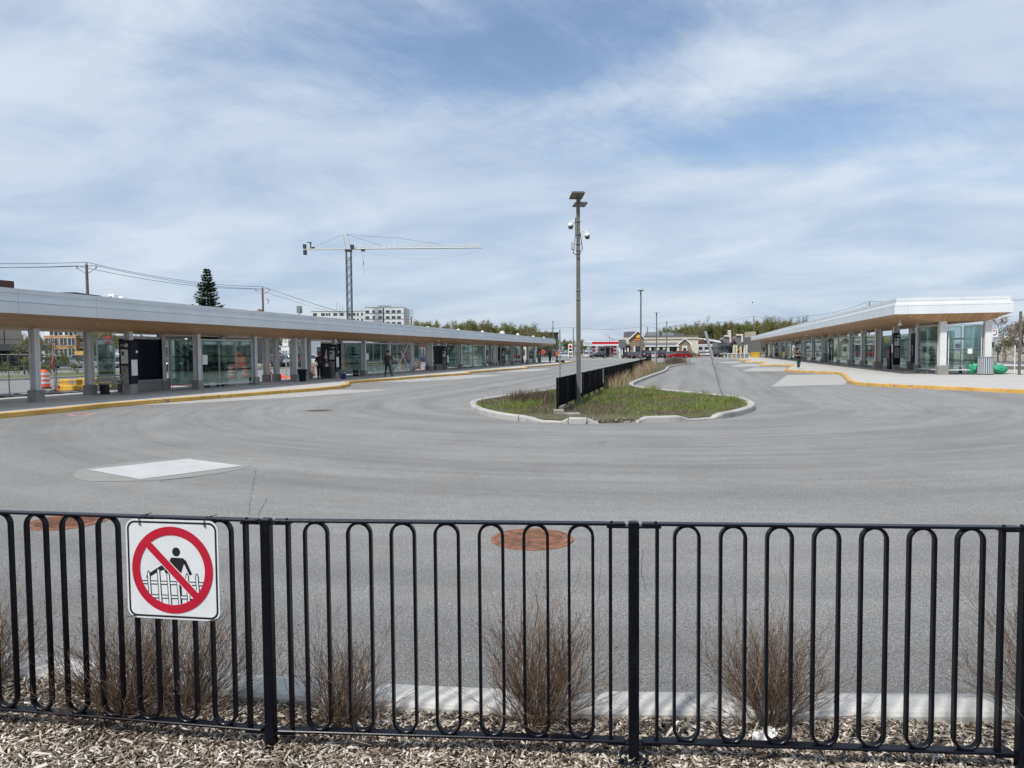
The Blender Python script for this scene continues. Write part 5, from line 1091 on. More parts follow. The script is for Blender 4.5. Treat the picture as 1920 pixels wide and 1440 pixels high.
for z in [Z_(720, 585, Y)-fl*k for k in range(5)]:
    for x in (691, 703, 715, 729, 740, 750): winrow(b, I4, [X_(x, Y)-x0], [z], 2.0 if x != 703 else 1.2, 1.6, name='window_opening', y=-1.52)
for k in range(4): MB().box(xm-x0-.1, x1-x0+.1, -1.62, -1.5, h2-.3-fl*k, h2-.05-fl*k).build('ledge', M_galv, b)
MB().box(0, xm-x0, -.12, -.003, h1-.25, h1).build('ledge', M_galv, b)
sc = MB(); ex = x1-x0
for k in range(8): sc.tube([(ex+.3+k*.4, -1+k*1.6, 0), (ex+.3+k*.4, -1+k*1.6, h2-.8)], .07, 4)
for k in range(16): z = h2*k/16; sc.tube([(ex+.3, -1, z), (ex+3.5, 11, z)], .06, 4)
for k in range(0, 28): x = k*(ex)/28; hh = h1 if x < xm-x0 else h2; sc.tube([(x, -.5, hh), (x, -.5, hh+.9)], .04, 3)
sc.tube([(0, -.5, h1+.9), (xm-x0, -.5, h1+.9)], .04, 3).tube([(xm-x0, -.5, h2+.9), (ex, -.5, h2+.9)], .04, 3)
for x, hh in ((630, 5), (636, 4.2), (641, 3.6), (686, 3)): sc.tube([(X_(x, Y)-x0, 3, h1), (X_(x, Y)-x0, 3, h1+hh)], .09, 4)
sc.build('scaffold', M_galv, b); MB().box(X_(708, Y)-x0, X_(730, Y)-x0, 4, 8, h2+.003, h2+1.1).build('roof_house', M_galv, b); MB().box(ex+1.7, ex+2.2, 11, 12, 0, h2-4.5).build('orange_netting', M_orange, b)
MB().box(X_(721, Y)-x0-.3, X_(721, Y)-x0+.3, -1.7, -1.55, 0, h2-.6).build('hoist_mast', M_dark, b)
# tower crane
Yc = 355; cx = X_(657, Yc); cr_ = thing('tower_crane', 'white lattice tower crane over the unfinished white block', 'crane', (cx, Yc, 0)); M_cw = mat('crane_white', (.60, .61, .58), .5, 0, .05, 1); M_cb = mat('crane_blue', (.10, .13, .155), .5, 0, .1, 1)
zj = Z_(657, 466, Yc); zm = zj-1.2; w = 1.15; ms = MB()
for sx_ in (-w, w):
    for sy_ in (-w, w): ms.tube([(sx_, sy_, 0), (sx_, sy_, zm)], .22, 4)
k = 0; z = 0
while z < zm-2.4:
    for (ax, ay), (bx_, by_) in (((-w, -w), (w, -w)), ((w, -w), (w, w)), ((w, w), (-w, w)), ((-w, w), (-w, -w))):
        a, c = ((ax, ay), (bx_, by_)) if k % 2 else ((bx_, by_), (ax, ay)); ms.tube([(a[0], a[1], z), (c[0], c[1], z+2.0)], .14, 3); ms.tube([(ax, ay, z), (bx_, by_, z)], .08, 3)
    z += 2.0; k += 1
ms.build('mast', M_cb, cr_)
xl, xr = X_(573, Yc)-cx, X_(906, Yc)-cx; jb = MB()
def lattice(mb, x0, x1, z0, z1, wy, ht, n, r1=.19, r2=.09):
    for i in range(n):
        a = x0+(x1-x0)*i/n; c = x0+(x1-x0)*(i+1)/n; za = z0+(z1-z0)*i/n; zc = z0+(z1-z0)*(i+1)/n; mx_ = (a+c)/2; zm_ = (za+zc)/2+ht
        for s in (-wy, wy): mb.tube([(a, s, za), (c, s, zc)], r1, 4); mb.tube([(a, s, za), (mx_, 0, zm_)], r2, 3); mb.tube([(mx_, 0, zm_), (c, s, zc)], r2, 3)
        if i < n-1: mb.tube([(mx_, 0, zm_), (mx_+(x1-x0)/n, 0, zm_+(z1-z0)/n)], r1*.8, 4)
lattice(jb, 1.5, xr, zj-.3, zj-.1, .7, 1.5, 34); jb.build('jib', M_cw, cr_)
cj = MB(); cj.box(xl+.8, -1.3, -.7, .7, zj-.5, zj+.05); [cj.tube([(x, s, zj), (x, s, zj+1)], .05, 3) for x in np.linspace(xl+2, -2, 10) for s in (-.7, .7)]; cj.tube([(xl+2, -.7, zj+1), (-2, -.7, zj+1)], .05, 3); cj.build('counter_jib', M_cw, cr_)
MB().box(xl, xl+1.3, -.9, .9, zj+.1, zj+2.2).box(xl+.1, xl+1.5, -.9, .9, zj-2.9, zj-.55).build('counterweight', M_dark, cr_); MB().box(xl+3.3, xl+3.9, -.2, .2, zj, zj+3.2).box(xl+1.8, xl+4.2, -.1, .1, zj+2.9, zj+3.3).box(xl+3.5, xl+5.6, -.5, .5, zj+.05, zj+.9).build('winch', M_dark, cr_)
zt_ = Z_(650, 439, Yc); ah = MB(); [ah.tube([(a, s*.7, zj-.5), (c, s*.25, zt_)], .17, 4) for a, c in ((-1.4, -2.6), (1.4, -.9)) for s in (-1, 1)]; ah.box(-3.0, -.6, -.3, .3, zt_-.5, zt_); [ah.tube([(1.4-2.3*q/5, -.6+.08*q, zj+(zt_-zj)*q/5), (-1.4-1.2*q/5, -.6+.08*q, zj+(zt_-zj)*(q+.5)/5)], .08, 3) for q in range(5)]; ah.build('a_frame', M_cw, cr_)
pd = MB(); zz1 = Z_(748, 446, Yc)
pd.tube([(-1.2, 0, zt_), (X_(730, Yc)-cx, 0, Z_(730, 445.5, Yc)), (X_(750, Yc)-cx, 0, zz1), (X_(835, Yc)-cx, 0, zj+1.3)], .09, 4).tube([(-1.2, 0, zt_), (X_(719, Yc)-cx, 0, zj+1.3)], .09, 4).tube([(-2.4, 0, zt_), (xl+4, 0, zj+.4)], .09, 4).tube([(X_(749, Yc)-cx, 0, zz1), (X_(747, Yc)-cx, 0, zj+1.4)], .05, 3)
sg_ = [(X_(x, Yc)-cx, 0, Z_(x, y, Yc)) for x, y in ((690, 472), (720, 478), (760, 484), (800, 486), (850, 481), (900, 471))]; pd.tube(sg_, .035, 3); pd.build('tie_rods', M_galv, cr_)
MB().box(1.2, 2.9, -1.6, -.6, zj-.2, zj+1.7).build('operator_cab', M_dark, cr_); MB().box(-1.6, 1.6, -1.4, 1.4, zm-.3, zj-.55).build('slewing_ring', M_dark, cr_)
xt = X_(684, Yc)-cx; hk = MB().box(xt-.9, xt+.9, -.8, .8, zj-1.4, zj-.6); [hk.tube([(xt+s, 0, zj-1.2), (xt+s*.3, 0, Z_(685, 489, Yc))], .04, 3) for s in (-.6, .6)]; hk.tube([(xt+.1, 0, Z_(685, 489, Yc)), (xt+.2, 0, Z_(685, 497, Yc))], .16, 5).tube([(xt+.2, 0, Z_(685, 497, Yc)), (xt+.4, 0, Z_(685, 519, Yc))], .05, 3); hk.build('trolley_and_hook', M_dark, cr_)

# tan building with brown top storey and porch, far left
Y = 92; pf_ = ground_at(42, Y, 0); Lb = 60.0; zt2 = Z_(20, 528, Y); b = thing('tan_building', 'tan building with brown top storey and dark porch at the far left', 'building', pf_-UD*Lb, pi/2-TH)
def fx(x):      # pixel column to distance along the street front
    d = ray(x, 660); vv = pf_.dot(VD); k = vv/d.dot(VD); return (d*k).dot(UD)-(pf_.dot(UD)-Lb)
MB().box(0, Lb, 0, 18, 0, zt2-2.6).build('wall', M_tan, b); MB().box(0, fx(35), .3, 16, zt2-2.6, zt2).build('top_storey', M_brown, b); MB().box(fx(9)-.05, fx(9)+.05, -.03, .0, 0, zt2-3).build('wall_joint', M_dark, b); MB().box(0, Lb, -.03, -.004, Z_(20, 634.6, Y-8), Z_(20, 634, Y-8)).build('wall_joint', M_dark, b)
MB().box(0, fx(15), -7, -.01, Z_(20, 657, Y-10), Z_(20, 645, Y-10)).build('porch_roof', M_grey, b); MB().box(0, fx(30), -3.2, -.01, Z_(20, 660, Y-5), Z_(20, 646, Y-5)).build('porch_beam', M_dark, b)
for x in (-20, -4, 12, 26): MB().box(fx(x)-.3, fx(x)+.3, -3, -2.4, 0, Z_(20, 660, Y-5)).build('porch_post', M_dark, b)
MB().box(0, Lb-3, -.05, -.005, .2, 2.9).build('shopfront', M_win, b)
# orange brick apartments
Y = 150; xa, xb = X_(83, Y), X_(168, Y); b = thing('apartment_building', 'orange brick apartment block with white upper floors and balconies, across the street', 'building', (xa, Y, 0)); zt3 = Z_(120, 549, Y)
zbk = Z_(120, 629, Y); MB().box(0, X_(143, Y)-xa, 0, 7, 0, zbk).build('brick_wall', M_obrick, b); MB().box(0, X_(143, Y)-xa, .3, 7, zbk, zt3-.4).build('white_wall', M_wp, b); MB().box(X_(143, Y)-xa+.01, xb-xa+1, 3, 7, 0, zt3-1.2).build('recessed_wall', M_grey, b)
MB().box(-4, X_(143, Y)-xa+1.0, -1.2, 8, zt3-.35, zt3).build('roof', M_dark, b); MB().box(X_(156, Y)-xa, X_(175, Y)-xa, 1.5, 9, zt3-1.1, zt3-.5).build('roof', M_dark, b)
fh = 20*Y/F; zs = [Z_(120, 640.5, Y)-fh*k for k in range(3)]
winrow(b, I4, [X_(x, Y)-xa for x in (92, 103, 120, 135)], zs, 1.5, 1.5, M_win, M_wp); winrow(b, I4, [X_(x, Y)-xa for x in (100, 110, 128, 138)], [Z_(120, 622, Y)], 1.6, 1.4, M_win, M_wp, y=.28)
for z in zs+[Z_(120, 622, Y)]:
    q = MB().box(X_(143.5, Y)-xa, X_(159, Y)-xa, .6, 2.99, z-1.35, z-1.2); [q.box(x, x+.05, .62, .66, z-1.2, z-.3) for x in np.arange(X_(143.5, Y)-xa, X_(159, Y)-xa, .22)]; q.box(X_(143.5, Y)-xa, X_(159, Y)-xa, .6, .68, z-.3, z-.22).build('balcony', M_galv, b)
    MB().box(X_(147, Y)-xa, X_(156, Y)-xa, 2.95, 2.985, z-1.1, z+.7).build('balcony_door', M_win, b)
MB().box(X_(141.5, Y)-xa, X_(158, Y)-xa, -.4, -.1, 0, 2.6).build('yellow_boarding', mat('ply', (.50, .33, .10), .8), b)
# low buildings behind the left shelter (seen through glass)
def lowb(label, x0, x1, Y, ytop, m, roofm=M_dark, n=5, dep=14):
    a, c = X_(x0, Y), X_(x1, Y); h = Z_((x0+x1)/2, ytop, Y); b = thing('low_building', label, 'building', (a, Y, 0)); MB().box(0, c-a, 0, dep, 0, h).build('wall', m, b); MB().box(-.3, c-a+.3, -.3, dep+.3, h, h+.35).build('roof', roofm, b)
    winrow(b, I4, [(c-a)*(k+.5)/n for k in range(n)], [h*.45], (c-a)/n*.6, h*.4, M_win, M_wp); MB().box((c-a)*.46, (c-a)*.54, -.03, -.005, 0, 2.1).build('door', M_dark, b); return b
lowb('dark low shop building seen through the large glass panels at left', 300, 470, 125, 632, M_grey); lowb('pale low building seen through the glass beside the numeral 4 wall', 560, 700, 135, 634, mat('pale_wall', (.30, .33, .38), .8)); lowb('low brown building seen through the braced glass bay', 712, 800, 140, 640, M_brown); lowb('pale low shop seen through the far glass of the left shelter', 850, 990, 165, 646, M_cream)
lowb('dark flat-roofed building above the far end of the left roof', 1010, 1047, 235, 625, M_dark, n=3); lowb('grey low building beyond the right shelter', 1560, 1700, 185, 640, M_galv); lowb('pale low building seen through the right shelter glass', 1730, 1850, 175, 636, M_grey)

# gas station
Y = 205; g0, g1 = X_(1095, Y), X_(1162, Y); t = thing('gas_station_canopy', 'white gas station canopy with a red stripe and blue lettering', 'canopy', (g0, Y, 0)); zc0, zc1 = Z_(1128, 648, Y), Z_(1128, 640, Y)
MB().bbox(.2, g1-g0+.4, 0, 5, zc0, zc1, .05).build('canopy_fascia', M_wp, t); xw = X_(1110, Y)-g0; MB().box(xw, g1-g0-.05, -.02, -.004, zc0+.42, zc1-.1).build('red_stripe', M_red, t)
text_mesh('ESSO', .95, 'lettering', mat('sign_blue', (.02, .05, .25), .4), t, ((xw)/2+.1, -.03, (zc0+zc1)/2), (pi/2, 0, 0))
for x in (1115, 1155): 
    MB().box(X_(x, Y)-g0-.45, X_(x, Y)-g0+.45, 2, 3, 0, zc0).build('column', M_wp, t); q = MB(); [q.box(X_(x, Y)-g0-.47, X_(x, Y)-g0+.47, 1.97, 1.99, .6+1.0*k, 1.1+1.0*k) for k in range(3)]; q.build('red_band', M_red, t)
t = thing('gas_kiosk', 'pale glazed gas station kiosk with a red panel under the canopy', 'kiosk', (X_(1137, Y), Y+3, 0)); MB().bbox(0, 2.6, 0, 4, 0, 3.6, .05).build('wall', M_teal if False else M_paper, t); MB().box(.2, 1.4, -.03, -.005, .5, 2.8).build('window', M_win, t); MB().box(1.7, 2.5, -.03, -.005, 1.0, 2.6).build('red_panel', M_red, t)
Y = 178; t = thing('price_sign', 'tall white gas price sign with red oval and dark price boxes', 'sign', (X_(1069.5, Y), Y, 0)); h = Z_(1069, 645, Y); wd = .52; MB().bbox(-wd, wd, -.12, .12, .5, h, .05).build('sign_body', M_wp, t); MB().lathe([(.38, 0), (.38, .02)], 20).build('red_oval', M_red, t)
for o in t.children:
    if o.name.startswith('red_oval'): o.rotation_euler = (pi/2, 0, 0); o.location = (0, -.125, h-.65)
MB().box(-.36, .36, -.14, -.123, h-1.75, h-1.25).build('price_box', M_navy, t); MB().box(-.36, -.04, -.14, -.123, .7, h-2.1).box(.06, .36, -.14, -.123, .7, h-2.1).build('price_box', mat('price_dark', (.08, .02, .06), .5), t)
for x in (-.45, .45): MB().box(x-.06, x+.06, -.06, .06, 0, .499).build('leg', M_wp, t)
# brick store with gable and the long cream wing
Y = 172; bx0 = X_(1160, Y); b = thing('brick_store', 'tan brick store front with steep white-trimmed gable and orange emblem', 'store', (bx0, Y, 0)); xa, xb = X_(1181, Y)-bx0, X_(1206, Y)-bx0; ze = Z_(1190, 634, Y); zp = Z_(1196, 622, Y); xm = X_(1196, Y)-bx0
MB().prism([(xa, 0), (xb, 0), (xb, ze), (xm, zp), (xa, ze)], 0, 9, lambda x, y, h_: (x, h_, y)).build('wall', M_brick, b)
MB().add([(xa-.3, -.4, ze-.3), (xm, -.4, zp+.15), (xm, 9, zp+.15), (xa-.3, 9, ze-.3), (xb+.3, -.4, ze-.3), (xb+.3, 9, ze-.3)], [(0, 1, 2, 3), (1, 4, 5, 2)]).build('roof', M_shing, b)
MB().prism([(xa-.5, ze-.25), (xm, zp+.3), (xb+.5, ze-.25), (xb+.35, ze-.42), (xm, zp+.05), (xa-.35, ze-.42)], -.45, -.40, lambda x, y, h_: (x, h_, y)).build('gable_trim', M_wp, b); MB().box(X_(1181, Y)-bx0, X_(1203, Y)-bx0, 3, 9.5, ze, Z_(1190, 621, Y)).build('roof', M_shing, b)
em = MB().lathe([(.55, 0), (.55, .06)], 24).build('emblem', mat('emblem_gold', (.75, .42, .08), .5), b, loc=(xm, -.03, Z_(1196, 631, Y))); em.rotation_euler = (pi/2, 0, 0)
MB().box(xm-.55, xm+.55, -.12, -.1, Z_(1196, 638, Y), Z_(1196, 635, Y)).build('emblem_plate', mat('emblem_orange', (.75, .2, .03), .5), b); MB().prism([(xm-.5, Z_(1196, 635, Y)), (xm+.5, Z_(1196, 635, Y)), (xm+.45, Z_(1196, 632.6, Y)), (xm+.2, Z_(1196, 633.5, Y)), (xm-.2, Z_(1196, 633.5, Y)), (xm-.45, Z_(1196, 632.6, Y))], -.13, -.11, lambda x, y, h_: (x, h_, y)).build('emblem_mark', M_sk, b)
MB().box(X_(1191, Y)-bx0, X_(1203, Y)-bx0, -.05, -.005, 0, Z_(1195, 649, Y)).build('shop_window', M_win, b); MB().box(X_(1189, Y)-bx0-.1, X_(1190, Y)-bx0+.1, -.2, -.02, 0, Z_(1195, 649, Y)).build('door_post', M_wp, b)
MB().box(X_(1169, Y)-bx0, xa-.01, .5, 3, 0, Z_(1175, 633, Y)).build('side_wall', M_cream, b); MB().box(.2, X_(1172, Y)-bx0, -.8, 1.5, Z_(1165, 652, Y), Z_(1165, 637, Y)).build('porch_roof', M_shing, b); MB().box(X_(1170, Y)-bx0, xa-.05, -.6, .49, Z_(1175, 648, Y), Z_(1175, 645, Y)).build('awning', M_shing, b)
for x in (1162, 1166, 1172, 1177): MB().box(X_(x, Y)-bx0-.12, X_(x, Y)-bx0+.12, -.5, -.2, 0, Z_(x, 652, Y)).build('porch_post', M_wp, b)
MB().box(X_(1163, Y)-bx0, xa-.1, .3, .49, .3, 3.0).build('shop_window', M_win, b)
Y = 172; c0_ = X_(1207, Y); b = thing('cream_building', 'long cream shop building with grey awning and small gabled drive-through end', 'store', (c0_, Y, 0)); c1 = X_(1309, Y)-c0_; zc = Z_(1250, 631, Y)
MB().box(0, c1, 0, 14, 0, zc).build('wall', M_cream, b); MB().box(-.1, c1+.15, -.15, 14.1, zc+.003, zc+.25).build('cornice', M_shing, b); MB().box(0, c1+.05, -.12, -.004, Z_(1250, 637, Y), Z_(1250, 635.5, Y)).build('band', M_brick, b)
xg0, xg1, xgm = X_(1271, Y)-c0_, X_(1292, Y)-c0_, X_(1281.5, Y)-c0_
MB().prism([(-1.5, Z_(1230, 648, Y)), (-.02, Z_(1230, 642.5, Y)), (-.02, Z_(1230, 648, Y))], .0, xg0, lambda x, y, h_: (h_, x, y)).build('awning', M_shing, b); MB().box(0, xg0, -1.6, -1.51, Z_(1230, 650, Y), Z_(1230, 648, Y)).build('awning_trim', M_wp, b)
MB().prism([(xg0, 0), (xg1, 0), (xg1, Z_(1281, 645, Y)), (xgm, Z_(1281, 636, Y)), (xg0, Z_(1281, 645, Y))], -1.2, -.003, lambda x, y, h_: (x, h_, y)).build('gable_bay', M_brick, b)
MB().prism([(xg0-.9, Z_(1281, 648, Y)), (xgm, Z_(1281, 634, Y)), (xg1+.6, Z_(1281, 646, Y)), (xg1+.3, Z_(1281, 648, Y)), (xgm, Z_(1281, 635.6, Y)), (xg0-.7, Z_(1281, 649, Y))], -1.5, -1.25, lambda x, y, h_: (x, h_, y)).build('gable_trim', M_wp, b)
MB().box(xg0+.7, xg1-.7, -1.25, -1.205, 0, Z_(1281, 648, Y)).build('bay_panel', M_cream, b); MB().box(xgm-.35, xgm+.35, -1.28, -1.255, 1.2, 2.3).build('service_window', M_win, b)
for x in (1213, 1222, 1237, 1246, 1256, 1264): MB().box(X_(x, Y)-c0_-.45, X_(x, Y)-c0_+.45, -.05, -.005, .5, 2.8).build('shop_window', M_win, b)
for x in (1217, 1232, 1243, 1251, 1269): MB().box(X_(x, Y)-c0_-.25, X_(x, Y)-c0_+.25, -1.4, -1.1, 0, Z_(x, 650.2, Y)).build('awning_post', M_cream, b)
MB().box(xg1, c1+.03, -.05, -.004, 0, 1.0).build('brick_plinth', M_brick, b); MB().box(1.5, 4.5, 3, 6, zc+.26, zc+1.2).box(5, 8, 3, 6, zc+.26, zc+1.0).build('rooftop_unit', M_galv, b); MB().box(X_(1262, Y)-c0_, X_(1290, Y)-c0_, 4, 7, zc+.26, zc+.9).build('rooftop_unit', M_grey, b); MB().box(X_(1241, Y)-c0_, X_(1246, Y)-c0_, 4, 5, zc+.26, zc+1.3).build('rooftop_unit', M_dark, b)
# brown-roofed building, grey twin-tower building
Y = 215; a = X_(1308, Y); b = thing('brown_building', 'brown sided building with a white sloping roof behind the leaning post', 'building', (a, Y, 0)); w = X_(1356, Y)-a; ze = Z_(1330, 649, Y)
MB().prism([(0, 0), (w, 0), (w, Z_(1350, 643, Y)), (X_(1322, Y)-a, Z_(1322, 635, Y)), (0, Z_(1309, 641, Y))], 0, 12, lambda x, y, h_: (x, h_, y)).build('wall', M_brown, b); MB().add([(X_(1320, Y)-a, -.4, Z_(1322, 634.5, Y)), (w+.8, -.4, Z_(1350, 641.5, Y)), (w+.8, 12, Z_(1350, 636, Y)), (X_(1324, Y)-a, 12, Z_(1322, 632, Y))], [(0, 1, 2, 3)]).build('roof', M_wp, b).modifiers.new('t', 'SOLIDIFY').thickness = .5
winrow(b, I4, [w*.2, w*.5, w*.8], [2.0], 1.4, 1.2, M_win, M_wp)
Y = 185; a = X_(1345, Y); b = thing('twin_tower_building', 'grey shop building with two boxy cantilevered turrets trimmed in cream', 'building', (a, Y, 0)); M_tg = mat('turret_grey', (.16, .155, .16), .8, 0, .1, 2)
MB().box(X_(1352, Y)-a, X_(1405, Y)-a, 1.5, 10, 0, Z_(1380, 650, Y)).build('wall', M_tg, b)
for x0, x1, yt, yb in ((1356, 1371, 629, 646), (1378, 1393, 627, 646)):
    xa, xb = X_(x0, Y)-a, X_(x1, Y)-a; MB().prism([(xa-.6, Z_(x0, yb-9, Y)), (xa+.3, Z_(x0, yb, Y)), (xb-.4, Z_(x0, yb, Y)), (xb, Z_(x0, yb-3, Y)), (xb, Z_(x0, yt+4, Y)), (xa-.1, Z_(x0, yt+3, Y))], -1.2, 1.49, lambda x, y, h_: (x, h_, y)).build('turret', M_tg, b)
    MB().box(xa-.2, xb-.5, -1.5, -1.203, Z_(x0, yt+2.5, Y), Z_(x0, yt-.5, Y)).box(xb-.95, xb-.5, -1.6, -1.503, Z_(x0, yb-4, Y), Z_(x0, yt-.5, Y)).build('turret_trim', M_cream, b)
MB().box(X_(1365, Y)-a, X_(1368.5, Y)-a, -.8, .4, Z_(1366, 632, Y), Z_(1366, 619, Y)).build('chimney', M_cream, b); MB().box(X_(1371, Y)-a, X_(1379, Y)-a, -.8, .2, Z_(1375, 640, Y), Z_(1375, 634, Y)).build('red_sign', mat('faded_red', (.38, .08, .10), .6), b)
for x in (1357, 1363, 1374, 1379, 1387, 1394, 1398): MB().box(X_(x, Y)-a-.22, X_(x, Y)-a+.22, -.9, -.4, 0, Z_(x, 646.5, Y)).build('porch_post', M_cream, b)
MB().box(X_(1353, Y)-a, X_(1404, Y)-a, 1.4, 1.49, .3, 2.6).build('shop_window', M_win, b); MB().box(X_(1405, Y)-a, X_(1432, Y)-a, 2, 12, 0, Z_(1415, 632, Y)).build('side_wall', M_grey, b); MB().box(X_(1417, Y)-a, X_(1427, Y)-a, 4, 9, Z_(1415, 632, Y)+.003, Z_(1420, 621, Y)).build('roof_box', M_tan, b)
# white railing and yellow barrier near the far right kerb
Y = 149; a = X_(1364, Y); t = thing('white_railing', 'low white railing in front of the twin turret building', 'railing', (a, Y, 0)); L = X_(1405, Y)-a; q = MB().box(0, L, -.04, .04, 1.0, 1.1); [q.box(x, x+.12, -.05, .05, 0, 1.0) for x in np.linspace(0, L-.12, 6)]; q.build('rails', M_wp, t); MB().box(.2, L-.2, .06, .08, .15, .95).build('infill', M_galv, t)
Y = 147; t = thing('swing_barrier', 'yellow raised A-shaped barrier by the white railing', 'barrier', ground_at(1382, Y)); q = MB().tube([(-.9, 0, 0), (.55, 0, 2.3)], .07, 6).tube([(.55, 0, 2.3), (.85, 0, 0)], .06, 6).tube([(-1.4, 0, .25), (1.0, 0, .25)], .05, 6).build('frame', M_yel, t); MB().lathe([(.2, 0), (.2, .03)], 10, (.85, 0, 0)).build('foot', M_dark, t)
# stone wall, signs on the right
Y = 95; a = X_(1700, Y); t = thing('stone_wall', 'low pale limestone block wall behind the right shelter', 'wall', (a, Y, 0)); L = X_(1990, Y)-a; zt_w = Z_(1880, 656, Y); r_ = random.Random(2)
M_stone = mat('limestone', (.42, .40, .36), .9, 0, .2, 5, .5, 12)
for row in range(2):
    x = 0; q = MB()
    while x < L: w = r_.uniform(.7, 1.5); q.bbox(x+.01, x+w-.02, 0+row*.15, .6+row*.15, row*zt_w*.5+.001, (row+1)*zt_w*.5-.01, .04); x += w
    q.build('stone_course', M_stone, t)
Y = 68; P = ground_at(1865, Y); t = thing('road_sign', 'white sign with red yield triangle and walking figure behind the shelter corner', 'sign', P); zt_s = Z_(1865, 617, Y); hs_ = 15*Y/F; MB().box(-hs_*.37, hs_*.37, -.02, 0, zt_s-hs_, zt_s).build('sign_face', M_wp, t); MB().box(-.04, .04, .005, .06, 0, zt_s-.1).build('sign_pole', M_galv, t)
MB().add([(-.26, -.025, zt_s-.08), (.0, -.025, zt_s-.08), (-.13, -.025, zt_s-.32)], [(0, 1, 2)]).build('yield_triangle', M_red, t); q = MB(); q.add([(.10+.045*cos(k*.785), -.025, zt_s-.10+.045*sin(k*.785)) for k in range(8)], [tuple(range(8))]); q.box(.06, .14, -.026, -.022, zt_s-.36, zt_s-.16).box(.04, .07, -.026, -.022, zt_s-.45, zt_s-.33).box(.12, .16, -.026, -.022, zt_s-.45, zt_s-.33).box(-.2, .02, -.026, -.022, zt_s-.62, zt_s-.52).box(-.02, .16, -.026, -.022, zt_s-.56, zt_s-.49).build('pictogram', M_sk, t)
post('thin grey post behind the right shelter corner, right of the yield sign', ground_at(1881, 70), 3.2, .07, M_wood); post('short white marker stake left of the thick grey post', ground_at(1903, 47, .05), 1.9, .05, M_wp)
Y = 95; t = thing('arrow_sign', 'yellow arrow sign glimpsed under the right canopy', 'sign', ground_at(1661, Y)); zz2 = Z_(1661, 638, Y); MB().prism([(-.5, -.35), (.1, -.35), (.1, -.55), (.65, 0), (.1, .55), (.1, .35), (-.5, .35)], 0, .03, lambda x, y, h_: (x, -h_, zz2+y)).build('sign_face', mat('sign_yellow', (.80, .55, .02), .5), t); MB().box(-.05, .05, .005, .06, 0, zz2).build('sign_pole', M_galv, t)
slab('mulch_border', [G(1862, 696)[:2], G(1925, 697)[:2], G(1925, 690)[:2], G(1862, 690)[:2]], -.02, .165, M_soil)

# ================================================================ UTILITY POLES AND WIRES
def upole(label, P, h, arms=2, transformer=False, w=.15, group='wooden utility poles'):
    t = thing('utility_pole', label, 'utility pole', P, 0, group); MB().tube([(0, 0, 0), (0, 0, h)], [w, w*.75], 9).build('shaft', M_wood, t); at = []
    MB().lathe([(.05, 0), (.09, .06), (.05, .16), (.08, .2), (.03, .26)], 8, (0, 0, h)).build('insulator', M_galv, t); at.append(P+Vector((0, 0, h+.24)))
    if arms:
        for s in (-1, 1): MB().tube([(0, 0, h-.75), (s*.75, 0, h-.28)], .03, 4).lathe([(.05, 0), (.09, .06), (.05, .16), (.03, .24)], 8, (s*.8, 0, h-.28)).build('crossarm', M_galv, t); at.append(P+Vector((s*.8, 0, h-.05)))
    if transformer: MB().lathe([(.26, 0), (.28, .05), (.28, .85), (.2, .95), (.1, 1.0)], 14, (-.42, 0, h-3.4)).build('transformer', mat('transformer_rust', (.24, .17, .15), .7, 0, .2, 4), t); MB().tube([(.5, 0, h-1.2), (.75, 0, h-1.5), (.55, 0, h-1.8)], .04, 4).tube([(-.9, 0, h-4.3), (-.1, 0, h-4.1)], .05, 4).build('fuse', M_dark, t)
    return t, at
def wire(label, pts, sag, r=.018, group='overhead wires', n=14):
    q = MB()
    for a, b in zip(pts, pts[1:]):
        q.tube([a.lerp(b, i/n)-Vector((0, 0, sag*4*(i/n)*(1-i/n))) for i in range(n+1)], r, 4)
    return tag(q.build('overhead_wire', M_dark), label, 'wire', group)
P0 = Vector((-43.5, 33, 0)); P1 = ground_at(168, 60, 0); P2_ = ground_at(495, 85, 0); P3 = ground_at(716, 190, 0)
_, a0_ = upole('wooden utility pole out of view on the left', P0, Z_(0, 452, 33)); _, a1_ = upole('wooden utility pole with three insulators above the left roof, nearest on the left', P1, Z_(168, 497, 60)); _, a2_ = upole('wooden utility pole with a rust-streaked transformer', P2_, Z_(495, 541, 85), transformer=True); _, a3_ = upole('dark utility pole against the unfinished white block', P3, 10)
for k, nm in enumerate(('top', 'outer', 'inner')):
    wire('%s power line strung over the left shelter roof from pole to pole' % nm, [a0_[k], a1_[k], a2_[k], a3_[k]], .5)
wire('low sagging cable crossing behind the left roof to the transformer pole', [P0+Vector((0, 0, 8.0)), P1+Vector((0, 0, 6.0)), P2_+Vector((0, 0, 6.1)), P3+Vector((0, 0, 5))], .35, .03)
rp_ = []
for x, yt, Yp, lab in ((1075, 615, 210, 'wooden utility pole left of the gas station canopy'), (1214, 613, 205, 'wooden utility pole beside the brick gable'), (1268, 611, 225, 'thin utility pole over the cream building roof'), (1413, 594, 190, 'wooden utility pole above the end of the right shelter'), (1505, 594, 200, 'wooden utility pole tip above the middle of the right roof'), (1629, 567, 150, 'utility pole top with a crossarm above the right roof')):
    P = ground_at(x, Yp, 0); _, at_ = upole(lab, P, Z_(x, yt, Yp), 2 if x == 1629 else 0, w=.17); rp_.append(at_[0])
wire('faint power line running from the gas station to the right-hand poles', rp_, .8, .03); wire('power line crossing the sky at the right edge', [rp_[-1], ground_at(2000, 120, Z_(2000, 556, 120))], .6, .03)
wire('faint power line running left from the gas station pole', [ground_at(700, 260, Z_(700, 618, 260)), rp_[0]], 1.0, .03)
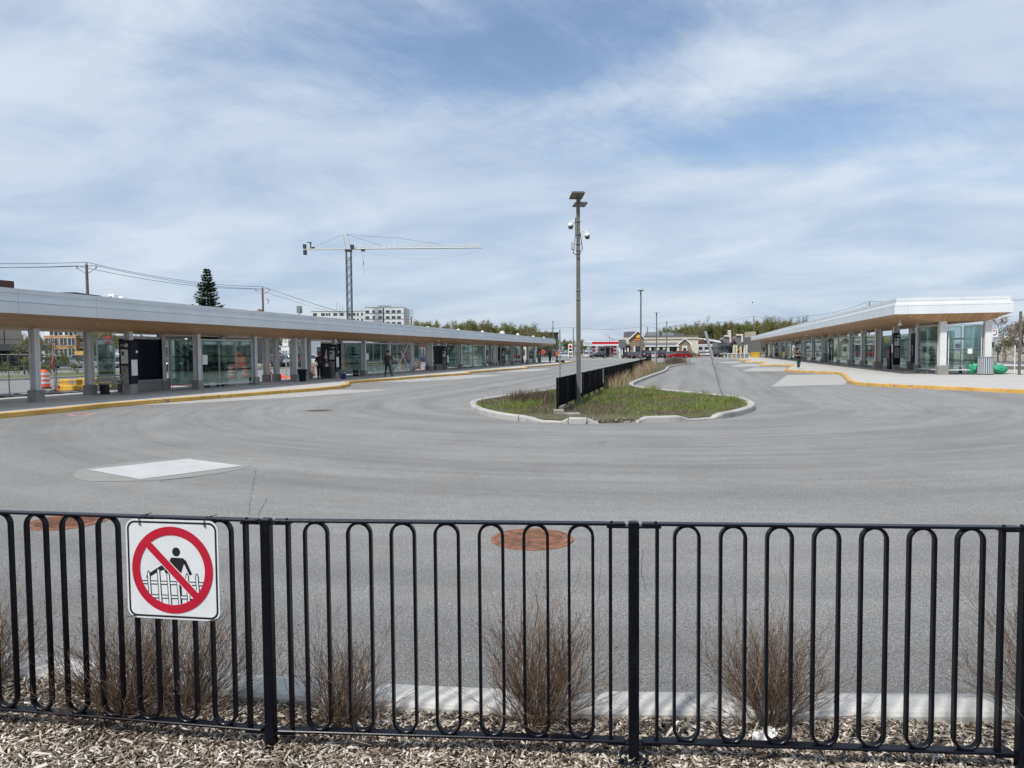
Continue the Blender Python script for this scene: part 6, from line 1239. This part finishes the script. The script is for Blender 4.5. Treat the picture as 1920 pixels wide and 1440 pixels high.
# small antenna mast, masts behind the roof
t = thing('antenna_mast', 'small cell antenna mast left of the unfinished white block', 'antenna', ground_at(563, 150)); h = Z_(563, 573, 150); MB().tube([(0, 0, 0), (0, 0, h)], .12, 6).build('mast', M_galv, t)
q = MB(); [q.box(.45*cos(a)-.13, .45*cos(a)+.13, .45*sin(a)-.08, .45*sin(a)+.08, h-1.6, h-.1) for a in (0, 1.26, 2.5, 3.8, 5.0)]; [q.box(.8*cos(a)-.13, .8*cos(a)+.13, .8*sin(a)-.08, .8*sin(a)+.08, h-4.2, h-3.0) for a in (.3, 1.9, 3.5, 5.2)]; q.build('antenna_panels', M_galv, t)
for x, yt, lab in ((845, 604, 'lattice antenna with ladder-like arms above the left roof'), (873, 606, 'thin mast above the left roof beside the lattice antenna')):
    Yv = 175; t = thing('roof_antenna', lab, 'antenna', ground_at(x, Yv)); h = Z_(x, yt, Yv); q = MB().tube([(0, 0, 0), (0, 0, h)], .07, 4); [q.tube([(-.75+.1*k, 0, h-.5*k), (.75-.1*k, 0, h-.5*k)], .035, 3) for k in range(4 if x == 845 else 1)]; q.build('mast', M_galv, t); MB().box(-.9, .9, -.05, .05, h-2.4, h-2.0).build('bracket', M_galv, t)
for x, yt, Yv in ((1143, 630, 250), (1148, 634, 270), (1152, 636, 290), (1158, 637, 300)):
    P = ground_at(x, Yv); t = thing('street_lamp', 'small distant street lamp above the gas station', 'street lamp', P, 0, 'distant street lamps over the gas station'); h = Z_(x, yt, Yv); MB().tube([(0, 0, 0), (0, 0, h), (-.7, 0, h+.25), (-2.0, 0, h+.5)], [.12, .09, .07, .05], 5).build('pole', M_galv, t); MB().bbox(-2.5, -1.9, -.15, .15, h+.44, h+.58, .02).build('lamp_head', M_galv, t)

# ================================================================ STREET SIDE ITEMS LEFT OF THE SHELTER
def barrel(label, P, h=1.08, g='orange construction barrels'):
    t = thing('construction_barrel', label, 'barrel', P, 0, g); MB().lathe([(.34, 0), (.34, .07), (.29, .08)], 20).build('rubber_base', M_rub, t); k = 0
    MB().lathe([(.29, .08), (.285, .25), (.275, .26), (.27, .48), (.26, .49), (.255, .70), (.245, .71), (.24, .9), (.2, h-.08), (.12, h-.06)], 20).build('drum', M_orange, t); MB().bbox(-.12, .12, -.03, .03, h-.1, h, .02).build('handle', M_orange, t)
    for z, r in ((.27, .283), (.50, .271), (.74, .257)): MB().lathe([(r, z), (r*.992, z+.12)], 20).build('white_band', M_wp, t)
barrel('orange and white construction barrel beside the nearest left column', (-25.08, 38.02, .01), 1.02); barrel('orange and white barrel between columns by the bare tree', (-20.94, 60.98, .01), 1.05); barrel('partly hidden orange barrel behind the numeral 4 glass', (G(583, 707)[0], G(583, 707)[1], .01), 1.0)
for x, y, lab in ((437, 711, 'orange barrel behind the middle of the first large glass panel'), (462, 709, 'orange barrel behind the right end of the first large glass panel'), (706, 699, 'orange barrel behind the glass left of the man in the navy vest'), (752, 696, 'orange barrel behind the braced glass bay'), (784, 694, 'orange barrel in the gap left of the numeral 3 wall')):
    P = G(x, y); barrel(lab, (P.x, P.y, .01), 1.0)
t = thing('delineator', 'thin orange and white delineator post right of the second barrel', 'delineator', (-20.19, 60.8, .01)); MB().lathe([(.2, 0), (.2, .05), (.06, .08)], 12).build('base', M_rub, t); MB().lathe([(.07, .08), (.07, .95), (.03, 1.0)], 10).build('post', M_orange, t); MB().lathe([(.074, .5), (.074, .75)], 10).build('white_band', M_wp, t)
M_hz = mat('hazard_board', (.75, .16, .04), .5)
def hazmat():
    n, l, b = nd(M_hz); tc_ = n.new('ShaderNodeTexCoord'); s = n.new('ShaderNodeSeparateXYZ'); l.new(tc_.outputs['Object'], s.inputs[0]); f = MT(n, l, 'FRACT', MT(n, l, 'MULTIPLY', MT(n, l, 'ADD', s.outputs[0], s.outputs[2]), 4.0)); c = MX(n, l, MT(n, l, 'GREATER_THAN', f, .5), (.75, .16, .04), (.02, .02, .02)); l.new(c, b.inputs['Base Color'])
hazmat()
for i, (x, y, w, lab) in enumerate(((128, 733, 1.25, 'lower yellow plastic barrier block with a striped board'), (168, 730, 1.2, 'yellow plastic barrier block nearest the second column'), (205, 727, 1.2, 'yellow plastic barrier block behind the glass left of the nearest totem'))):
    P = G(x, y); t = thing('plastic_barrier', lab, 'barrier', (P.x, P.y, .01), -TH-.05, 'yellow plastic barrier blocks')
    MB().bbox(-w/2, w/2, -.28, .28, 0, .28, .04).build('lower_block', M_yel, t); MB().bbox(-w/2+.0, w/2-.1, -.2+.2*(i == 0), .2+.2*(i == 0), .285, .58, .04).build('upper_block', M_yel, t)
    if i == 0: MB().box(-w/2+.02, -w/2+.42, -.30, -.285, .02, .28).build('striped_board', M_hz, t)
    MB().box(.12, .38, -.215+.2*(i == 0), -.203+.2*(i == 0), .32, .56).build('grey_patch', M_galv, t)
# mesh fence
ta, tb = G(18, 744), G(107, 741); dfn = (tb-ta); ta2 = ta-dfn*1.2; ang = atan2(dfn.y, dfn.x)
def mesh_panel(label, a, b, h=1.85):
    d = b-a; L = d.length; t = thing('mesh_fence_panel', label, 'fence panel', (a.x, a.y, .02), atan2(d.y, d.x), 'temporary mesh fence panels'); f = MB().tube([(0, 0, 0), (0, 0, h)], .025, 6).tube([(L, 0, 0), (L, 0, h)], .025, 6).tube([(0, 0, h-.03), (L, 0, h-.03)], .02, 6).tube([(0, 0, .15), (L, 0, .15)], .02, 6).tube([(0, 0, h*.48), (L, 0, h*.48)], .012, 5); f.build('frame', M_galv, t)
    w = MB(); [w.tube([(x, 0, .15), (x, 0, h-.03)], .0028, 3, False) for x in np.arange(.06, L, .06)]; [w.tube([(0, 0, z), (L, 0, z)], .0028, 3, False) for z in np.arange(.3, h, .2)]; w.build('wire_mesh', M_galv, t)
    for x in (.1, L-.1): MB().bbox(x-.3, x+.3, -.1, .1, -.015, .1, .02).build('foot_block', M_dark, t)
e1 = G(165, 738); mesh_panel('grey temporary mesh fence panel at the far left between street and platform', ta2, ta); mesh_panel('grey temporary mesh fence panel left of the orange sign', ta, tb); mesh_panel('grey temporary mesh fence panel with the yellow barriers behind', tb, Vector((e1.x, e1.y, 0)), 1.15)
P = tb; t = thing('diamond_sign', 'orange diamond construction sign seen nearly edge-on on its post', 'sign', (P.x+.0, P.y-.12, 0)); MB().tube([(0, 0, 0), (0, 0, 1.95)], .03, 6).build('sign_post', M_galv, t); Mx_ = Matrix.Translation((0, -.06, 1.42)) @ Matrix.Rotation(R(113), 4, 'Z') @ Matrix.Rotation(pi/4, 4, 'Y'); MB().box(-.27, .27, -.008, .008, -.27, .27, Mx_).build('sign_face', M_orange, t); MB().box(-.2, .2, -.012, -.0085, -.03, .03, Mx_).build('sign_symbol', M_sk, t)
# tarps and orange mesh heaps
def heap(label, pts, m, h, seed, name='ground_tarp', cat='tarp', group=None, w=.55):
    r = random.Random(seed); P = [G(x, y, .0) for x, y in pts]; q = MB(); K = 26; rows = 7; V = []
    for i in range(K+1):
        s = i/K*(len(P)-1); k = min(int(s), len(P)-2); c = P[k].lerp(P[k+1], s-k); d = (P[k+1]-P[k]).normalized(); nn = Vector((-d.y, d.x, 0)); hh = h*(.35+.65*abs(mno.noise(Vector((i*.35, seed, 0)))*2))
        for j in range(rows): a = pi*j/(rows-1); V.append(c+nn*cos(a)*w*(.8+.3*r.random())+Vector((0, 0, .01+sin(a)*hh*r.uniform(.7, 1.2))))
    q.add(V, [(i*rows+j, (i+1)*rows+j, (i+1)*rows+j+1, i*rows+j+1) for i in range(K) for j in range(rows-1)]); o = q.build(name, m); return tag(o, label, cat, group)
M_tarp = mat('tarp_black', (.008, .009, .013), .35, 0, .3, 6); M_om = mat('orange_mesh', (.75, .07, .03), .6, 0, .25, 8)
heap('black plastic sheeting heaped along the back of the left platform', [(5, 748), (60, 744), (110, 741), (160, 738)], M_tarp, .26, 3); heap('low black sheeting behind the glass by the nearest totem', [(182, 736), (215, 734)], M_tarp, .2, 8)
heap('red orange plastic mesh lying behind the glass of the first bay', [(322, 729), (345, 727.5), (362, 726)], M_om, .22, 5, 'barrier_mesh', 'barrier mesh', 'orange mesh heaps'); heap('red orange plastic mesh heap between the columns by the bare tree', [(502, 714), (520, 712.5), (543, 711)], M_om, .30, 6, 'barrier_mesh', 'barrier mesh', 'orange mesh heaps')
P = G(505, 719); 
# round orange and other barricades seen through glass
def aboard(label, x, y, h, w=.7):
    P = G(x, y); t = thing('striped_barricade', label, 'barricade', (P.x, P.y, .01), -.3, 'striped barricades behind the glass'); MB().box(-w/2, w/2, -.02, .02, h*.45, h).build('striped_board', M_hz2, t); [MB().box(s*w/2*.8-.03, s*w/2*.8+.03, -.05, -.022, 0, h*.9).build('leg', M_orange, t) for s in (-1, 1)]
M_hz2 = M_hz.copy(); M_hz2.name = 'barricade_stripes'
for nn_ in M_hz2.node_tree.nodes:
    if nn_.type == 'MIX': nn_.inputs[6].default_value = (.70, .05, .03, 1); nn_.inputs[7].default_value = (.6, .45, .35, 1)
aboard('red and white striped barricade right of the numeral 4 totem', 646, 705, 1.3); aboard('red striped barricade behind the large first glass panel', 452, 707, 1.5, .9)
def osign(label, x, y, ytop, Yv):
    P = ground_at(x, Yv); t = thing('road_work_sign', label, 'sign', P, 0, 'orange road work signs'); z = Z_(x, ytop, Yv); MB().lathe([(.42, 0), (.42, .03)], 4).build('sign_face', M_orange, t, loc=(0, -.03, z)).rotation_euler = (pi/2, 0, 0); MB().box(-.04, .04, 0, .05, 0, z).build('sign_post', M_galv, t); MB().box(-.12, .12, -.075, -.062, z-.16, z+.16).build('sign_symbol', M_sk, t)
osign('orange road work sign between the paired columns', 568, 0, 673, 62); osign('orange road work sign behind the braced glass', 760, 0, 664, 75); osign('orange road work sign behind the first large glass panel', 448, 0, 668, 62); osign('orange road work sign near the waiting people at the far end', 1018, 0, 660, 120)
# street signs and globe lamp
t = thing('no_entry_sign', 'red no entry sign on a grey post behind the left glass', 'sign', ground_at(203, 55)); z = Z_(203, 638, 55); f_ = MB().lathe([(.32, 0), (.32, .02)], 20).build('sign_face', M_red, t, loc=(0, -.03, z)); f_.rotation_euler = (pi/2, 0, 0); MB().box(-.24, .24, -.062, -.052, z-.05, z+.05).build('white_bar', M_wp, t); MB().box(-.04, .04, .0, .05, 0, z+.2).build('sign_post', M_galv, t); MB().box(.15, .42, -.03, -.01, z-.9, z-.4).build('lower_plate', M_wp, t)
t = thing('parking_sign', 'white no parking sign on a thin post in the open bay by the bare tree', 'sign', ground_at(536, 52)); z = Z_(536, 642, 52); MB().box(-.2, .2, -.02, 0, z-.28, z+.28).build('sign_face', M_wp, t); MB().box(-.035, .035, .005, .04, 0, z+.25).build('sign_post', M_galv, t); MB().box(-.35, .35, -.02, 0, z-.62, z-.36).build('lower_plate', M_wp, t); r9 = MB(); [r9.tube([(.11*cos(a), -.025, z+.1+.11*sin(a)), (.11*cos(a+.4), -.025, z+.1+.11*sin(a+.4))], .014, 4) for a in np.arange(0, 6.3, .4)]; r9.build('ring_symbol', M_sk, t)
t = thing('globe_lamp', 'old-style lamp post with white globes seen through the left glass', 'street lamp', ground_at(350, 66)); z = Z_(350, 645, 66); MB().tube([(0, 0, 0), (0, 0, z+.2)], [.09, .05], 8).build('post', M_dark, t)
for dx, dz in ((-.38, 0), (.38, 0), (0, .32), (0, -.02)): MB().lathe([(.03, -.2), (.13, -.14), (.19, 0), (.14, .14), (.03, .2)], 12, (dx, 0, z+dz)).build('globe', M_wp, t, True); 
MB().tube([(-.38, 0, z-.2), (0, 0, z-.3), (.38, 0, z-.2)], .03, 5).build('bracket', M_dark, t)

# ================================================================ PEOPLE
def skin(name, parent, verts, edges, m, sub=1):
    me = bpy.data.meshes.new(name); me.from_pydata([v[:3] for v in verts], edges, [])
    bm_ = bmesh.new(); bm_.from_mesh(me); bm_.verts.layers.skin.verify(); bm_.to_mesh(me); bm_.free()
    for i, v in enumerate(verts): r = v[3]; me.skin_vertices[0].data[i].radius = (r, v[4] if len(v) > 4 else r)
    me.skin_vertices[0].data[0].use_root = True; o = link(name, me, m, parent); s_ = o.modifiers.new('skin', 'SKIN'); s_.use_smooth_shade = True; o.modifiers.new('sub', 'SUBSURF').levels = sub; o.modifiers['sub'].render_levels = sub; return o
def person(label, P, rz, J, top, legs, skinm, hairm, shoe, hair='short', sleeves=True, H=1.75, longs=False, extra=None):
    t = thing('person', label, 'person', P, rz); k = H/1.75
    V = [(0, 0, .95, .075), (0, 0, 1.12, .075), (0, .0, 1.32, .10), (0, 0, 1.46, .07), (0, 0, 1.53, .05), (0, -.01, 1.60, .085), (0, -.005, 1.68, .088), (0, 0, 1.745, .05), (0, -.095, 1.615, .014)]
    E_ = [(0, 1), (1, 2), (2, 3), (3, 4), (4, 5), (5, 6), (6, 7), (5, 8)]
    def chain(start, pts):
        i = start
        for p in pts: V.append(p); E_.append((i, len(V)-1)); i = len(V)-1
        return i
    for s, key in ((-1, 'L'), (1, 'R')):
        sh = (s*.17, 0, 1.40, .06); el, wr = J['el'+key], J['wr'+key]; i = chain(2, [sh, (*el, .043), (*wr, .028)]); w = Vector(wr); d = (w-Vector(el)).normalized(); pm = w+d*.07; i = chain(i, [(*pm, .032, .018)])
        side = d.cross(Vector((0, 1, 0))); side = side.normalized() if side.length > .1 else Vector((1, 0, 0))
        for f in range(5): o_ = side*(f-2)*.017; l = (.05, .085, .09, .082, .065)[f]; chain(i, [(*(pm+d*.02+o_), .0085), (*(pm+d*l+o_*1.2+Vector((0, -.01, -.008))), .007)])
        hp = (s*.085, 0, .88, .06); kn, an, te = J['kn'+key], J['an'+key], J['te'+key]; chain(0, [hp, (*kn, .058), (*an, .04), (*te, .035)])
        V.append((s*.085, 0, 1.63, .014)); E_.append((5, len(V)-1))
    V = [(v[0]*k, v[1]*k, v[2]*k)+tuple(q*k for q in v[3:]) for v in V]; skin('body', t, V, E_, skinm)
    def sc(p, r): return (p[0]*k, p[1]*k, p[2]*k, r*k)
    tv_ = [sc((0, 0, .84), .17), sc((0, 0, 1.12), .175), sc((0, 0, 1.33), .185), sc((0, 0, 1.46), .10)]; te_ = [(0, 1), (1, 2), (2, 3)]
    for s, key in ((-1, 'L'), (1, 'R')):
        el, wr = Vector(J['el'+key]), Vector(J['wr'+key]); b0 = len(tv_); tv_.append(sc((s*.175, 0, 1.395), .078)); te_.append((2, b0)); 
        if sleeves: tv_ += [sc(el, .06), sc(el.lerp(wr, .9), .045)]; te_ += [(b0, b0+1), (b0+1, b0+2)]
        else: tv_ += [sc(Vector((s*.175, 0, 1.395)).lerp(el, .65), .068)]; te_ += [(b0, b0+1)]
    skin('jacket' if sleeves else 'shirt', t, tv_, te_, top)
    lv = [sc((0, 0, 1.0), .165)]; le = []
    for s, key in ((-1, 'L'), (1, 'R')):
        kn, an = Vector(J['kn'+key]), Vector(J['an'+key]); b0 = len(lv); lv += [sc((s*.095, 0, .84), .125), sc(kn, .08), sc(kn.lerp(an, .92), .068)]; le += [(0, b0), (b0, b0+1), (b0+1, b0+2)]
        an, te = Vector(J['an'+key]), Vector(J['te'+key]); skin('shoe', t, [sc(an+Vector((0, .04, -.03)), .068), sc(an.lerp(te, .5)+Vector((0, 0, -.01)), .066), sc(te+Vector((0, -.03, .01)), .055)], [(0, 1), (1, 2)], shoe)
    skin('trousers', t, lv, le, legs)
    if hair == 'cap': MB().lathe([(.10*k, 1.64*k), (.112*k, 1.69*k), (.09*k, 1.75*k), (.04*k, 1.785*k), (.005, 1.79*k)], 14).build('cap', hairm, t, True)
    else:
        hm_ = MB(); nu, nv = 14, 9; vs = []
        for i in range(nv+1):
            for j in range(nu):
                a_ = pi*i/nv; b_ = 2*pi*j/nu; x, y, z = sin(a_)*cos(b_)*.104, sin(a_)*sin(b_)*.118, cos(a_)*.125
                if y < -.03 and z < .035: x *= .72; y *= .55
                vs.append((x*k, (y+.018)*k, (z+1.665)*k))
        hm_.add(vs, [(i*nu+j, i*nu+(j+1) % nu, (i+1)*nu+(j+1) % nu, (i+1)*nu+j) for i in range(nv) for j in range(nu)])
        if hair == 'long':
            hm_.tube([(0, .045*k, 1.70*k), (0, .075*k, 1.58*k), (0, .095*k, 1.46*k), (0, .10*k, 1.33*k)], [.09*k, .115*k, .12*k, .05*k], 12)
            for s in (-1, 1): hm_.tube([(s*.085*k, -.03*k, 1.70*k), (s*.105*k, -.03*k, 1.58*k), (s*.12*k, -.05*k, 1.45*k), (s*.12*k, -.07*k, 1.34*k)], [.03*k, .045*k, .05*k, .02*k], 8)
        hm_.build('hair', hairm, t, True)
    for s in (-1, 1): MB().lathe([(.010, -.003), (.010, .003)], 8).build('eye', M_sk, t, loc=(s*.032*k, -.098*k, 1.655*k)).rotation_euler = (pi/2, 0, 0)
    if extra: extra(t, k)
    return t
sk1 = mat('skin_brown', (.20, .11, .07), .6, 0, .05, 5); sk2 = mat('skin_tan', (.40, .24, .17), .6, 0, .05, 5); blk = mat('cloth_black', (.008, .008, .009), .8); hb = mat('hair_black', (.008, .006, .006), .5)
stand = dict(knL=(-.10, -.01, .50), knR=(.10, -.01, .50), anL=(-.11, .02, .09), anR=(.11, .02, .09), teL=(-.12, -.12, .04), teR=(.13, -.12, .04))
wide = dict(knL=(-.16, -.01, .50), knR=(.16, .0, .50), anL=(-.24, .02, .09), anR=(.22, .03, .09), teL=(-.27, -.12, .04), teR=(.27, -.11, .04))
walk = dict(knL=(-.10, -.12, .50), knR=(.09, -.02, .49), anL=(-.10, -.12, .10), anR=(.09, .17, .12), teL=(-.11, -.26, .05), teR=(.10, .05, .05))
P = G(600, 711, .15); person('person in a dark burgundy top and black trousers, arms folded, beside a black suitcase', (P.x, P.y, .15), .35, dict(elL=(-.27, -.10, 1.14), wrL=(-.02, -.26, 1.14), elR=(.27, -.08, 1.13), wrR=(.05, -.25, 1.10), **stand), mat('cloth_burgundy', (.045, .008, .012), .8), blk, sk1, hb, blk, H=1.72)
def vest(t, k): skin('vest', t, [(0, 0, .82*k, .20*k), (0, 0, 1.12*k, .205*k), (0, 0, 1.33*k, .215*k), (0, 0, 1.46*k, .115*k)], [(0, 1), (1, 2), (2, 3)], mat('cloth_vest', (.028, .025, .055), .7))
P = G(728, 706, .15); person('person seen from behind in a navy vest with rust sleeves, dark cap and jeans', (P.x, P.y, .15), pi-.2, dict(elL=(-.30, -.02, 1.12), wrL=(-.26, -.22, 1.28), elR=(.27, .02, 1.12), wrR=(.26, -.10, .88), **wide), mat('cloth_rust', (.11, .03, .025), .8), mat('cloth_jeans', (.03, .035, .05), .85), sk2, blk, blk, 'cap', H=1.76, extra=vest)
def wom(t, k):
    MB().bbox(-.035, .035, -.33, -.318, 1.24*k, 1.38*k, .004).build('phone', mat('phone_red', (.35, .05, .05), .4), t)
    for s in (-1, 1): MB().box(s*.17-.035, s*.17+.035, -.085, -.078, 1.40, 1.44).build('shoulder_patch', M_wp, t)
    MB().bbox(-.32, -.20, -.02, .16, .94, 1.16, .04).build('handbag', blk, t)
P = G(1497, 692, .15); person('person with long black hair, black T-shirt and green trousers, looking at a phone', (P.x, P.y, .15), -.1, dict(elL=(-.26, -.04, 1.16), wrL=(-.06, -.26, 1.22), elR=(.27, .02, 1.14), wrR=(.06, -.24, 1.20), **walk), blk, mat('cloth_green', (.008, .055, .045), .7), sk2, hb, M_wp, 'long', False, 1.64, extra=wom)
P = U(99, -21.8, .15); P = A(1031, 660, P.y); P.z = .15; person('person all in black waiting near the far end of the left platform', P, .6, dict(elL=(-.25, -.02, 1.15), wrL=(-.2, -.2, 1.05), elR=(.25, -.02, 1.15), wrR=(.2, -.2, 1.05), **stand), blk, blk, sk1, hb, blk, 'long', H=1.75)
P = A(1044, 660, 104); P.z = .15; person('worker in an orange jacket and dark trousers at the far end of the left platform', P, 1.2, dict(elL=(-.26, 0, 1.15), wrL=(-.27, -.08, .9), elR=(.26, 0, 1.15), wrR=(.27, -.08, .9), **stand), M_orange, blk, sk2, hb, blk, H=1.8)
P = A(1052, 660, 103); t = thing('equipment_case', 'low black case on the ground beside the orange-clad worker', 'case', (P.x, P.y, .15)); MB().bbox(-.8, .5, -.3, .3, 0, .32, .03).build('case', blk, t)
# bird
Pb = A(1411, 567, 60); t = thing('bird', 'small bird gliding in the sky above the right-hand woods', 'bird', Pb); skin('body', t, [(0, 0, 0, .028), (0, 0, .06, .022), (0, 0, .1, .015), (0, 0, -.08, .02), (.05, .02, .03, .015), (.09, .04, .0, .008), (-.05, .02, .03, .015), (-.07, .04, .06, .008)], [(0, 1), (1, 2), (0, 3), (0, 4), (4, 5), (0, 6), (6, 7)], M_dark)
